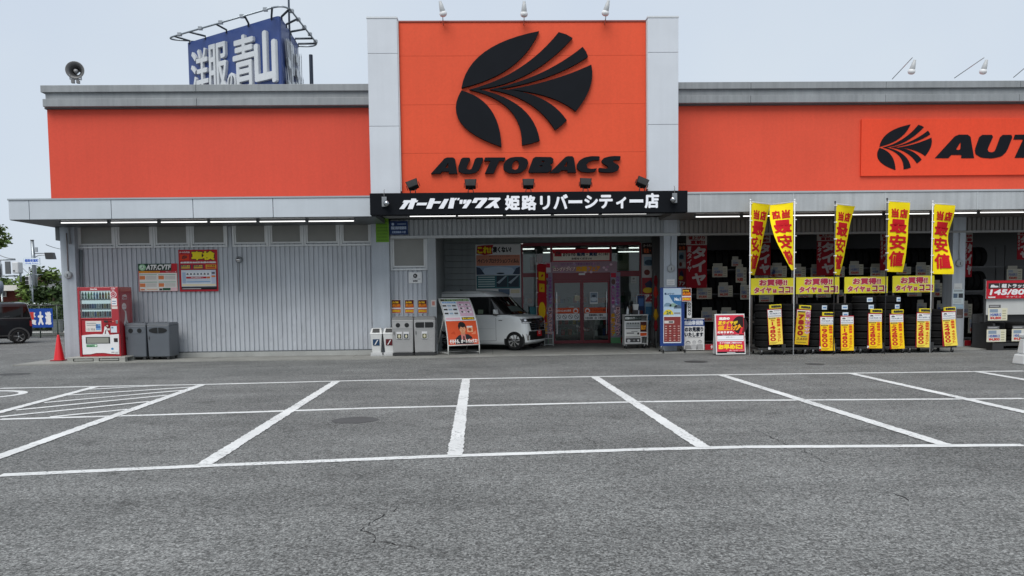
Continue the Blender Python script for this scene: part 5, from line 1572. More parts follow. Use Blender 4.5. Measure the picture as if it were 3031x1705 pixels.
for s in (-1, 1):
    for q in ((2.25, .3, 2.25, 1.0), (1.3, .3, 1.3, 1.0), (.45, .65, .45, 1.0)): side_line(wag, RD, *q, s, col=G(.004))
    side_line(wag, RD, .05, 1.02, 2.5, 1.02, s, .035, 'belt_moulding', G(.05))
    side_line(wag, RD, .3, .33, 3.1, .33, s, .05, 'side_cladding', G(.04), off=.012)
    for x in (.35, 1.25, 2.0): side_line(wag, RD, x, 1.06, x - .02, 1.47, s, .08, 'window_pillar', NAVY, off=.004)
    side_line(wag, RD, .75, 1.1, .95, 1.1, s, .03, 'window_glint', PALE, off=.006)
    side_line(wag, RD, 1.34, .88, 1.48, .88, s, .03, 'door_handle', NAVY, 'car_paint', .02)
    side_line(wag, RD, .02, .80, .10, .80, s, .22, 'tail_lamp', C('#8a1018'), 'plastic', .006)
    for k in range(10):
        a0, a1 = R(-20 + k * 22), R(2 + k * 22)
    pts = [(.48 + .37 * math.cos(R(a_)), .285 + .37 * math.sin(R(a_))) for a_ in range(-15, 196, 15)]
    q_ = [(.48 + .31 * math.cos(R(a_)), .285 + .31 * math.sin(R(a_))) for a_ in range(-15, 196, 15)]
    m = MB(G(.05))
    hw = .745
    m.add([(x, s * hw, z) for x, z in pts] + [(x, s * hw, z) for x, z in q_], [(i, i + 1, i + 1 + len(pts), i + len(pts)) for i in range(len(pts) - 1)])
    m.build('arch_moulding', 'plastic', wag)
# ================================================================== curved poster board at the entrance
ax0, ay0 = gr(1327, 1055)
phi = R(24)
t = thing('curved_poster_board', 'curved poster board with a man in a suit on orange, in front of the van', 'sign', (ax0, ay0, .03), phi)
BW, BL, BZ = .92, 1.50, .26
def lean(s):                 # arc length from the bottom edge -> (back, up)
    n_, y, z = 24, 0.0, 0.0
    for i in range(n_):
        a_ = R(8) + R(44) * ((i + .5) / n_ * s / BL) ** 1.1
        y += math.sin(a_) * s / n_
        z += math.cos(a_) * s / n_
    return y, z
def curve_warp(p):
    y, z = lean(max(0, p.z))
    return (p.x, y + p.y, BZ + z)
b = MB(G(.5))
b.warp = curve_warp
b.rect(0, 0, BW, BL, .02, sub=(2, 16)).rect(0, 0, BW, BL, 0.0, C('#d8d8d8'), sub=(2, 16))
b.build('board', 'plastic', t)
p = MB()
p.warp = curve_warp
hh = BL
p.rect(.015, hh * .475, BW - .015, hh - .015, L[0], C('#e4e6e8'), sub=(2, 12))
p.rect(.03, hh * .925, BW - .03, hh - .02, L[1], C('#a9c690'), sub=(2, 2)).rect(.04, hh * .93, .16, hh - .025, L[2], C('#4a4038'), sub=(1, 2))
p.text('夏のおでかけサポート!', .17, hh * .93, BW - .04, hh - .028, L[3], C('#24452c'), .004)
p.rect(.06, hh * .87, BW * .50, hh * .91, L[1], C('#7fb0dc'), sub=(1, 2)).text('車内が快適', .1, hh * .877, BW * .45, hh * .903, L[2], C('#e8f2fa'))
p.rect(BW * .53, hh * .56, BW - .03, hh * .915, L[1], C('#d9b3c6'), sub=(1, 8)).text('便利グッズ', BW * .6, hh * .88, BW - .08, hh * .908, L[2], C('#b8406f'))
for j in range(3):
    for i in range(3):
        x, z = .04 + i * .14, hh * (.79 - j * .09)
        p.rect(x, z, x + .11, z + .05, L[2], random.choice([G(.05), G(.12), C('#9ab0c4'), C('#33302e')]), sub=(1, 2)).rect(x, z - .03, x + .11, z - .015, L[2], C('#b9c6cf'))
    for i in range(2):
        x, z = BW * .56 + i * .19, hh * (.80 - j * .085)
        p.rect(x, z, x + .15, z + .075, L[2], C('#ecdfe4'), sub=(1, 2)).disc(x + .05, z + .04, .035, .03, L[3], random.choice([G(.04), G(.15), C('#5a4a52')]), n=10)
p.rect(.04, hh * .49, BW * .5, hh * .535, L[1], C('#e3b6c2')).rect(BW * .55, hh * .485, BW - .04, hh * .54, L[2], C('#3b2f1c')).text('最大1,000円引', BW * .57, hh * .49, BW - .06, hh * .535, L[3], C('#e8c226'), .004)
p.rect(.04, hh * .565, .48, hh * .575, L[1], C('#c9ccd0'))
# lower half: orange print with a man in a dark suit, no likeness
p.rect(.015, .02, BW - .015, hh * .465, L[0], C('#d8552c'), sub=(3, 10))
p.poly([(.1, hh * .22), (.25, hh * .20), (.22, hh * .27)], L[1], C('#c8471f')).poly([(.7, hh * .2), (.85, hh * .2), (.86, hh * .27)], L[1], C('#e88763'))
p.poly([(.22, .03), (.24, hh * .13), (.34, hh * .185), (.46, hh * .205), (.62, hh * .20), (.72, hh * .15), (.76, .03)], L[1], C('#23262b'))
p.poly([(.41, hh * .10), (.40, hh * .20), (.46, hh * .215), (.53, hh * .205), (.54, hh * .10)], L[2], C('#cf7f78'))
p.poly([(.455, hh * .10), (.46, hh * .165), (.48, hh * .175), (.50, hh * .16), (.50, hh * .10)], L[3], C('#2e1d20'))
p.poly([(.40, hh * .215), (.41, hh * .25), (.54, hh * .25), (.53, hh * .205), (.465, hh * .19)], L[3], C('#c88a66'))
p.disc(.465, hh * .305, .092, hh * .072, L[4], C('#d99a74'), n=22)
p.poly([(.355, hh * .29), (.345, hh * .36), (.37, hh * .415), (.43, hh * .445), (.51, hh * .44), (.565, hh * .40), (.58, hh * .34), (.57, hh * .29), (.545, hh * .345), (.48, hh * .33), (.42, hh * .35), (.385, hh * .31)], L[5], C('#1d1a1c'))
p.disc(.43, hh * .318, .014, .007, L[5], C('#2a1a14'), n=8).disc(.50, hh * .318, .014, .007, L[5], C('#2a1a14'), n=8)
p.poly([(.43, hh * .268), (.465, hh * .26), (.505, hh * .268), (.465, hh * .272)], L[5], C('#a5523f')).poly([(.463, hh * .31), (.458, hh * .288), (.476, hh * .288)], L[5], C('#bd7d58'))
p.rect(.60, hh * .24, .77, hh * .35, L[3], C('#e3a97e')).rect(.60, hh * .33, .77, hh * .36, L[4], C('#ded7d4')).disc(.685, hh * .29, .05, hh * .03, L[4], C('#a8482a'), n=14)
p.text('そろそろ、オートバックス?', .05, hh * .035, BW - .05, hh * .115, L[6], C('#f1ece6'), .007, .1)
p.build('printed_face', 'printed_sheet', t)
fr_ = MB(C('#c9c9c4'))
for x in (.0, BW):
    pts = [(x, -.005, 0), (x, -.005, BZ)] + [(x, lean(BL * k / 10)[0], BZ + lean(BL * k / 10)[1]) for k in range(11)]
    fr_.tube(pts, .018, 6)
    top = pts[-1]
    fr_.tube([(x, lean(BL * .55)[0] + .02, BZ + lean(BL * .55)[1]), (x, 1.0, 0)], .014, 6)
    fr_.tube([(x, 0, .06), (x, 1.0, .02)], .012, 6)
fr_.tube([(0, -.005, BZ), (BW, -.005, BZ)], .015, 6).tube([(0, lean(BL)[0], BZ + lean(BL)[1]), (BW, lean(BL)[0], BZ + lean(BL)[1])], .015, 6).tube([(0, 1.0, .02), (BW, 1.0, .02)], .012, 6)
fr_.build('tube_stand', 'painted_metal', t)

# ================================================================== trolley, hand sanitiser, racks by the right door
tx, ty_ = gr(1849, 1036)
ty_ -= .0
t = thing('display_trolley', 'white display trolley of tyre care goods at the right of the doors', 'trolley', (tx, ty_, .03))
m = MB(C('#c9cac6'))
TW, TD = .50, .40
m.box(0, TW, 0, .02, .16, .80).box(0, TW + .2, .0, TD, .98, 1.01).box(TW + .17, TW + .19, .02, TD, .1, .98).box(0, TW + .19, TD - .02, TD, .1, .98).box(0, .02, .02, TD, .1, .98).box(.02, TW + .17, .02, TD - .02, .14, .16)
m.build('cabinet', 'painted_metal', t)
fp = MB()
fp.rect(0, .16, TW, .82, L[0], C('#e6e6e4')).rect(.03, .62, TW - .03, .78, L[1], C('#9fa3a3')).rect(.03, .58, TW - .03, .61, L[1], G(.05)).rect(.03, .36, TW - .03, .56, L[1], C('#d4d4d0')).rect(.03, .34, TW - .03, .36, L[1], G(.05)).rect(.03, .19, TW - .03, .32, L[1], C('#4a4a4a'))
for i in range(5): fp.disc(.10 + .075 * i, .75, .02, .022, L[2], G(.04), n=10)
fp.rect(.06, .45, .28, .48, L[2], G(.1)).rect(.2, .5, .38, .52, L[2], G(.2)).disc(.40, .45, .03, .035, L[2], G(.03), n=10).disc(.12, .24, .05, .04, L[2], C('#c9c9c9'), n=12).disc(.28, .25, .03, .03, L[2], C('#8a8a8a'), n=10).disc(.4, .25, .025, .03, L[2], C('#d8d8d8'), n=10)
fp.rect(0, .84, TW, .97, L[0], C('#2c3432')).text('お客様のタイヤ', .01, .865, TW * .6, .945, L[1], C('#d8dcd8'), .003).text('点検いたします', TW * .62, .875, TW - .01, .925, L[1], C('#9fb0a8'))
fp.rect(TW - .05, .36, TW + .16, .82, -.012, WHITE).rect(TW - .04, .50, TW + .15, .80, -.014, C('#4a1a10')).text('値上げ', TW - .02, .56, TW + .13, .70, -.016, C('#f0a020'), .006).rect(TW - .04, .38, TW + .15, .47, -.014, C('#d0501c'))
fp.build('printed_face', 'printed_sheet', t)
m = MB(G(.3))
for x in (.06, TW + .1):
    for y in (.05, TD - .05): m.tube([(x, y, .04), (x, y, .15)], .02, 8).lathe([(0, -.015), (.04, -.015), (.04, .015), (0, .015)], (x, y, .04), 'x', 12, G(.04))
m.build('caster', 'steel', t)
t2 = tag(MB((.7, .72, .72)).lathe([(0, 0), (.035, 0), (.037, .02), (.035, .15), (.012, .19), (.012, .23), (0, .23)], (0, 0, 0), 'z', 12).build('spray_bottle', 'plastic', loc=(tx + .12, ty_ + .15, 1.04)), 'small pale spray bottle on the display trolley', 'bottle')
t2 = tag(MB(C('#d8d8d4')).hexa([(0, 0, 0), (.12, 0, 0), (.12, .12, 0), (0, .12, 0)], [(-.02, -.02, .17), (.14, -.02, .17), (.14, .14, .17), (-.02, .14, .17)]).build('white_cup', 'plastic', loc=(tx + .30, ty_ + .12, 1.17)), 'white square tub standing on a black box on the display trolley', 'tub')
tag(MB(G(.02)).box(0, .2, 0, .2, 0, .13).box(.14, .17, -.002, .0, .0, .12, C('#b9b9c4')).build('black_box', 'plastic', loc=(tx + .28, ty_ + .08, 1.04)), 'small black box under the white tub on the trolley', 'box')
t = thing('blue_display_stand', 'tall dark blue tube-framed display stand behind the trolley', 'display stand', (tx + .45, ty_ + .45, .03))
m = MB(C('#9aa0a4'))
m.tube([(0, 0, 0), (0, 0, 1.55), (.03, 0, 1.60), (.22, 0, 1.60), (.25, 0, 1.55), (.25, 0, 0)], .014, 6)
m.build('tube_frame', 'steel', t)
MB(C('#1d2f55')).box(.02, .23, -.02, .0, .9, 1.56).box(.05, .2, -.03, -.021, 1.25, 1.48, C('#3a5a8a')).box(.08, .18, -.03, -.021, 1.0, 1.12, C('#6a2028')).build('blue_panel', 'printed_sheet', t)
t = thing('folded_flag', 'furled red and yellow flag leaning in the corner by the grey pillar', 'flag', (tx + .98, ty_ + .2, .03))
MB(G(.55)).tube([(0, 0, 0), (-.03, .02, 2.3)], .014, 6).build('pole', 'steel', t)
m = MB(C('#7d1620'))
for k in range(5):
    z0 = .5 + k * .33
    m.lathe([(.02, z0), (.06 + .02 * (k % 2), z0 + .12), (.05, z0 + .25), (.03, z0 + .33)], (-.012, 0, 0), 'z', 8, [C('#7d1620'), C('#b98a1c'), C('#7d1620'), C('#a32a20'), C('#6a1018')][k])
m.build('furled_cloth', 'cloth', t)
t = thing('umbrella_stand', 'dark wire stand of folded umbrellas beside the grey pillar', 'umbrella stand', (tx + .78, ty_ + .3, .03))
m = MB(G(.12))
for x, y in ((0, 0), (.2, 0), (0, .2), (.2, .2)): m.tube([(x, y, 0), (x, y, .7)], .012, 6)
for z in (.1, .68): m.tube([(0, 0, z), (.2, 0, z), (.2, .2, z), (0, .2, z), (0, 0, z)], .01, 6)
m.build('wire_frame', 'steel', t)
for i in range(3): MB(G(.05 + .03 * i)).lathe([(.005, .12), (.035, .3), (.04, .75), (.012, .85), (.012, .98)], (.05 + .05 * i, .1, 0), 'z', 8).build('umbrella', 'cloth', t)
t = thing('wire_rack', 'small white wire leaflet rack in front of the left door banner', 'rack', (ax(1611, 1000, 23.6), 23.6, .03))
m = MB(C('#b9bcba'))
for x in (0, .28): m.box(x, x + .02, 0, .02, 0, .45).box(x, x + .02, .2, .22, 0, .3)
for z in (.03, .22, .42): m.box(.02, .28, 0, .02, z, z + .02)
m.build('frame', 'painted_metal', t)
MB(G(.1)).box(.03, .12, .03, .06, .05, .38).box(.14, .26, .03, .06, .05, .36, C('#6a6a66')).build('leaflets', 'printed_sheet', t)

# nobori seen half behind the van, beside the glass
def nobori(name, label, loc, w, h, z0, theta, draw, poleside=1, pole_top=None, rz=0.0, group=None, pole_col=(.75, .76, .76), wave=.02, base=True):
    """tall flag: cloth hangs from the pole; theta(v) turns the cloth about the pole from top (v=1) to bottom (v=0)"""
    t = thing(name, label, 'flag', loc, rz, group)
    zt_ = pole_top or z0 + h + .05
    MB(pole_col).tube([(0, 0, .02), (0, 0, zt_)], .013, 8).ball((0, 0, zt_ + .02), .025, n=8, m=6).build('pole', 'plastic', t)
    def wp(q):
        v = min(1, max(0, (q.z - z0) / h))
        a_ = theta(v)
        u = q.x
        rr = .035 + u
        yy = (wave * math.sin(v * 7 + u * 5) + .006 * math.sin(v * 17 + u * 9 + loc[0])) * (u / w) ** .6
        n_ = Vector((math.sin(a_) * poleside, -math.cos(a_) * 1.0, 0)) * 0
        X = rr * math.cos(a_) * poleside
        Y = rr * math.sin(a_) + yy
        off = q.y
        return (X + off * -math.sin(a_) * poleside * -1, Y + off * math.cos(a_), q.z - .05 * (1 - 0) * (u / w) * (0.3 + .7 * v) * .8)
    c = MB(YEL)
    c.warp = wp
    c.rect(0, z0, w, z0 + h, 0, C('#f2d814'), sub=(10, 30))
    cl = c.build('cloth', 'cloth', t)
    pr = MB()
    pr.warp = wp
    draw(pr, w, h, z0, -.012)
    draw(pr, w, h, z0, .012)
    pr.build('printed_lettering', 'cloth', cl)
    lo = MB((.8, .8, .8))
    for k in range(5):
        z = z0 + h * (.02 + .24 * k)
        MB((.8, .8, .8)).box(-.02, .05, -.012, .012, z, z + .022).build('loop', 'plastic', cl)
    lo.tube([(0, 0, z0 + h + .02), tuple(Vector(wp(Vector((w + .02, 0, z0 + h)))) + Vector((0, 0, .02)))], .006, 5)
    lo.build('top_rod', 'plastic', cl)
    if base: MB(G(.1)).box(-.18, .18, -.18, .18, 0, .06).build('base_weight', 'plastic', t, .02)
    return t
KR = C('#c01a22')
def d_cheap(p, w, h, z0, y):
    for ch, x0, x1, b0, b1 in (('当', .14, .50, .775, .905), ('店', .55, .92, .775, .905), ('最', .08, .92, .555, .755), ('安', .08, .92, .32, .535), ('値', .08, .90, .075, .30)):
        p.text(ch, x0 * w, z0 + b0 * h, x1 * w, z0 + b1 * h, y, KR, .011 if ch in '当店' else .016)
FY = 18.60
def flag(px, ptop, pbot, theta, label, side=1, pole_col=(.03, .03, .035)):
    x, zt_ = at(px, ptop, FY)
    x0, z0 = at(px, pbot, FY)
    return nobori('nobori_flag', label, (x, FY, .0), .56, zt_ - z0 - .04, z0, theta, d_cheap, side, zt_, group='yellow tall flags in front of the tyres', pole_col=pole_col, base=False)
flag(2221, 594, 812, lambda v: R(18) + R(42) * (1 - v) ** 1.0, 'yellow tall flag with red characters, leftmost, narrowing towards its foot', 1, (.75, .76, .76))
flag(2352.5, 594, 800, lambda v: R(22) - R(84) * (1 - v) ** 1.1, 'yellow tall flag seen from behind with mirrored characters, second from left', -1, (.8, .81, .81))
flag(2472, 600, 812, lambda v: R(14) + R(38) * (1 - v) ** .8, 'yellow tall flag twisted to a narrow strip, middle of the five', 1)
flag(2626, 591, 804, lambda v: R(1) + R(20) * (1 - v) ** 1.5, 'yellow tall flag hanging flat and readable, second from the right', 1)
flag(2761, 599, 811, lambda v: R(2) + R(20) * math.sin(math.pi * v) ** 2, 'yellow tall flag at the far right beside the grey pillar', 1, (.75, .76, .76))
def d_red(p, w, h, z0, y):
    p.rect(0, z0, w, z0 + h, y * .5, C('#a31a24'), sub=(6, 20))
    p.rect(w * .15, z0 + h * .72, w * .85, z0 + h * .86, y, C('#d0a81c')).rect(w * .2, z0 + h * .52, w * .8, z0 + h * .66, y, C('#d0a81c'))
    p.disc(w * .5, z0 + h * .2, w * .4, h * .15, y, C('#e2b81e'), n=12)
x, z = at(1587, 745, 23.9)
nobori('nobori_flag', 'red and yellow tall flag between the van and the left door banner', (x, 23.9, .03), .3, 1.9, .75, lambda v: R(15), d_red, 1, z, pole_col=(.6, .6, .58))

# ================================================================== tyres
def tyre_mesh(ro, ri, w, name='tyre'):
    m = MB(G(.009))
    prof = [(ri, -w * .40), (ri + .012, -w * .46), (ro * .80, -w * .5), (ro * .93, -w * .46), (ro * .985, -w * .38)]
    k = 4
    for i in range(k):
        z = -w * .36 + w * .72 * i / k
        prof += [(ro, z + .004), (ro, z + w * .72 / k - .012), (ro - .008, z + w * .72 / k - .009), (ro - .008, z + w * .72 / k - .002)]
    prof += [(ro * .985, w * .38), (ro * .93, w * .46), (ro * .80, w * .5), (ri + .012, w * .46), (ri, w * .40), (ri + .02, 0), (ri, -w * .40)]
    m.lathe(prof, (0, 0, 0), 'z', 32)
    return m
TY = tyre_mesh(.30, .185, .185).build('tyre', 'rubber')
TYB = tyre_mesh(.32, .20, .20).build('tyre', 'rubber')
used = {TY.name: False, TYB.name: False}
def tyre(src, loc, rot, label, group):
    if not used[src.name]:
        used[src.name] = True
        o = src
    else:
        o = src.copy()
        COL.objects.link(o)
    o.location = loc
    o.rotation_euler = rot
    return tag(o, label, 'tyre', group)
def stack(px, Y, n_, src, w, z0, who):
    x = ax(px, 980, Y)
    for k in range(n_):
        pos = 'bottom' if k == 0 else 'top' if k == n_ - 1 else ORD[k] + ' from the bottom'
        tyre(src, (x + random.uniform(-.012, .012), Y + random.uniform(-.012, .012), z0 + w * (k + .5) + .002 * k), (random.uniform(-.012, .012), random.uniform(-.012, .012), random.uniform(0, 6)),
             'black tyre lying %s of %s' % (pos, who), 'tyres stacked outdoors')
    return x, z0 + n_ * w
SY = 19.35
stacks = [(2268, 6, TY, .187, 'the outdoor stack nearest the red board'), (2342, 6, TY, .187, 'the second outdoor stack from the left'), (2418, 6, TY, .187, 'the third outdoor stack from the left'), (2486, 6, TY, .187, 'the fourth outdoor stack from the left'),
          (2556, 7, TY, .187, 'the fifth outdoor stack from the left'), (2628, 7, TY, .187, 'the sixth outdoor stack from the left'), (2700, 4, TY, .187, 'the low seventh outdoor stack'), (2772, 5, TY, .187, 'the outdoor stack nearest the grey pillar')]
tops = []
for px, n_, src, w, who in stacks: tops.append(stack(px, SY, n_, src, w, .19, who))
# wrapping labels on a few treads
def tread_label(i, frac, tier, label):
    x, zt_ = tops[i]
    z = zt_ - .187 * (tier + .5)
    m = MB(WHITE)
    vs_ = []
    for k in range(7):
        a_ = R(-90 + frac * 40 - 14 + 28 * k / 6)
        for q in (-.055, .055): vs_.append((x + .309 * math.cos(a_), SY + .309 * math.sin(a_), z + q))
    m.add(vs_, [(2 * k, 2 * k + 2, 2 * k + 3, 2 * k + 1) for k in range(6)], C('#c9d3da'))
    o = m.build('tyre_label', 'printed_sheet')
    tag(o, label, 'label', 'labels on the tyre treads')
    m2 = MB(C('#5f86b4'))
    vs_ = []
    for k in range(7):
        a_ = R(-90 + frac * 40 - 9 + 18 * k / 6)
        for q in (-.02, .015): vs_.append((x + .311 * math.cos(a_), SY + .311 * math.sin(a_), z + q))
    m2.add(vs_, [(2 * k, 2 * k + 2, 2 * k + 3, 2 * k + 1) for k in range(6)])
    m2.build('label_band', 'printed_sheet', o)
for i, fr0, tier, w in ((0, .9, 0, 'top tyre of the stack nearest the red board'), (1, .9, 0, 'top tyre of the second outdoor stack'), (2, .3, 0, 'top tyre of the third outdoor stack'), (2, .5, 1, 'second tyre down of the third outdoor stack'),
                     (3, -.1, 0, 'top tyre of the fourth outdoor stack'), (3, 0, 1, 'second tyre down of the fourth outdoor stack'), (4, 0, 0, 'top tyre of the fifth outdoor stack'), (4, .2, 1, 'second tyre down of the fifth outdoor stack'),
                     (5, .6, 0, 'top tyre of the sixth outdoor stack'), (5, .4, 1, 'second tyre down of the sixth outdoor stack')):
    tread_label(i, fr0, tier, 'pale wrapper label on the ' + w)
# dollies
for i in range(4):
    xa, xb = tops[2 * i][0] - .34, tops[2 * i + 1][0] + .34
    who = ['left end of the tyre row', 'second pair of tyre stacks', 'third pair of tyre stacks', 'right end of the tyre row'][i]
    t = thing('tyre_dolly', 'black wheeled dolly under the ' + who, 'dolly', (xa, SY - .34, .0), 0, 'dollies under the tyre stacks')
    w = xb - xa
    m = MB(G(.025))
    m.box(0, w, 0, .05, .13, .185).box(0, w, .63, .68, .13, .185).box(0, .05, .05, .63, .13, .185).box(w - .05, w, .05, .63, .13, .185)
    for k in (1, 2, 3): m.box(w * k / 4 - .05, w * k / 4 + .05, .05, .63, .14, .18)
    m.box(w * .46, w * .54, -.01, 0, .10, .28)
    m.build('frame', 'painted_metal', t, .006)
    for x in (.1, w * .52, w - .1):
        for y in (.04, .64):
            c = MB(G(.35))
            c.box(x - .022, x + .022, y - .03, y + .03, .08, .13).lathe([(0, -.018), (.035, -.018), (.035, .018), (0, .018)], (x, y, .048), 'x', 14, G(.4))
            c.lathe([(.035, -.02), (.048, -.016), (.048, .016), (.035, .02)], (x, y, .048), 'x', 14, G(.03))
            c.build('caster', 'steel', t)
    MB(WHITE).rect(w * .2, .145, w * .2 + .06, .205, -.004).build('paper_tag', 'printed_sheet', t)
# tall price tags hanging on the stacks
def price_tag(x0, y0, x1, y1, price, size, tilt, who, old=False, paper='#f4c80e', cap=True):
    Y = SY - .345
    xa, zt_ = at(x0, y0, Y)
    xb, zb_ = at(x1, y1, Y)
    w, h = xb - xa, zt_ - zb_
    t = thing('price_banner', 'tall yellow price banner reading %s on the %s' % (price, who), 'price tag', (xa + w / 2, Y, zb_), 0, 'tall price banners on the tyre stacks')
    t.rotation_euler = (R(-2), tilt, 0)
    bk = MB(C('#9c1526'))
    bk.box(-w / 2, w / 2, 0, .008, 0, h)
    bk.build('red_backing', 'plastic', t)
    p = MB()
    wp_ = w * .94
    X = lambda u: -wp_ / 2 + u * wp_
    bend = random.uniform(-.02, .03)
    p.warp = lambda q: (q.x + bend * (1 - q.z / h) ** 2, q.y - .02 * (1 - q.z / h) ** 2, q.z)
    p.rect(X(0), h * .01, X(1), h * .97, L[0], C(paper), sub=(1, 6))
    p.rect(X(0), h * .76, X(1), h * .97, L[1], WHITE, sub=(1, 2))
    p.poly([(X(.1), h * .905), (X(.38), h * .905), (X(.36), h * .93), (X(.30), h * .945), (X(.18), h * .945), (X(.12), h * .93)], L[2], G(.08))
    p.rect(X(.45), h * .94, X(.95), h * .95, L[2], G(.2)).rect(X(.45), h * .92, X(.85), h * .925, L[2], G(.45))
    p.text(size, X(.06), h * .84, X(.94), h * .885, L[2], C('#5d6a80'), .001)
    p.rect(X(.03), h * .80, X(.97), h * .81, L[2], G(.12)).rect(X(.03), h * .775, X(.97), h * .79, L[2], G(.5))
    if not old:
        p.rect(X(.06), h * .715, X(.55), h * .75, L[1], G(.03)).rect(X(.10), h * .725, X(.5), h * .738, L[2], C('#d8c060')).rect(X(.62), h * .735, X(.85), h * .755, L[1], C('#cf6a20'))
        p.text('税込', X(.2), h * .655, X(.48), h * .70, L[1], C('#c8651c'), .002)
        ds_ = price.replace(',', '')
        p.text(ds_, X(.06), h * .10, X(.54), h * .645, L[2], KR, .006, vert=True)
        p.text('最安値', X(.62), h * .50, X(.9), h * .725, L[2], C('#d4501c'), .005, vert=True)
        p.text('4本セット', X(.64), h * .08, X(.88), h * .46, L[2], C('#d4651c'), .003, vert=True)
        p.rect(X(.05), h * .06, X(.6), h * .07, L[1], C('#7a5a10')).rect(X(.05), h * .03, X(.5), h * .04, L[1], C('#a8851c'))
    else:
        p.rect(X(.02), h * .03, X(.98), h * .95, L[3], C('#c9a81e'), sub=(1, 5)).rect(X(.05), h * .91, X(.6), h * .945, L[4], G(.05))
        p.text('7800', X(.08), h * .25, X(.60), h * .86, L[4], C('#8e1a10'), .014, vert=True)
        p.text('お買い得タイヤ', X(.62), h * .30, X(1.05), h * .96, L[4], C('#e3d3da'), .016, vert=True).text('お買い得タイヤ', X(.64), h * .31, X(1.03), h * .95, L[7], C('#b54a78'), .002, vert=True)
        p.text('3,650', X(.10), h * .12, X(.92), h * .20, L[4], C('#7a4a14'), .003, .2).rect(X(.4), h * .22, X(.85), h * .245, L[4], G(.1)).rect(X(.1), h * .06, X(.85), h * .075, L[4], C('#5a4a14'))
    p.build('printed_face', 'printed_sheet', t)
    if cap:
        q = MB()
        q.rect(-w * .35, h + .005, w * .5, h + .105, -.002, C('#f0dc2a')).rect(-w * .35, h + .005, -w * .25, h + .105, -.004, C('#c9b420')).text('数量限定品', -w * .22, h + .02, w * .47, h + .09, -.005, G(.03), .006)
        q.box(-w * .35, w * .5, -.001, .004, h + .005, h + .105, C('#e0d030'))
        q.build('limit_tag', 'printed_sheet', t)
zz = lambda x, y: (2180 + x / 5.174, 790 + y / 5.174)
z7 = lambda x, y: (2480 + x / 4.675, 790 + y / 4.675)
price_tag(*zz(500, 640), *zz(715, 1190), '14,800', '145/80R13', R(-2.5), 'stack nearest the red board', paper='#f0d452')
price_tag(*zz(895, 650), *zz(1105, 1190), '7,800', '155/65R14', R(4), 'second outdoor stack', True)
price_tag(*zz(1275, 755), *zz(1488, 1285), '9,800', '155/65R13', R(1.2), 'third outdoor stack')
price_tag(*zz(1600, 748), *zz(1798, 1285), '14,800', '155/65R14', R(0), 'fourth outdoor stack', cap=False)
price_tag(*z7(420, 640), *z7(605, 1130), '22,800', '165/55R15', R(1), 'fifth outdoor stack')
price_tag(*z7(730, 648), *z7(915, 1135), '22,800', '175/65R15', R(-.8), 'sixth outdoor stack')
price_tag(*z7(1085, 632), *z7(1275, 1115), '22,800', '185/60R15', R(2), 'low seventh outdoor stack', paper='#efd650')
price_tag(*z7(1462, 612), *z7(1645, 1095), '24,800', '195/65R15', R(-2), 'stack nearest the grey pillar', paper='#efd650')
# horizontal yellow banners on posts
def d_koko(p, w, h):
    n_ = (8, 4)
    p.rect(0, 0, w, h, L[0], C('#efe23e'), sub=n_)
    for s_, x0, x1, z0, z1 in (('お買得!!', .19, .84, .53, .93), ('タイヤ', .07, .48, .09, .45), ('は', .51, .60, .10, .34), ('ココ!', .64, .97, .09, .47)):
        p.text(s_, x0 * w - .012, z0 * h - .012, x1 * w + .012, z1 * h + .012, L[1], C('#f2e6d0'), .022)
        p.text(s_, x0 * w, z0 * h, x1 * w, z1 * h, L[3], C('#c5405a') if s_ != 'ココ!' else C('#a3203c'), .010)
    p.rect(.66 * w, .03 * h, .86 * w, .055 * h, L[1], C('#c5405a'))
BYY = 19.85
for i, b_ in enumerate(((2222.5, 824, 2350, 871), (2356.5, 821, 2483.5, 869), (2499.5, 820, 2627, 867), (2642, 817, 2764.5, 864.5))):
    t = thing('post_frame', 'brown steel post frame holding the %s yellow tyre banner' % ['leftmost', 'second', 'third', 'rightmost'][i], 'frame', (ax(b_[0], 850, BYY + .03), BYY + .03, .03), 0, 'post frames of the yellow banners')
    wd = ax(b_[2], 850, BYY) - ax(b_[0], 850, BYY)
    zt_ = az(b_[0], b_[1], BYY)
    m = MB(C('#5a5450'))
    m.box(0, .045, 0, .03, 0, zt_ - .05).box(wd - .045, wd, 0, .03, 0, zt_ - .05).box(.045, wd - .045, .0, .03, zt_ - .11, zt_ - .07).box(.045, wd - .045, .0, .03, .78, .82)
    m.build('posts', 'painted_metal', t)
    px_sheet('tyre_banner', 'yellow cloth tyre bargain banner with pink characters, %s of four' % ['leftmost', 'second', 'third', 'rightmost'][i], 'banner', b_, BYY, d_koko, .004, group='yellow tyre banners', material='cloth', edge=C('#efe23e'))
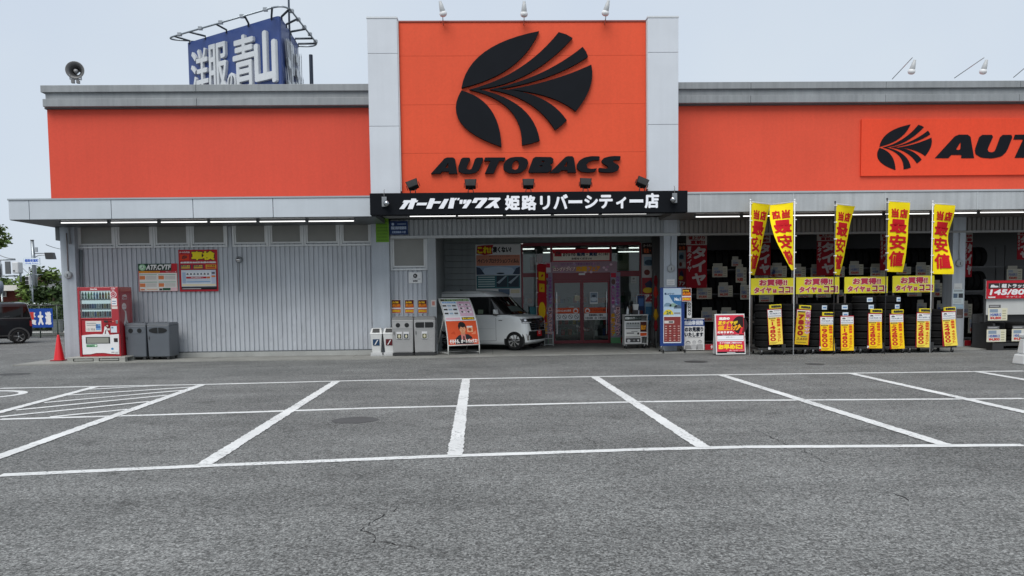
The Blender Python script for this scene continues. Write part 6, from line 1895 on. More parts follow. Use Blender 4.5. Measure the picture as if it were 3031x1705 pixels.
# ---- indoor racks of upright tyres with price cards
RKY = 23.3
def rack_row(xa, xb, z, k0, where, Y=RKY, tilt=0):
    x = xa
    while x < xb:
        tyre(TYB, (x + .11, Y + random.uniform(-.02, .02), z + .32), (0, R(90), random.uniform(-.03, .03)), 'black tyre standing on the %s of the indoor racks' % where, 'tyres on the indoor racks')
        x += .222
xa, xb = ax(2010, 850, RKY) + .1, 18.2
for z, w in ((.12, 'lowest shelf'), (.86, 'second shelf'), (1.60, 'third shelf'), (2.36, 'top shelf')): rack_row(xa + .3, xb - 2.6, z, 0, w)
k = 0
x = xa + .2
while x < xb:
    t = thing('tyre_rack', 'dark steel tyre rack inside the open bay, section %s from the left' % (ORD[k] if k < 10 else 'last'), 'rack', (x, RKY - .25, .03), 0, 'indoor tyre racks')
    m = MB(G(.06))
    for z in (.08, .82, 1.56, 2.32): m.box(.03, 2.0, 0, .03, z, z + .04).box(.03, 2.0, .42, .45, z, z + .04)
    m.build('shelf_rails', 'painted_metal', t)
    m = MB(G(.05))
    m.box(0, .03, 0, .03, 0, 3.0).box(0, .03, .42, .45, 0, 3.0)
    m.build('uprights', 'painted_metal', t)
    x += 2.0
    k += 1
part(MB(G(.05)).box(xPC1 + .1, XR - .3, 24.3, 24.4, 0, zCe), 'bay_back_wall', 'painted_metal')
px_sheet('repair_poster', 'narrow coloured poster seen between the grey pillar and the red tyre banner', 'poster', (2007, 716, 2030, 900), 24.28, d_loan)
def d_card(seed):
    rr = random.Random(seed)
    def f(p, w, h):
        p.rect(0, 0, w, h, L[0], C(rr.choice(['#c9c3ae', '#bdb8a8', '#cdc9bb', '#c4b7a4'])))
        p.rect(w * .03, h * .03, w * .97, h * .97, L[1], C(rr.choice(['#a9a69a', '#b4b0a2', '#a8a49c'])))
        p.rect(w * .72, h * .05, w * .95, h * .95, L[2], C('#bcb7a2'))
        for i in range(4): p.rect(w * .74, h * (.12 + .2 * i), w * .93, h * (.2 + .2 * i), L[3], C('#8a8676'))
        p.text(rr.choice(['145/80R12', '155/65R14', '165/55R15', '175/65R15', '195/65R15']), w * .1, h * .38, w * .68, h * .62, L[3], C('#3b4f8a'), .002)
        p.text('¥' + rr.choice(['4,800', '6,200', '9,800', '11,200', '28,800', '12,900']), w * .12, h * .06, w * .68, h * .32, L[3], C('#a8331c'), .004)
        p.rect(w * .08, h * .68, w * .4, h * .9, L[2], C('#8d97a2'))
    return f
z3 = lambda x, y: (1820 + x / 3.715, 680 + y / 3.715)
z4 = lambda x, y: (2180 + x / 5.574, 560 + y / 5.574)
cards = [(z3, 1070, 405, 1235, 520), (z3, 1330, 415, 1445, 580), (z3, 900, 640, 1065, 760), (z3, 1135, 615, 1295, 735), (z3, 1380, 610, 1480, 765), (z3, 950, 890, 1120, 1010), (z3, 1285, 330, 1390, 400), (z3, 1165, 890, 1330, 1000),
         (z4, 300, 1350, 525, 1500), (z4, 580, 1270, 825, 1450), (z4, 905, 1285, 1140, 1450), (z4, 1225, 1290, 1460, 1450), (z4, 1640, 1275, 1780, 1450), (z4, 1860, 1240, 2090, 1410),
         (zz, 345, 430, 565, 535), (zz, 945, 400, 1165, 465), (zz, 1220, 395, 1445, 465), (zz, 1540, 400, 1660, 450), (z7, 450, 0, 650, 130), (z7, 815, 0, 1010, 100), (z7, 1080, -20, 1275, 120), (z7, 960, 340, 1155, 405),
         (z7, 1335, 225, 1440, 415), (z7, 1095, 500, 1225, 620), (z7, 1370, 510, 1440, 630), (z7, 1665, 515, 1855, 695), (z7, 1805, 705, 2005, 910), (z7, 2340, 30, 2545, 180), (z3, 1700, 430, 1783, 520), (zz, 285, 955, 400, 1080)]
CY_ = RKY - .36
seen = {}
cards.sort(key=lambda c: c[0](c[1], c[2])[0])
for i, (fz, a_, b_, c_, d_) in enumerate(cards):
    p0, p1 = fz(a_, b_), fz(c_, d_)
    side = 'left of the flags' if p0[0] < 2220 else 'behind the flags' if p0[0] < 2800 else 'right of the flags'
    hgt = 'upper' if p0[1] < 800 else 'middle' if p0[1] < 880 else 'lower'
    seen[(hgt, side)] = seen.get((hgt, side), -1) + 1
    o = px_sheet('price_card', 'cream price card, indoor racks %s row %s, %s from left' % (hgt, side, ORD[seen[(hgt, side)]]), 'price card', (p0[0], p0[1], p1[0], p1[1]), CY_, d_card(i), .004, group='price cards on the indoor racks')
    w = o.dimensions
    m = MB(C('#a39f92'))
    ww = (at(p1[0], p1[1], CY_)[0] - at(p0[0], p0[1], CY_)[0])
    hh = (at(p0[0], p0[1], CY_)[1] - at(p1[0], p1[1], CY_)[1])
    m.box(ww * .05, ww * .68, .0, .004, hh + .003, hh + .10)
    m.build('header_slip', 'printed_sheet', o)
# dark price slips under the cards stay with the racks' look; red hanging banners
def d_tire(p, w, h):
    p.rect(0, 0, w, h, L[0], C('#8f1723'))
    p.rect(0, h * .80, w, h, L[1], C('#b9b2ae')).text('値上がり', w * .1, h * .90, w * .9, h * .97, L[2], C('#8f1723'), .006).text('直前!!', w * .2, h * .815, w * .9, h * .89, L[2], C('#8f1723'), .008)
    p.text('タイヤ', w * .28, h * .04, w * .95, h * .78, L[2], C('#b3aaa8'), .02, vert=True)
    p.text('夏タイヤ', w * .04, h * .3, w * .26, h * .78, L[2], C('#b3aaa8'), .006, vert=True)
HBY = 22.6
for i, (b_, w) in enumerate((((2031, 694, 2092, 852), 'leftmost, beside the grey pillar'), ((2236, 694, 2280, 815), 'behind the leftmost yellow flag'), ((2418, 688, 2470, 815), 'behind the middle yellow flag'), ((2858, 690, 2876, 820), 'just right of the grey pillar'),
                             ((2606, 690, 2636, 800), 'behind the flat yellow flag'), ((3012, 678, 3040, 768), 'at the right edge of the picture'))):
    px_sheet('hanging_banner', 'dark red hanging tyre banner, ' + w, 'banner', b_, HBY, d_tire, .004, group='red tyre banners hung in the bay', material='cloth', edge=C('#8f1723'))

# ================================================================== boards before the bay
bly = 20.15
blx = ax(1954, 1000, bly)
t = thing('blue_poster_stand', 'tall dark blue poster stand on casters in front of the right pillar', 'sign', (blx, bly, .03))
bw = ax(2026, 950, bly) - ax(1954, 950, bly)
zb0, zb1 = az(1990, 1024, bly), az(1990, 851, bly)
MB(C('#15387c')).box(0, bw, 0, .04, zb0 - .03, zb1 - .03).build('board', 'painted_metal', t, .006)
m = MB(G(.3))
m.tube([(.04, .02, zb0 - .03), (.04, .02, .1)], .015, 6).tube([(bw - .04, .02, zb0 - .03), (bw - .04, .02, .1)], .015, 6).tube([(.04, -.2, .07), (.04, .25, .07)], .018, 6).tube([(bw - .04, -.2, .07), (bw - .04, .25, .07)], .018, 6)
for x in (.04, bw - .04):
    for y in (-.2, .25): m.lathe([(0, -.015), (.04, -.015), (.04, .015), (0, .015)], (x, y, .04), 'x', 12, G(.03))
m.build('leg', 'steel', t)
p = MB()
h0, h1 = zb0 + .05, zb1 - .05
X = lambda u: .09 + u * (bw - .18)
Z = lambda v: h0 + v * (h1 - h0)
p.rect(X(0), Z(0), X(1), Z(1), L[0], C('#dfe6ec'))
p.rect(X(0), Z(.5), X(1), Z(.99), L[1], C('#bcd3e6')).text('購入メリット', X(.06), Z(.88), X(.62), Z(.92), L[2], C('#274a70'), .003)
p.poly([(X(.3), Z(.88)), (X(1), Z(.88)), (X(1), Z(.66)), (X(.55), Z(.74))], L[2], C('#3f77a8')).text('No.1', X(.62), Z(.77), X(.96), Z(.83), L[3], C('#eef4f8'), .006)
for k, (cx_, cz, c_) in enumerate(((.25, .70, '#7d9ab0'), (.55, .69, '#8fae9f'), (.8, .66, '#5d6f80'))):
    p.poly([(X(cx_ - .22), Z(cz - .03)), (X(cx_ + .2), Z(cz - .03)), (X(cx_ + .2), Z(cz)), (X(cx_ + .08), Z(cz + .035)), (X(cx_ - .1), Z(cz + .035)), (X(cx_ - .2), Z(cz + .005))], L[4], C(c_))
p.disc(X(.28), Z(.52), .14, .14, L[5], C('#e6cf3a'), a0=0, a1=180).text('24', X(.16), Z(.525), X(.42), Z(.585), L[6], C('#3a6a5a'), .005).rect(X(.6), Z(.53), X(.95), Z(.56), L[3], G(.3))
p.rect(X(.03), Z(.02), X(.97), Z(.48), L[1], C('#8c3c3a')).rect(X(.05), Z(.36), X(.6), Z(.41), L[2], C('#dcd5d0')).rect(X(.3), Z(.37), X(.55), Z(.40), L[3], G(.1))
for j in range(7):
    for i in range(4): p.disc(X(.14 + .24 * i), Z(.05 + .043 * j), .032, .018, L[2], random.choice([C('#c49a94'), C('#b4716a'), C('#d3b5ac')]), n=8).rect(X(.05 + .24 * i), Z(.028 + .043 * j), X(.22 + .24 * i), Z(.036 + .043 * j), L[3], C('#5f2422'))
p.build('printed_face', 'printed_sheet', t)
px_sheet('price_rise_sheet', 'small orange price rise sheet clipped beside the tall blue poster stand', 'poster', (2018, 853, 2046, 892), bly - .02, d_up, .006)
px_sheet('notice_sheet', 'small white notice on the pillar above the blue poster stand', 'notice', (1973, 827, 1997, 844), YP - .002, lambda p, w, h: p.rect(0, 0, w, h, L[0], WHITE).rect(w * .1, h * .3, w * .9, h * .34, L[1], G(.4)).rect(w * .15, h * .6, w * .85, h * .64, L[1], G(.4)), .004)
def d_onmo(p, w, h):
    p.rect(0, 0, w, h, L[0], WHITE)
    p.text('ONMO', w * .25, h * .15, w * .8, h * .95, L[1], G(.02), .006, vert=True)
px_sheet('white_strip_sign', 'narrow white strip sign with black letters right of the blue poster stand', 'sign', (2033, 893, 2047, 941), bly + .15, d_onmo, .01)
def d_ins(p, w, h):
    p.rect(0, 0, w, h, L[0], WHITE).rect(0, h * .76, w, h * .97, L[1], C('#1d3f86'))
    p.text('自動車保険', w * .03, h * .79, w * .95, h * .94, L[2], C('#e3e8f0'), .007)
    p.text('のお見積り', w * .03, h * .58, w * .95, h * .73, L[1], C('#1d2433'), .008).text('いたします', w * .03, h * .42, w * .95, h * .56, L[1], C('#1d2433'), .008)
    p.rect(w * .2, h * .385, w * .8, h * .4, L[1], G(.3))
    for cx_, cz, r_, c_ in ((.2, .22, .10, .12), (.5, .24, .085, .45), (.78, .25, .09, .3)):     # plain outline family
        p.poly([(w * (cx_ - .17), h * .02), (w * (cx_ - .14), h * (cz - .07)), (w * (cx_ + .14), h * (cz - .07)), (w * (cx_ + .17), h * .02)], L[1], G(.25 + c_ * .6))
        p.disc(w * cx_, h * cz, w * r_ * 1.15, h * r_ * .75, L[2], G(c_)).disc(w * cx_, h * (cz - .015), w * r_, h * r_ * .6, L[3], G(.62))
        p.disc(w * (cx_ - .035), h * (cz - .01), .006, .008, L[4], G(.05), n=6).disc(w * (cx_ + .035), h * (cz - .01), .006, .008, L[4], G(.05), n=6)
iy = 20.6
ix, iz0 = at(2026, 1035.5, iy)
o = px_sheet('insurance_board', 'white car insurance board with a blue heading and a drawn family', 'sign', (2024, 943, 2084, 1035.5), bly + .28, d_ins, .02)
def d_foot(p, w, h):
    p.rect(0, 0, w, h, L[0], C('#a81c28')).text('タイヤ', w * .45, h * .2, w * .95, h * .85, L[1], C('#e4dada'), .008)
px_sheet('red_foot_board', 'low red tyre board on the ground right of the insurance board', 'sign', (2086, 1019, 2122, 1035), 20.5, d_foot, .03)
px_sheet('red_foot_board', 'low red tyre board on the ground right of the far grey pillar', 'sign', (2853, 1007, 2906, 1022.5), 20.9, d_foot, .03)
# red a-board
rx0, ry0 = gr(2120, 1053)
rx1, ry1 = gr(2209, 1052)
t = thing('red_a_board', 'red and white folding board about summer tyre prices, left of the tyre stacks', 'sign', (rx0, ry0, 0), 0)
rw, rh = rx1 - rx0, az(2125, 929, ry0 + .1)
def lean_m(a_): return Matrix.Rotation(a_, 4, 'X')
m = MB(C('#d8d8d6'))
m.M = lean_m(R(-7))
m.box(0, rw, 0, .025, .03, rh)
m.build('front_panel', 'plastic', t, .004)
m = MB(C('#b9bbbb'))
m.M = Matrix.Translation((0, .30, 0)) @ lean_m(R(7))
m.box(0, rw, 0, .02, .03, rh)
m.build('rear_panel', 'plastic', t, .004)
p = MB()
p.M = lean_m(R(-7))
X = lambda u: .025 + u * (rw - .05)
Z = lambda v: .06 + v * (rh - .09)
p.rect(X(0), Z(0), X(1), Z(1), L[0], C('#cf3046'))
p.disc(X(.86), Z(.74), .20, .23, L[1], C('#231418')).poly([(X(.8), Z(.5)), (X(.92), Z(.5)), (X(.97), Z(.68)), (X(.9), Z(.68))], L[2], C('#d8303a')).rect(X(.98), Z(.3), X(1), Z(1), L[3], C('#b0202f'))
p.text('当店の', X(.10), Z(.87), X(.5), Z(.95), L[4], C('#f4efe9'), .008, .15)
p.text('夏タイヤが', X(.06), Z(.745), X(.78), Z(.85), L[4], C('#f3cf2a'), .006, .15)
p.text('値上げ', X(.05), Z(.595), X(.76), Z(.735), L[4], C('#f0a81e'), .008, .15).poly([(X(.68), Z(.60)), (X(.75), Z(.60)), (X(.86), Z(.68)), (X(.92), Z(.66)), (X(.84), Z(.76)), (X(.76), Z(.71)), (X(.80), Z(.70))], L[6], C('#f0a81e'))
p.text('になります。', X(.04), Z(.52), X(.62), Z(.58), L[4], C('#f4efe9'), .006, .1)
p.rect(X(.0), Z(.465), X(1), Z(.49), L[1], C('#3a1418')).text('対象タイヤの値上げ時期', X(.2), Z(.468), X(.8), Z(.488), L[2], WHITE).rect(X(.02), Z(.315), X(.98), Z(.46), L[1], C('#e6e8ec')).text('6月1日〜', X(.35), Z(.40), X(.65), Z(.44), L[2], G(.2)).rect(X(.05), Z(.345), X(.95), Z(.36), L[2], G(.45))
p.text('タイヤ交換をご検討の方は', X(.1), Z(.25), X(.9), Z(.295), L[2], C('#f4e6e6'), .002)
p.text('お早めに!', X(.05), Z(.10), X(.92), Z(.235), L[3], C('#f4d22a'), .012)
p.text('詳しくはスタッフまで', X(.45), Z(.055), X(.98), Z(.09), L[2], C('#f4e6e6')).rect(X(0), Z(0), X(1), Z(.045), L[1], C('#191316')).rect(X(.36), Z(.012), X(.66), Z(.03), L[2], C('#c9c9c9'))
p.build('printed_face', 'printed_sheet', t)
MB(G(.05)).box(rw - .01, rw + .012, .05, .28, rh * .42, rh * .46).build('hinge_stay', 'plastic', t)

# ================================================================== right end: light truck tyre display
YD = 20.1
def d_truck(p, w, h):
    p.rect(0, 0, w, h, L[0], C('#c01a2c'))
    p.rect(w * .03, h * .55, w * .97, h * .86, L[1], G(.03)).poly([(w * .06, h * .62), (w * .18, h * .62), (w * .18, h * .70), (w * .13, h * .72), (w * .11, h * .78), (w * .07, h * .76)], L[2], (.8, .8, .8)).rect(w * .195, h * .58, w * .2, h * .84, L[2], (.6, .6, .6))
    p.text('軽トラック・バン用', w * .23, h * .58, w * .93, h * .82, L[2], (.8, .8, .8), .006, .1)
    p.text('145/80R12', w * .05, h * .20, w * .9, h * .52, L[1], (.85, .85, .86), .012, .12)
    p.text('キャリィ・ハイゼット', w * .30, h * .04, w * .92, h * .16, L[1], (.7, .7, .7)).rect(w * .03, h * .04, w * .14, h * .12, L[1], (.7, .7, .7))
t = thing('truck_tyre_stand', 'white backed stand below the red light truck tyre sign', 'display stand', (ax(2916, 900, YD + .05), YD + .05, .03))
m = MB(C('#c6c7c4'))
zt_, zm_, zl_ = az(2950, 888, YD), az(3010, 932, YD), az(2950, 935, YD)
m.box(.02, 2.4, 0, .02, zl_, zt_ + .5)
m.build('white_panel', 'painted_metal', t)
m = MB(G(.05))
m.box(-.03, .02, -.01, .04, 0, zt_ + .55).box(2.4, 2.45, -.01, .04, 0, zt_ + .55).box(.02, 2.4, .021, .04, .9, .94).box(.02, .9, -.5, .0, zm_ - .75, zm_ - .72)
m.build('frame', 'painted_metal', t)
px_sheet('truck_tyre_sign', 'red light truck tyre size sign with white figures at the right edge', 'sign', (2918, 831, 3110, 882), YD, d_truck, .03)
cr0 = ax(2906, 980, 19.9)
t = thing('tyre_crate', 'black plastic crate full of tyres under the red truck tyre sign', 'crate', (cr0, 19.45, .0))
m = MB(G(.03))
m.box(0, 2.4, 0, .05, .12, .20).box(0, .06, .05, .9, .12, .72).box(0, 2.4, .85, .9, .12, .95).box(0, .06, 0, .05, .2, .72).box(1.15, 1.21, 0, .05, .2, .6).box(0, .3, 0, .9, 0, .12).box(1.0, 1.4, 0, .9, 0, .12).box(2.1, 2.4, 0, .9, 0, .12).box(.06, 2.4, .05, .85, .12, .15)
m.build('crate_body', 'plastic', t)
for j, (z, n_, x0) in enumerate(((.15, 4, .30), (.15 + .2, 4, .30), (.15 + .4, 2, .30))):
    for k in range(n_):
        tyre(TY, (cr0 + x0 + .64 * k, 19.92, z + .1), (0, 0, k), 'black tyre lying in the crate under the red truck tyre sign, %s layer' % ['bottom', 'middle', 'top'][j], 'tyres in the crate at the right')
def d_card2(p, w, h):
    p.rect(0, 0, w, h, L[0], C('#d9d4b8')).rect(w * .04, h * .04, w * .96, h * .96, L[1], C('#c9c9c2')).rect(w * .72, h * .06, w * .94, h * .94, L[2], C('#cfcbae'))
    p.text('145/80R12', w * .1, h * .36, w * .68, h * .58, L[2], C('#2f4a9a'), .003).text('¥4,800', w * .1, h * .07, w * .68, h * .32, L[2], C('#c0301c'), .005).rect(w * .08, h * .65, w * .5, h * .92, L[2], C('#7f8fa0'))
    for i in range(4): p.rect(w * .74, h * (.14 + .2 * i), w * .92, h * (.2 + .2 * i), L[3], C('#9a967f'))
for i, (b_, Y, w) in enumerate((((2480 + 2080 / 4.675, 790 + 572 / 4.675, 2480 + 2340 / 4.675, 790 + 740 / 4.675), 19.5, 'with red figures on the truck tyre stand, above the crate'), ((2480 + 2060 / 4.675, 790 + 868 / 4.675, 2480 + 2320 / 4.675, 790 + 1035 / 4.675), 19.43, 'on the front of the tyre crate, left one'),
                      ((2480 + 2408 / 4.675, 790 + 862 / 4.675, 2480 + 2660 / 4.675, 790 + 1025 / 4.675), 19.43, 'on the front of the tyre crate, right one'))):
    o = px_sheet('price_card', 'cream price card ' + w, 'price card', b_, Y, d_card2, .006)
    ww, hh = at(b_[2], b_[3], Y)[0] - at(b_[0], b_[1], Y)[0], at(b_[0], b_[1], Y)[1] - at(b_[2], b_[3], Y)[1]
    MB(G(.12)).box(ww * .03, ww * .65, 0, .006, hh + .004, hh + .09).box(ww * .08, ww * .55, -.001, 0, hh + .04, hh + .06, G(.4)).build('header_slip', 'printed_sheet', o)
# notices on the far pillar
for i, (b_, c_, w) in enumerate((((2824, 839, 2847.5, 855.5), '#d0d2d0', 'top of the far grey pillar, framed'), ((2820, 856.5, 2851, 900), '#c3d0d2', 'with two dark photos on the far grey pillar'), ((2827, 902, 2851, 914), '#9fb8c8', 'pale blue, on the far grey pillar'), ((2831, 915, 2850, 941), '#5a4f4c', 'dark, lowest on the far grey pillar'))):
    def d_n(p, w_, h, c_=c_, i=i):
        p.rect(0, 0, w_, h, L[0], C(c_))
        if i == 1: p.rect(w_ * .06, h * .42, w_ * .45, h * .72, L[1], C('#55677a')).rect(w_ * .53, h * .42, w_ * .95, h * .72, L[1], C('#3c3f44')).rect(w_ * .1, h * .86, w_ * .9, h * .92, L[1], G(.2))
        for k in range(3): p.rect(w_ * .1, h * (.1 + .09 * k), w_ * .8, h * (.13 + .09 * k), L[1], G(.35))
    px_sheet('notice_sheet', 'notice sheet ' + w, 'notice', b_, YP - .002 - .001 * i, d_n, .004)
# white water-filled barrier cut by the right edge
bx_, by_ = gr(3018, 1079)
t = thing('plastic_barrier', 'white plastic water-filled barrier cut off by the right edge', 'barrier', (bx_, by_, 0))
m = MB(C('#d6d8d8'))
m.hexa([(-.03, -.18, 0), (1.0, -.18, 0), (1.0, .22, 0), (-.03, .22, 0)], [(.0, -.15, .22), (.97, -.15, .22), (.97, .19, .22), (.0, .19, .22)])
m.hexa([(.02, -.10, .22), (.95, -.10, .22), (.95, .14, .22), (.02, .14, .22)], [(.05, -.06, .56), (.92, -.06, .56), (.92, .10, .56), (.05, .10, .56)])
m.box(.04, .93, -.09, .13, .56, .66)
m.build('body', 'plastic', t, .03)
MB(G(.05)).lathe([(0, 0), (.035, 0), (.035, .03), (0, .03)], (.5, .02, .66), 'z', 12).build('filler_cap', 'plastic', t)
# ================================================================== clothing store sign tower behind the roof
P1, P2, P3 = Vector((-9.55, 35.0, 0)), Vector((-15.35, 38.7, 0)), Vector((-9.75, 39.2, 0))
zS1 = az(836, 45, 35.0)
zS0 = 8.3
BLU = C('#2c427a')
tw = thing('roadside_sign_tower', 'blue three-sided clothing store sign tower with white characters behind the roof', 'sign', (P1.x, P1.y + 2, 0))
def tpart(mb, name, material, parent=None):
    o = mb.build(name, material)
    o.parent = parent or tw
    if not parent: o.matrix_parent_inverse = Matrix.Translation(tw.location).inverted()
    return o
def round_tri(pts, r_, n_=6):
    out = []
    k = len(pts)
    for i, p in enumerate(pts):
        a_, b_ = (pts[i - 1] - p).normalized(), (pts[(i + 1) % k] - p).normalized()
        for j in range(n_ + 1):
            t = j / n_
            s0, s1 = p + a_ * r_, p + b_ * r_
            out.append(s0 * (1 - t) ** 2 + p * 2 * t * (1 - t) + s1 * t * t)
    return out
ring = round_tri([P1, P3, P2], .3)
m = MB(BLU)
m.plan([(p.x, p.y) for p in ring], zS0, zS1)
tpart(m, 'sign_body', 'painted_metal')
m = MB(G(.3))
m.tube([(-12, 37.8, 0), (-12, 37.8, zS0 + .2)], .55, 16).tube([(-10.6, 38, 0), (-10.6, 38, zS0 + .2)], .4, 12)
tpart(m, 'support_post', 'steel')
LET = C('#c6cacd')
def face_text(ch, A, B, cs, bold=.0, depth=.14):
    """raised character on the face through A, B; cs = picture corners of its box (left, right, bottom, top)"""
    A, B = Vector(A), Vector(B)
    n_ = (B - A).cross(Vector((0, 0, 1))).normalized()
    if n_.y > 0: n_ = -n_
    u = (B - A).normalized()
    if u.x < 0: u = -u
    l0, l1, b_, t_ = cs
    pl, pr = hit(l0[0], l0[1], A, n_), hit(l1[0], l1[1], A, n_)
    x0, x1 = (pl - A).dot(u), (pr - A).dot(u)
    z0, z1 = b_, t_
    vs_, fs = glyphs(ch)
    m = MB(LET)
    k = len(vs_)
    edges = {}
    for f in fs:
        for a_, c_ in zip(f, f[1:] + f[:1]): edges[(min(a_, c_), max(a_, c_))] = edges.get((min(a_, c_), max(a_, c_)), 0) + 1
    bd = [e for e, c in edges.items() if c == 1]
    for q in range(8 if bold else 1):
        dx, dz = (bold * math.cos(q * math.pi / 4), bold * math.sin(q * math.pi / 4)) if bold else (0, 0)
        fr_ = [A + u * (x0 + (x1 - x0) * a_ + dx) + Vector((0, 0, z0 + (z1 - z0) * c_ + dz)) + n_ * (depth + .002 * q) for a_, c_ in vs_]
        bk = [A + u * (x0 + (x1 - x0) * a_ + dx) + Vector((0, 0, z0 + (z1 - z0) * c_ + dz)) + n_ * .002 for a_, c_ in vs_]
        m.add(fr_ + bk, list(fs) + [(a_, c_, c_ + k, a_ + k) for a_, c_ in bd])
    return tpart(m, 'raised_character', 'painted_metal')
n2 = (P2 - P1).cross(Vector((0, 0, 1))).normalized()
q2 = lambda x, y: (500 + x / 3.37, y / 3.37)
def fz(x, y): return hit(*q2(x, y), P1, n2).z
for ch, xl, xr_, yt, yb, b in (('洋', 250, 412, 500, 960, .025), ('服', 415, 600, 440, 930, .025), ('の', 608, 690, 735, 930, .02), ('青', 668, 875, 360, 905, .045), ('山', 885, 1078, 325, 832, .07)):
    face_text(ch, P1, P2, (q2(xl, (yt + yb) / 2), q2(xr_, (yt + yb) / 2), fz((xl + xr_) / 2, yb), fz((xl + xr_) / 2, yt)), b)
# the same words on the receding right face
d3 = (P3 - P1)
for ch, f0, f1, z0, z1, b in (('洋', .10, .28, zS1 - 5.3, zS1 - .75, .03), ('服', .29, .47, zS1 - 5.3, zS1 - .75, .03), ('の', .48, .56, zS1 - 5.3, zS1 - 3.8, .03), ('青', .57, .76, zS1 - 5.6, zS1 - .6, .05), ('山', .78, .97, zS1 - 5.6, zS1 - .6, .06)):
    n_ = Vector((d3.y, -d3.x, 0)).normalized()
    vs_, fs = glyphs(ch)
    m = MB(LET)
    k = len(vs_)
    for q in range(8):
        dx, dz = b * math.cos(q * math.pi / 4), b * math.sin(q * math.pi / 4)
        pos = lambda a_, c_, dd: P1 + d3 * (f0 + (f1 - f0) * a_) + d3.normalized() * dx + Vector((0, 0, z0 + (z1 - z0) * c_ + dz)) + n_ * dd
        m.add([pos(a_, c_, .18 + .002 * q) for a_, c_ in vs_], fs)
        m.add([pos(a_, c_, .09 + .002 * q) for a_, c_ in vs_], fs)
    tpart(m, 'raised_character', 'painted_metal')
# lamp rail round the top
RAILC = C('#8d959b')
out = round_tri([P1 + Vector((.55, -1.0, 0)), P3 + Vector((.95, .5, 0)), P2 + Vector((-1.0, -.25, 0))], .9, 8)
zr = zS1 + .12
tpart(MB(RAILC).tube([(p.x, p.y, zr) for p in out] + [(out[0].x, out[0].y, zr)], .042, 8), 'lamp_rail', 'steel')
def on_edge(A, B, t): return A + (B - A) * t
cen = (P1 + P2 + P3) / 3
for (A, B, oA, oB) in ((P1, P2, P1 + Vector((.55, -1.0, 0)), P2 + Vector((-1.0, -.25, 0))), (P1, P3, P1 + Vector((.55, -1.0, 0)), P3 + Vector((.95, .5, 0)))):
    for t in (.08, .31, .54, .77, .95):
        a_, b_ = on_edge(A, B, t), on_edge(oA, oB, max(.1, min(.9, t)))
        tpart(MB(C('#3d434a')).tube([(a_.x, a_.y, zS1 - .1), (a_.x, a_.y, zS1 + .06), (b_.x, b_.y, zr)], .05, 6), 'rail_arm', 'steel')
    for t in (.15, .33, .5, .67, .85):
        b_ = on_edge(oA, oB, t)
        tpart(MB(C('#8b9298')).box(b_.x - .09, b_.x + .09, b_.y - .08, b_.y + .08, zr - .06, zr + .08), 'flood_lamp', 'painted_metal')
tpart(MB(C('#39404c')).tube([(ax(921, 200, 39.6), 39.6, 0), (ax(921, 200, 39.6), 39.6, zS1 - .3)], .10, 8), 'mast', 'steel')
tpart(MB(C('#5a626c')).tube([(ax(855, 30, 37), 37, zS1 - .5), (ax(855, 0, 37), 37, zS1 + 4)], .05, 6), 'lightning_rod', 'steel')

# ================================================================== left background
def foliage_tree(name, label, base, h, crown, n_, seed, col, size, trunk_r=.16, group=None):
    """tapered trunk with limbs; the crown is many small leaf faces gathered in clumps"""
    rr = random.Random(seed)
    t = thing(name, label, 'tree', base, 0, group)
    m = MB(C('#4a4238'))
    m.tube([(0, 0, 0), (.05, .03, h * .3), (-.04, .05, h * .6), (0, 0, h * .85)], trunk_r, 8, r1=trunk_r * .3)
    clumps = []
    for cx_, cy_, cz, rx_, ry_, rz in crown:
        for _ in range(14):
            a_, b_, q = rr.uniform(0, 6.28), rr.uniform(-1, 1), rr.uniform(.35, 1) ** .5
            s_ = math.sqrt(1 - b_ * b_)
            clumps.append((Vector((cx_ + rx_ * q * s_ * math.cos(a_), cy_ + ry_ * q * s_ * math.sin(a_), cz + rz * q * b_)), rr.uniform(.5, 1.0) * min(rx_, rz) * .5, rr.uniform(.6, 1.35)))
    for c, r_, k in clumps[::3]:
        m.tube([(0, 0, min(h * .7, c.z * .6)), tuple((c * .5) + Vector((0, 0, c.z * .28))), tuple(c)], trunk_r * .35, 5, r1=.012)
    m.build('trunk', 'bark', t)
    lf = MB(col)
    per = max(1, n_ // len(clumps))
    for c, r_, k in clumps:
        for _ in range(per):
            d = Vector((rr.gauss(0, 1), rr.gauss(0, 1), rr.gauss(0, 1)))
            d = d.normalized() * r_ * rr.uniform(.15, 1.25)
            p = c + d
            u = Vector((rr.uniform(-1, 1), rr.uniform(-1, 1), rr.uniform(-.6, .6))).normalized()
            v = u.cross(Vector((rr.uniform(-1, 1), rr.uniform(-1, 1), rr.uniform(-1, 1)))).normalized()
            s_ = size * rr.uniform(.6, 1.3)
            kk = k * rr.uniform(.75, 1.25)
            lf.add([p - u * s_, p + v * s_ * .45, p + u * s_, p - v * s_ * .45], [(0, 1, 2, 3)], (col[0] * kk, col[1] * kk, col[2] * kk * .9))
    lf.build('crown', 'foliage', t)
    return t
GRN, GRN2, DGN = (.085, .14, .03), (.11, .17, .04), (.04, .075, .022)
def gx(px, Y): return ax(px, 900, Y)
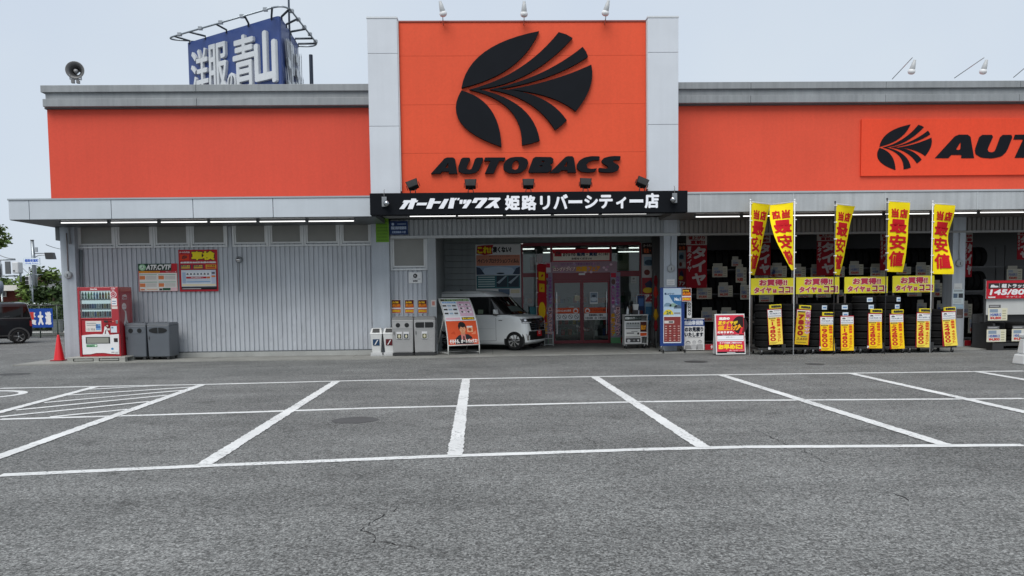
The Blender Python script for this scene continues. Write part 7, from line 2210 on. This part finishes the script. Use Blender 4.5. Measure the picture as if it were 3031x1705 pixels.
# street tree at the left edge
foliage_tree('street_tree', 'leafy street tree cut by the left edge below the canopy end', (gx(-58, 34), 34, 0), 5.2, [(.25, 0, 4.4, .9, 1.1, .75), (-.4, .2, 3.3, 1.0, 1.1, .6), (.15, -.2, 2.75, .7, .9, .45), (-1.0, 0, 4.9, 1.1, 1.0, .7)], 3600, 3, GRN, .11, .12)
tl = [(30, 62, 3.9, 5, GRN2, 'pale green tree behind the brick house roof'), (72, 66, 3.6, 6, DGN, 'dark low tree right of the brick house'), (100, 60, 2.9, 7, GRN, 'mid green bush tree behind the street name pole'),
      (138, 56, 4.2, 8, GRN2, 'bright leafy tree left of the grey pillar'), (160, 52, 3.0, 9, DGN, 'dark leafy tree half hidden by the grey pillar'), (118, 64, 3.3, 10, GRN, 'rounded tree in the middle beyond the fence'), (5, 64, 3.6, 11, DGN, 'dark tree at the far left beyond the house')]
for px, Y, h_, sd, c_, lb in tl:
    foliage_tree('background_tree', lb, (gx(px, Y), Y, 0), h_, [(0, 0, h_ * .62, 1.6, 1.4, h_ * .36), (.8, .3, h_ * .45, 1.2, 1.0, h_ * .3), (-.9, .2, h_ * .42, 1.2, 1.0, h_ * .28)], 5200, sd, c_, .17, .14, 'trees beyond the fence')
hedge = MB()
rr = random.Random(5)
for _ in range(3000):
    x, y = rr.uniform(gx(60, 48), gx(200, 44)), rr.uniform(44, 47)
    z = rr.uniform(.1, 1.7)
    u = Vector((rr.uniform(-1, 1), rr.uniform(-1, 1), rr.uniform(-1, 1))).normalized() * .13
    v = u.cross(Vector((rr.uniform(-1, 1), rr.uniform(-1, 1), rr.uniform(-1, 1)))).normalized() * .07
    p = Vector((x, y, z))
    k = rr.uniform(.6, 1.3)
    hedge.add([p - u, p + v, p + u, p - v], [(0, 1, 2, 3)], (.05 * k, .085 * k, .025 * k))
h_ = hedge.build('hedge', 'foliage')
tag(h_, 'dark green hedge behind the mesh fence', 'hedge')
# brick house
Yh = 58
hx0, hx1 = gx(-120, Yh), gx(51, Yh)
ho = thing('brick_house', 'low red brick house with a white flat roof edge at the far left', 'building', (hx0, Yh, 0))
zr0, zr1 = az(40, 861, Yh), az(40, 845, Yh)
W_ = hx1 - hx0
MB(C('#6d3b33')).box(0, W_, .05, 5, 0, zr0).build('wall', 'brick_face', ho)
br = MB()
bm = MB(C('#8a4a3f')).box(0, .40, -.0, .048, 0, .155)
b0 = bm.build('brick', 'brick_face', ho)
k = 0
for j in range(int(zr0 / .17)):
    for i in range(int(W_ / .42)):
        if W_ - i * .42 > 3.2: continue
        o = b0 if k == 0 else b0.copy()
        if k:
            COL.objects.link(o)
            o.parent = ho
        o.location = (W_ - (i + 1) * .42 - (.2 if j % 2 else 0), 0, .01 + j * .17)
        k += 1
MB(C('#d2d0c8')).box(-.3, W_ + 1.0, -1.1, 5.2, zr0, zr1).build('roof', 'painted_metal', ho)
wd = MB(C('#b9b7b0'))
wx0 = gx(-6, Yh) - hx0
wx1 = gx(22, Yh) - hx0
wz0, wz1 = az(0, 876, Yh), az(0, 862.5, Yh)
wd.box(wx0, wx1, -.08, -.01, wz0 - .08, wz0).box(wx0, wx1, -.08, -.01, wz1 - .02, wz1 + .05).box(wx1 - .08, wx1, -.08, -.01, wz0, wz1 - .02).box((wx0 + wx1) / 2 - .04, (wx0 + wx1) / 2 + .04, -.08, -.01, wz0, wz1 - .02)
wo = wd.build('window', 'painted_metal', ho)
MB(G(.03)).box(wx0, wx1 - .08, -.045, -.03, wz0, wz1 - .02).build('pane', 'dark_glass', wo)
# far gabled house
Yg = 80
x0, z0 = at(86, 838, Yg)
go = thing('gabled_house', 'far grey house with a gabled roof behind the street name pole', 'building', (x0, Yg, 0))
MB(C('#8d8f90')).box(0, 2.8, 0, 4, 0, z0 + .3).build('wall', 'concrete', go)
zt_ = az(100, 829, Yg)
MB(C('#4d5258')).prism([(-.3, z0 + .3), (3.1, z0 + .3), (2.5, zt_ + .6), (.3, zt_ + .6)], -.3, 4).build('roof', 'painted_metal', go)
MB(C('#c9cccd')).poly([(1.3, z0 + .32), (1.45, z0 + .32), (2.05, zt_ + .45), (1.95, zt_ + .5)], -.31).poly([(2.6, z0 + .32), (2.75, z0 + .32), (2.05, zt_ + .55), (1.97, zt_ + .45)], -.312).build('bargeboard', 'painted_metal', go)
ch = tag(MB(C('#5a4038')).box(0, .9, 0, .9, 0, az(100, 818, 70)).build('brick_chimney', 'brick_face', None, 0, False, (gx(95.5, 70), 70, 0)), 'dark brown block stack beside the pedestrian signal', 'stack')
# mesh fence with the blue banner
Yf = 35.0
ft = thing('mesh_fence', 'thin green wire mesh fence along the far side of the lot', 'fence', (gx(40, Yf), Yf, 0))
xf0, xf1 = gx(-40, Yf) - gx(40, Yf), gx(215, Yf) - gx(40, Yf)
ztp = az(140, 904, Yf)
FG = C('#48564f')
k = 0
x = xf0
while x < xf1 + .1:
    MB(FG).tube([(x, 0, 0), (x, 0, ztp)], .03, 8).build('fence_post', 'painted_metal', ft)
    x += .80
MB(G(.03)).tube([(xf0, 0, ztp), (xf1, 0, ztp)], .03, 6).build('top_rail', 'painted_metal', ft)
MB(FG).tube([(xf0, 0, .12), (xf1, 0, .12)], .022, 6).build('bottom_rail', 'painted_metal', ft)
ms_ = MB(FG)
x = xf0
while x < xf1:
    ms_.box(x - .0025, x + .0025, -.0025, .0025, .12, ztp)
    x += .10
z = .2
while z < ztp:
    ms_.box(xf0, xf1, -.0025, .0025, z - .0025, z + .0025)
    z += .15
o = ms_.build('wire_mesh', 'painted_metal', ft)
def d_bn(p, w, h):
    p.rect(0, 0, w, h, L[0], C('#234a9c'), sub=(6, 2))
    p.text('車', w * .12, h * .5, w * .42, h * .82, L[1], WHITE, .02).rect(w * .22, h * .42, w * .36, h * .82, L[4], C('#c8443c'))
    p.text('検', w * .06, h * .14, w * .44, h * .45, L[1], WHITE, .02)
    p.text('大', w * .49, h * .12, w * .68, h * .85, L[1], WHITE, .03).text('道', w * .74, h * .14, w * .95, h * .84, L[1], WHITE, .03)
px_sheet('fence_banner', 'blue cloth banner with white characters tied to the mesh fence', 'banner', (68, 914, 158, 969), Yf - .06, d_bn, .006, material='cloth', edge=C('#234a9c'))
pb = tag(MB(C('#7f8782')).box(0, .4, 0, .25, 0, .75).box(-.02, .42, -.02, .27, .75, .79).build('utility_cabinet', 'painted_metal', None, .01, False, (gx(151, 37), 37, 0)), 'small grey-green utility cabinet behind the fence', 'cabinet')
# low concrete kerb wall and road behind the fence
rd = struct(MB(C('#8c8c88')).box(-60, gx(230, 36), 36.2, 36.5, 0, .18).build('roadside_kerb', 'concrete'))
vr = struct(MB(C('#a5a5a0')).box(-70, gx(260, 40), 39, 43, .004, .006).build('pavement', 'concrete'))
# parked white cars beyond
for i, (px, Y, c_, lb) in enumerate(((150, 46, C('#d4d6d6'), 'white parked car beyond the fence, nearest the grey pillar'), (120, 50, C('#c9cccc'), 'white parked car beyond the fence, left of the other'))):
    cr_ = car('parked_car', lb, 'car', (gx(px, Y), Y, 0), R(180), RD, 3.395, .48, 2.90, .285, c_, c_, (1.03, 1.49), spokes=5)
    cr_['group'] = 'white cars beyond the fence'
# street name pole with signal arm
Yp = 52
xp = gx(107.5, Yp)
ztop = az(107, 712, Yp)
t = thing('street_name_pole', 'grey steel pole with a pale blue street name sign and a lamp arm', 'pole', (xp, Yp, 0))
MB(C('#8c9296')).tube([(0, 0, 0), (-.02, 0, ztop * .7), (-.07, 0, ztop)], .17, 12, r1=.10).build('pole', 'steel', t)
MB(C('#8c9296')).tube([(-.28, -.1, 0), (-.28, -.1, az(100, 790, Yp))], .05, 8).build('side_pipe', 'steel', t)
MB(G(.1)).tube([(-.07, 0, ztop), (-.07, 0, ztop + .05)], .12, 10).build('cap', 'plastic', t)
za_, zb_ = az(130, 750, Yp), az(130, 757, Yp)
MB(G(.3)).tube([(0, 0, za_), (1.4, -.1, za_)], .03, 6).tube([(.05, 0, az(120, 762, Yp)), (.3, -.05, az(120, 757, Yp)), (1.3, -.1, az(130, 753, Yp))], .025, 6).build('arm', 'steel', t)
MB(G(.02)).hexa([(.95, -.3, zb_ - .25), (1.5, -.3, zb_ - .25), (1.5, .05, zb_ - .25), (.95, .05, zb_ - .25)], [(.85, -.25, zb_ + .2), (1.4, -.25, zb_ + .2), (1.4, .05, zb_ + .2), (.85, .05, zb_ + .2)]).build('signal_head', 'plastic', t)
MB(C('#9aa0a4')).box(.12, .26, -.05, .05, az(116, 746, Yp), az(116, 732, Yp)).build('small_box', 'painted_metal', t)
sx0, sz1 = at(107, 763.5, Yp)
sx0, sz1 = at(106.5, 764, Yp)
sx1, sz0 = at(152, 784.5, Yp)
sg = MB(C('#b9c9d4'))
ox = at(106.5, 764, Yp)[0]
l0, l1 = gx(107, Yp) - xp - 0.55, gx(107, Yp) - xp + .55
sg.box(l0, l1, -.26, -.22, sz0, sz1)
so = sg.build('name_plate', 'painted_metal', t)
p = MB()
p.rect(l0 + .03, sz0 + .03, l1 - .03, sz1 - .03, -.262, C('#dfe9f2')).text('姫路安室町', l0 + .08, sz0 + .20, l1 - .08, sz1 - .07, -.264, C('#3a5fb4'), .012).text('Himeji Amuro', l0 + .1, sz0 + .06, l1 - .1, sz0 + .16, -.264, C('#3a5fb4'), .004)
p.build('lettering', 'printed_sheet', so)
# road signals at the left edge
Ys = 46
t = thing('traffic_signal', 'white traffic signal housings on horizontal tubes at the left edge', 'traffic light', (gx(0, Ys), Ys, 0))
sx = lambda px: gx(px, Ys) - gx(0, Ys)
zz1, zz0 = az(20, 769, Ys), az(20, 817, Ys)
MB(C('#7d8488')).tube([(sx(-60), 0, zz1), (sx(52), 0, zz1)], .04, 8).tube([(sx(-60), 0, zz0), (sx(57), 0, zz0)], .04, 8).tube([(sx(7), 0, zz0), (sx(7), 0, zz1)], .05, 8).build('support_tube', 'steel', t)
for a_, b_, y0_, y1_, c_, nm in ((48, 67, 776, 810, '#c3c6c8', 'signal_housing'), (-14, 6, 779, 816, '#c3c6c8', 'signal_housing')):
    MB(C(c_)).box(sx(a_), sx(b_), -.25, .25, az(20, y1_, Ys), az(20, y0_, Ys)).build(nm, 'plastic', t, .06)
m = MB(C('#5a5d5f'))
m.box(sx(22), sx(36), -.05, .05, az(20, 811, Ys), az(20, 774, Ys))
m.build('back_plate', 'painted_metal', t)
MB(G(.05)).box(sx(51.5), sx(57), -.27, -.25, az(20, 804, Ys), az(20, 800.5, Ys)).build('maker_plate', 'plastic', t)
MB(C('#7d8488')).tube([(sx(65), 0, az(20, 835, Ys)), (sx(65), 0, az(20, 808, Ys))], .06, 8).tube([(sx(-55), 0, 0), (sx(-55), 0, zz1 + 1)], .12, 10).build('post', 'steel', t)
t = thing('pedestrian_signal', 'white two-lamp pedestrian signal beside the street name pole', 'traffic light', (gx(88, 50), 50, 0))
sx5 = lambda px: gx(px, 50) - gx(88, 50)
MB(C('#d6d8d8')).box(sx5(82.5), sx5(95), -.15, .15, az(90, 843, 50), az(90, 817, 50)).build('housing', 'plastic', t, .02)
for y0_, y1_ in ((828, 819), (841, 831)): MB(G(.02)).box(sx5(84), sx5(92), -.2, -.151, az(90, y0_, 50), az(90, y1_, 50)).build('lamp_hood', 'plastic', t)
MB(C('#7d8488')).tube([(sx5(89), 0, az(90, 813, 50)), (sx5(131), 0, az(90, 813, 50))], .03, 6).tube([(sx5(95), .1, 0), (sx5(95), .1, az(90, 812, 50))], .05, 8).tube([(sx5(116), 0, az(90, 826, 50)), (sx5(116), 0, az(90, 812, 50))], .02, 6).build('post', 'steel', t)
t = thing('grey_road_post', 'grey post with a boxed head in front of the brick house', 'post', (gx(7, 48), 48, 0))
MB(C('#9aa0a0')).tube([(0, 0, 0), (0, 0, az(7, 858, 48))], .05, 8).build('post', 'steel', t)
MB(C('#6d7684')).lathe([(0, -.45), (.16, -.4), (.2, 0), (.12, .3), (0, .32)], (-.08, 0, az(7, 846, 48)), 'z', 12).build('head', 'painted_metal', t)
# overhead wires and a far pole
t = thing('far_utility_pole', 'thin far utility pole with a crossarm above the trees', 'pole', (gx(148, 95), 95, 0))
MB(C('#6e7376')).tube([(0, 0, 0), (0, 0, az(148, 808, 95))], .16, 8).tube([(-1.2, 0, az(148, 810, 95)), (1.2, 0, az(148, 810, 95))], .06, 6).build('pole', 'concrete', t)
def wire(p, q, Y0, Y1, sag, lb):
    a_ = Vector((ax(p[0], p[1], Y0), Y0, az(p[0], p[1], Y0)))
    b_ = Vector((ax(q[0], q[1], Y1), Y1, az(q[0], q[1], Y1)))
    pts = [a_.lerp(b_, i / 10) - Vector((0, 0, sag * 4 * (i / 10) * (1 - i / 10))) for i in range(11)]
    tag(MB(G(.12)).tube([tuple(v) for v in pts], .022, 5).build('overhead_wire', 'plastic'), lb, 'wire', 'overhead wires')
wire((-10, 750), (45, 766), 50, 50, .1, 'thin wire sloping down to the road signals at the left edge')
wire((136, 724), (186, 738), 52, 56, .05, 'thin wire running right from the top of the street name pole')
wire((66, 792), (128, 797), 60, 60, .5, 'sagging wire between the road signal and the street name pole')
wire((128, 798), (190, 811), 60, 90, .3, 'thin wire low over the trees left of the grey pillar')
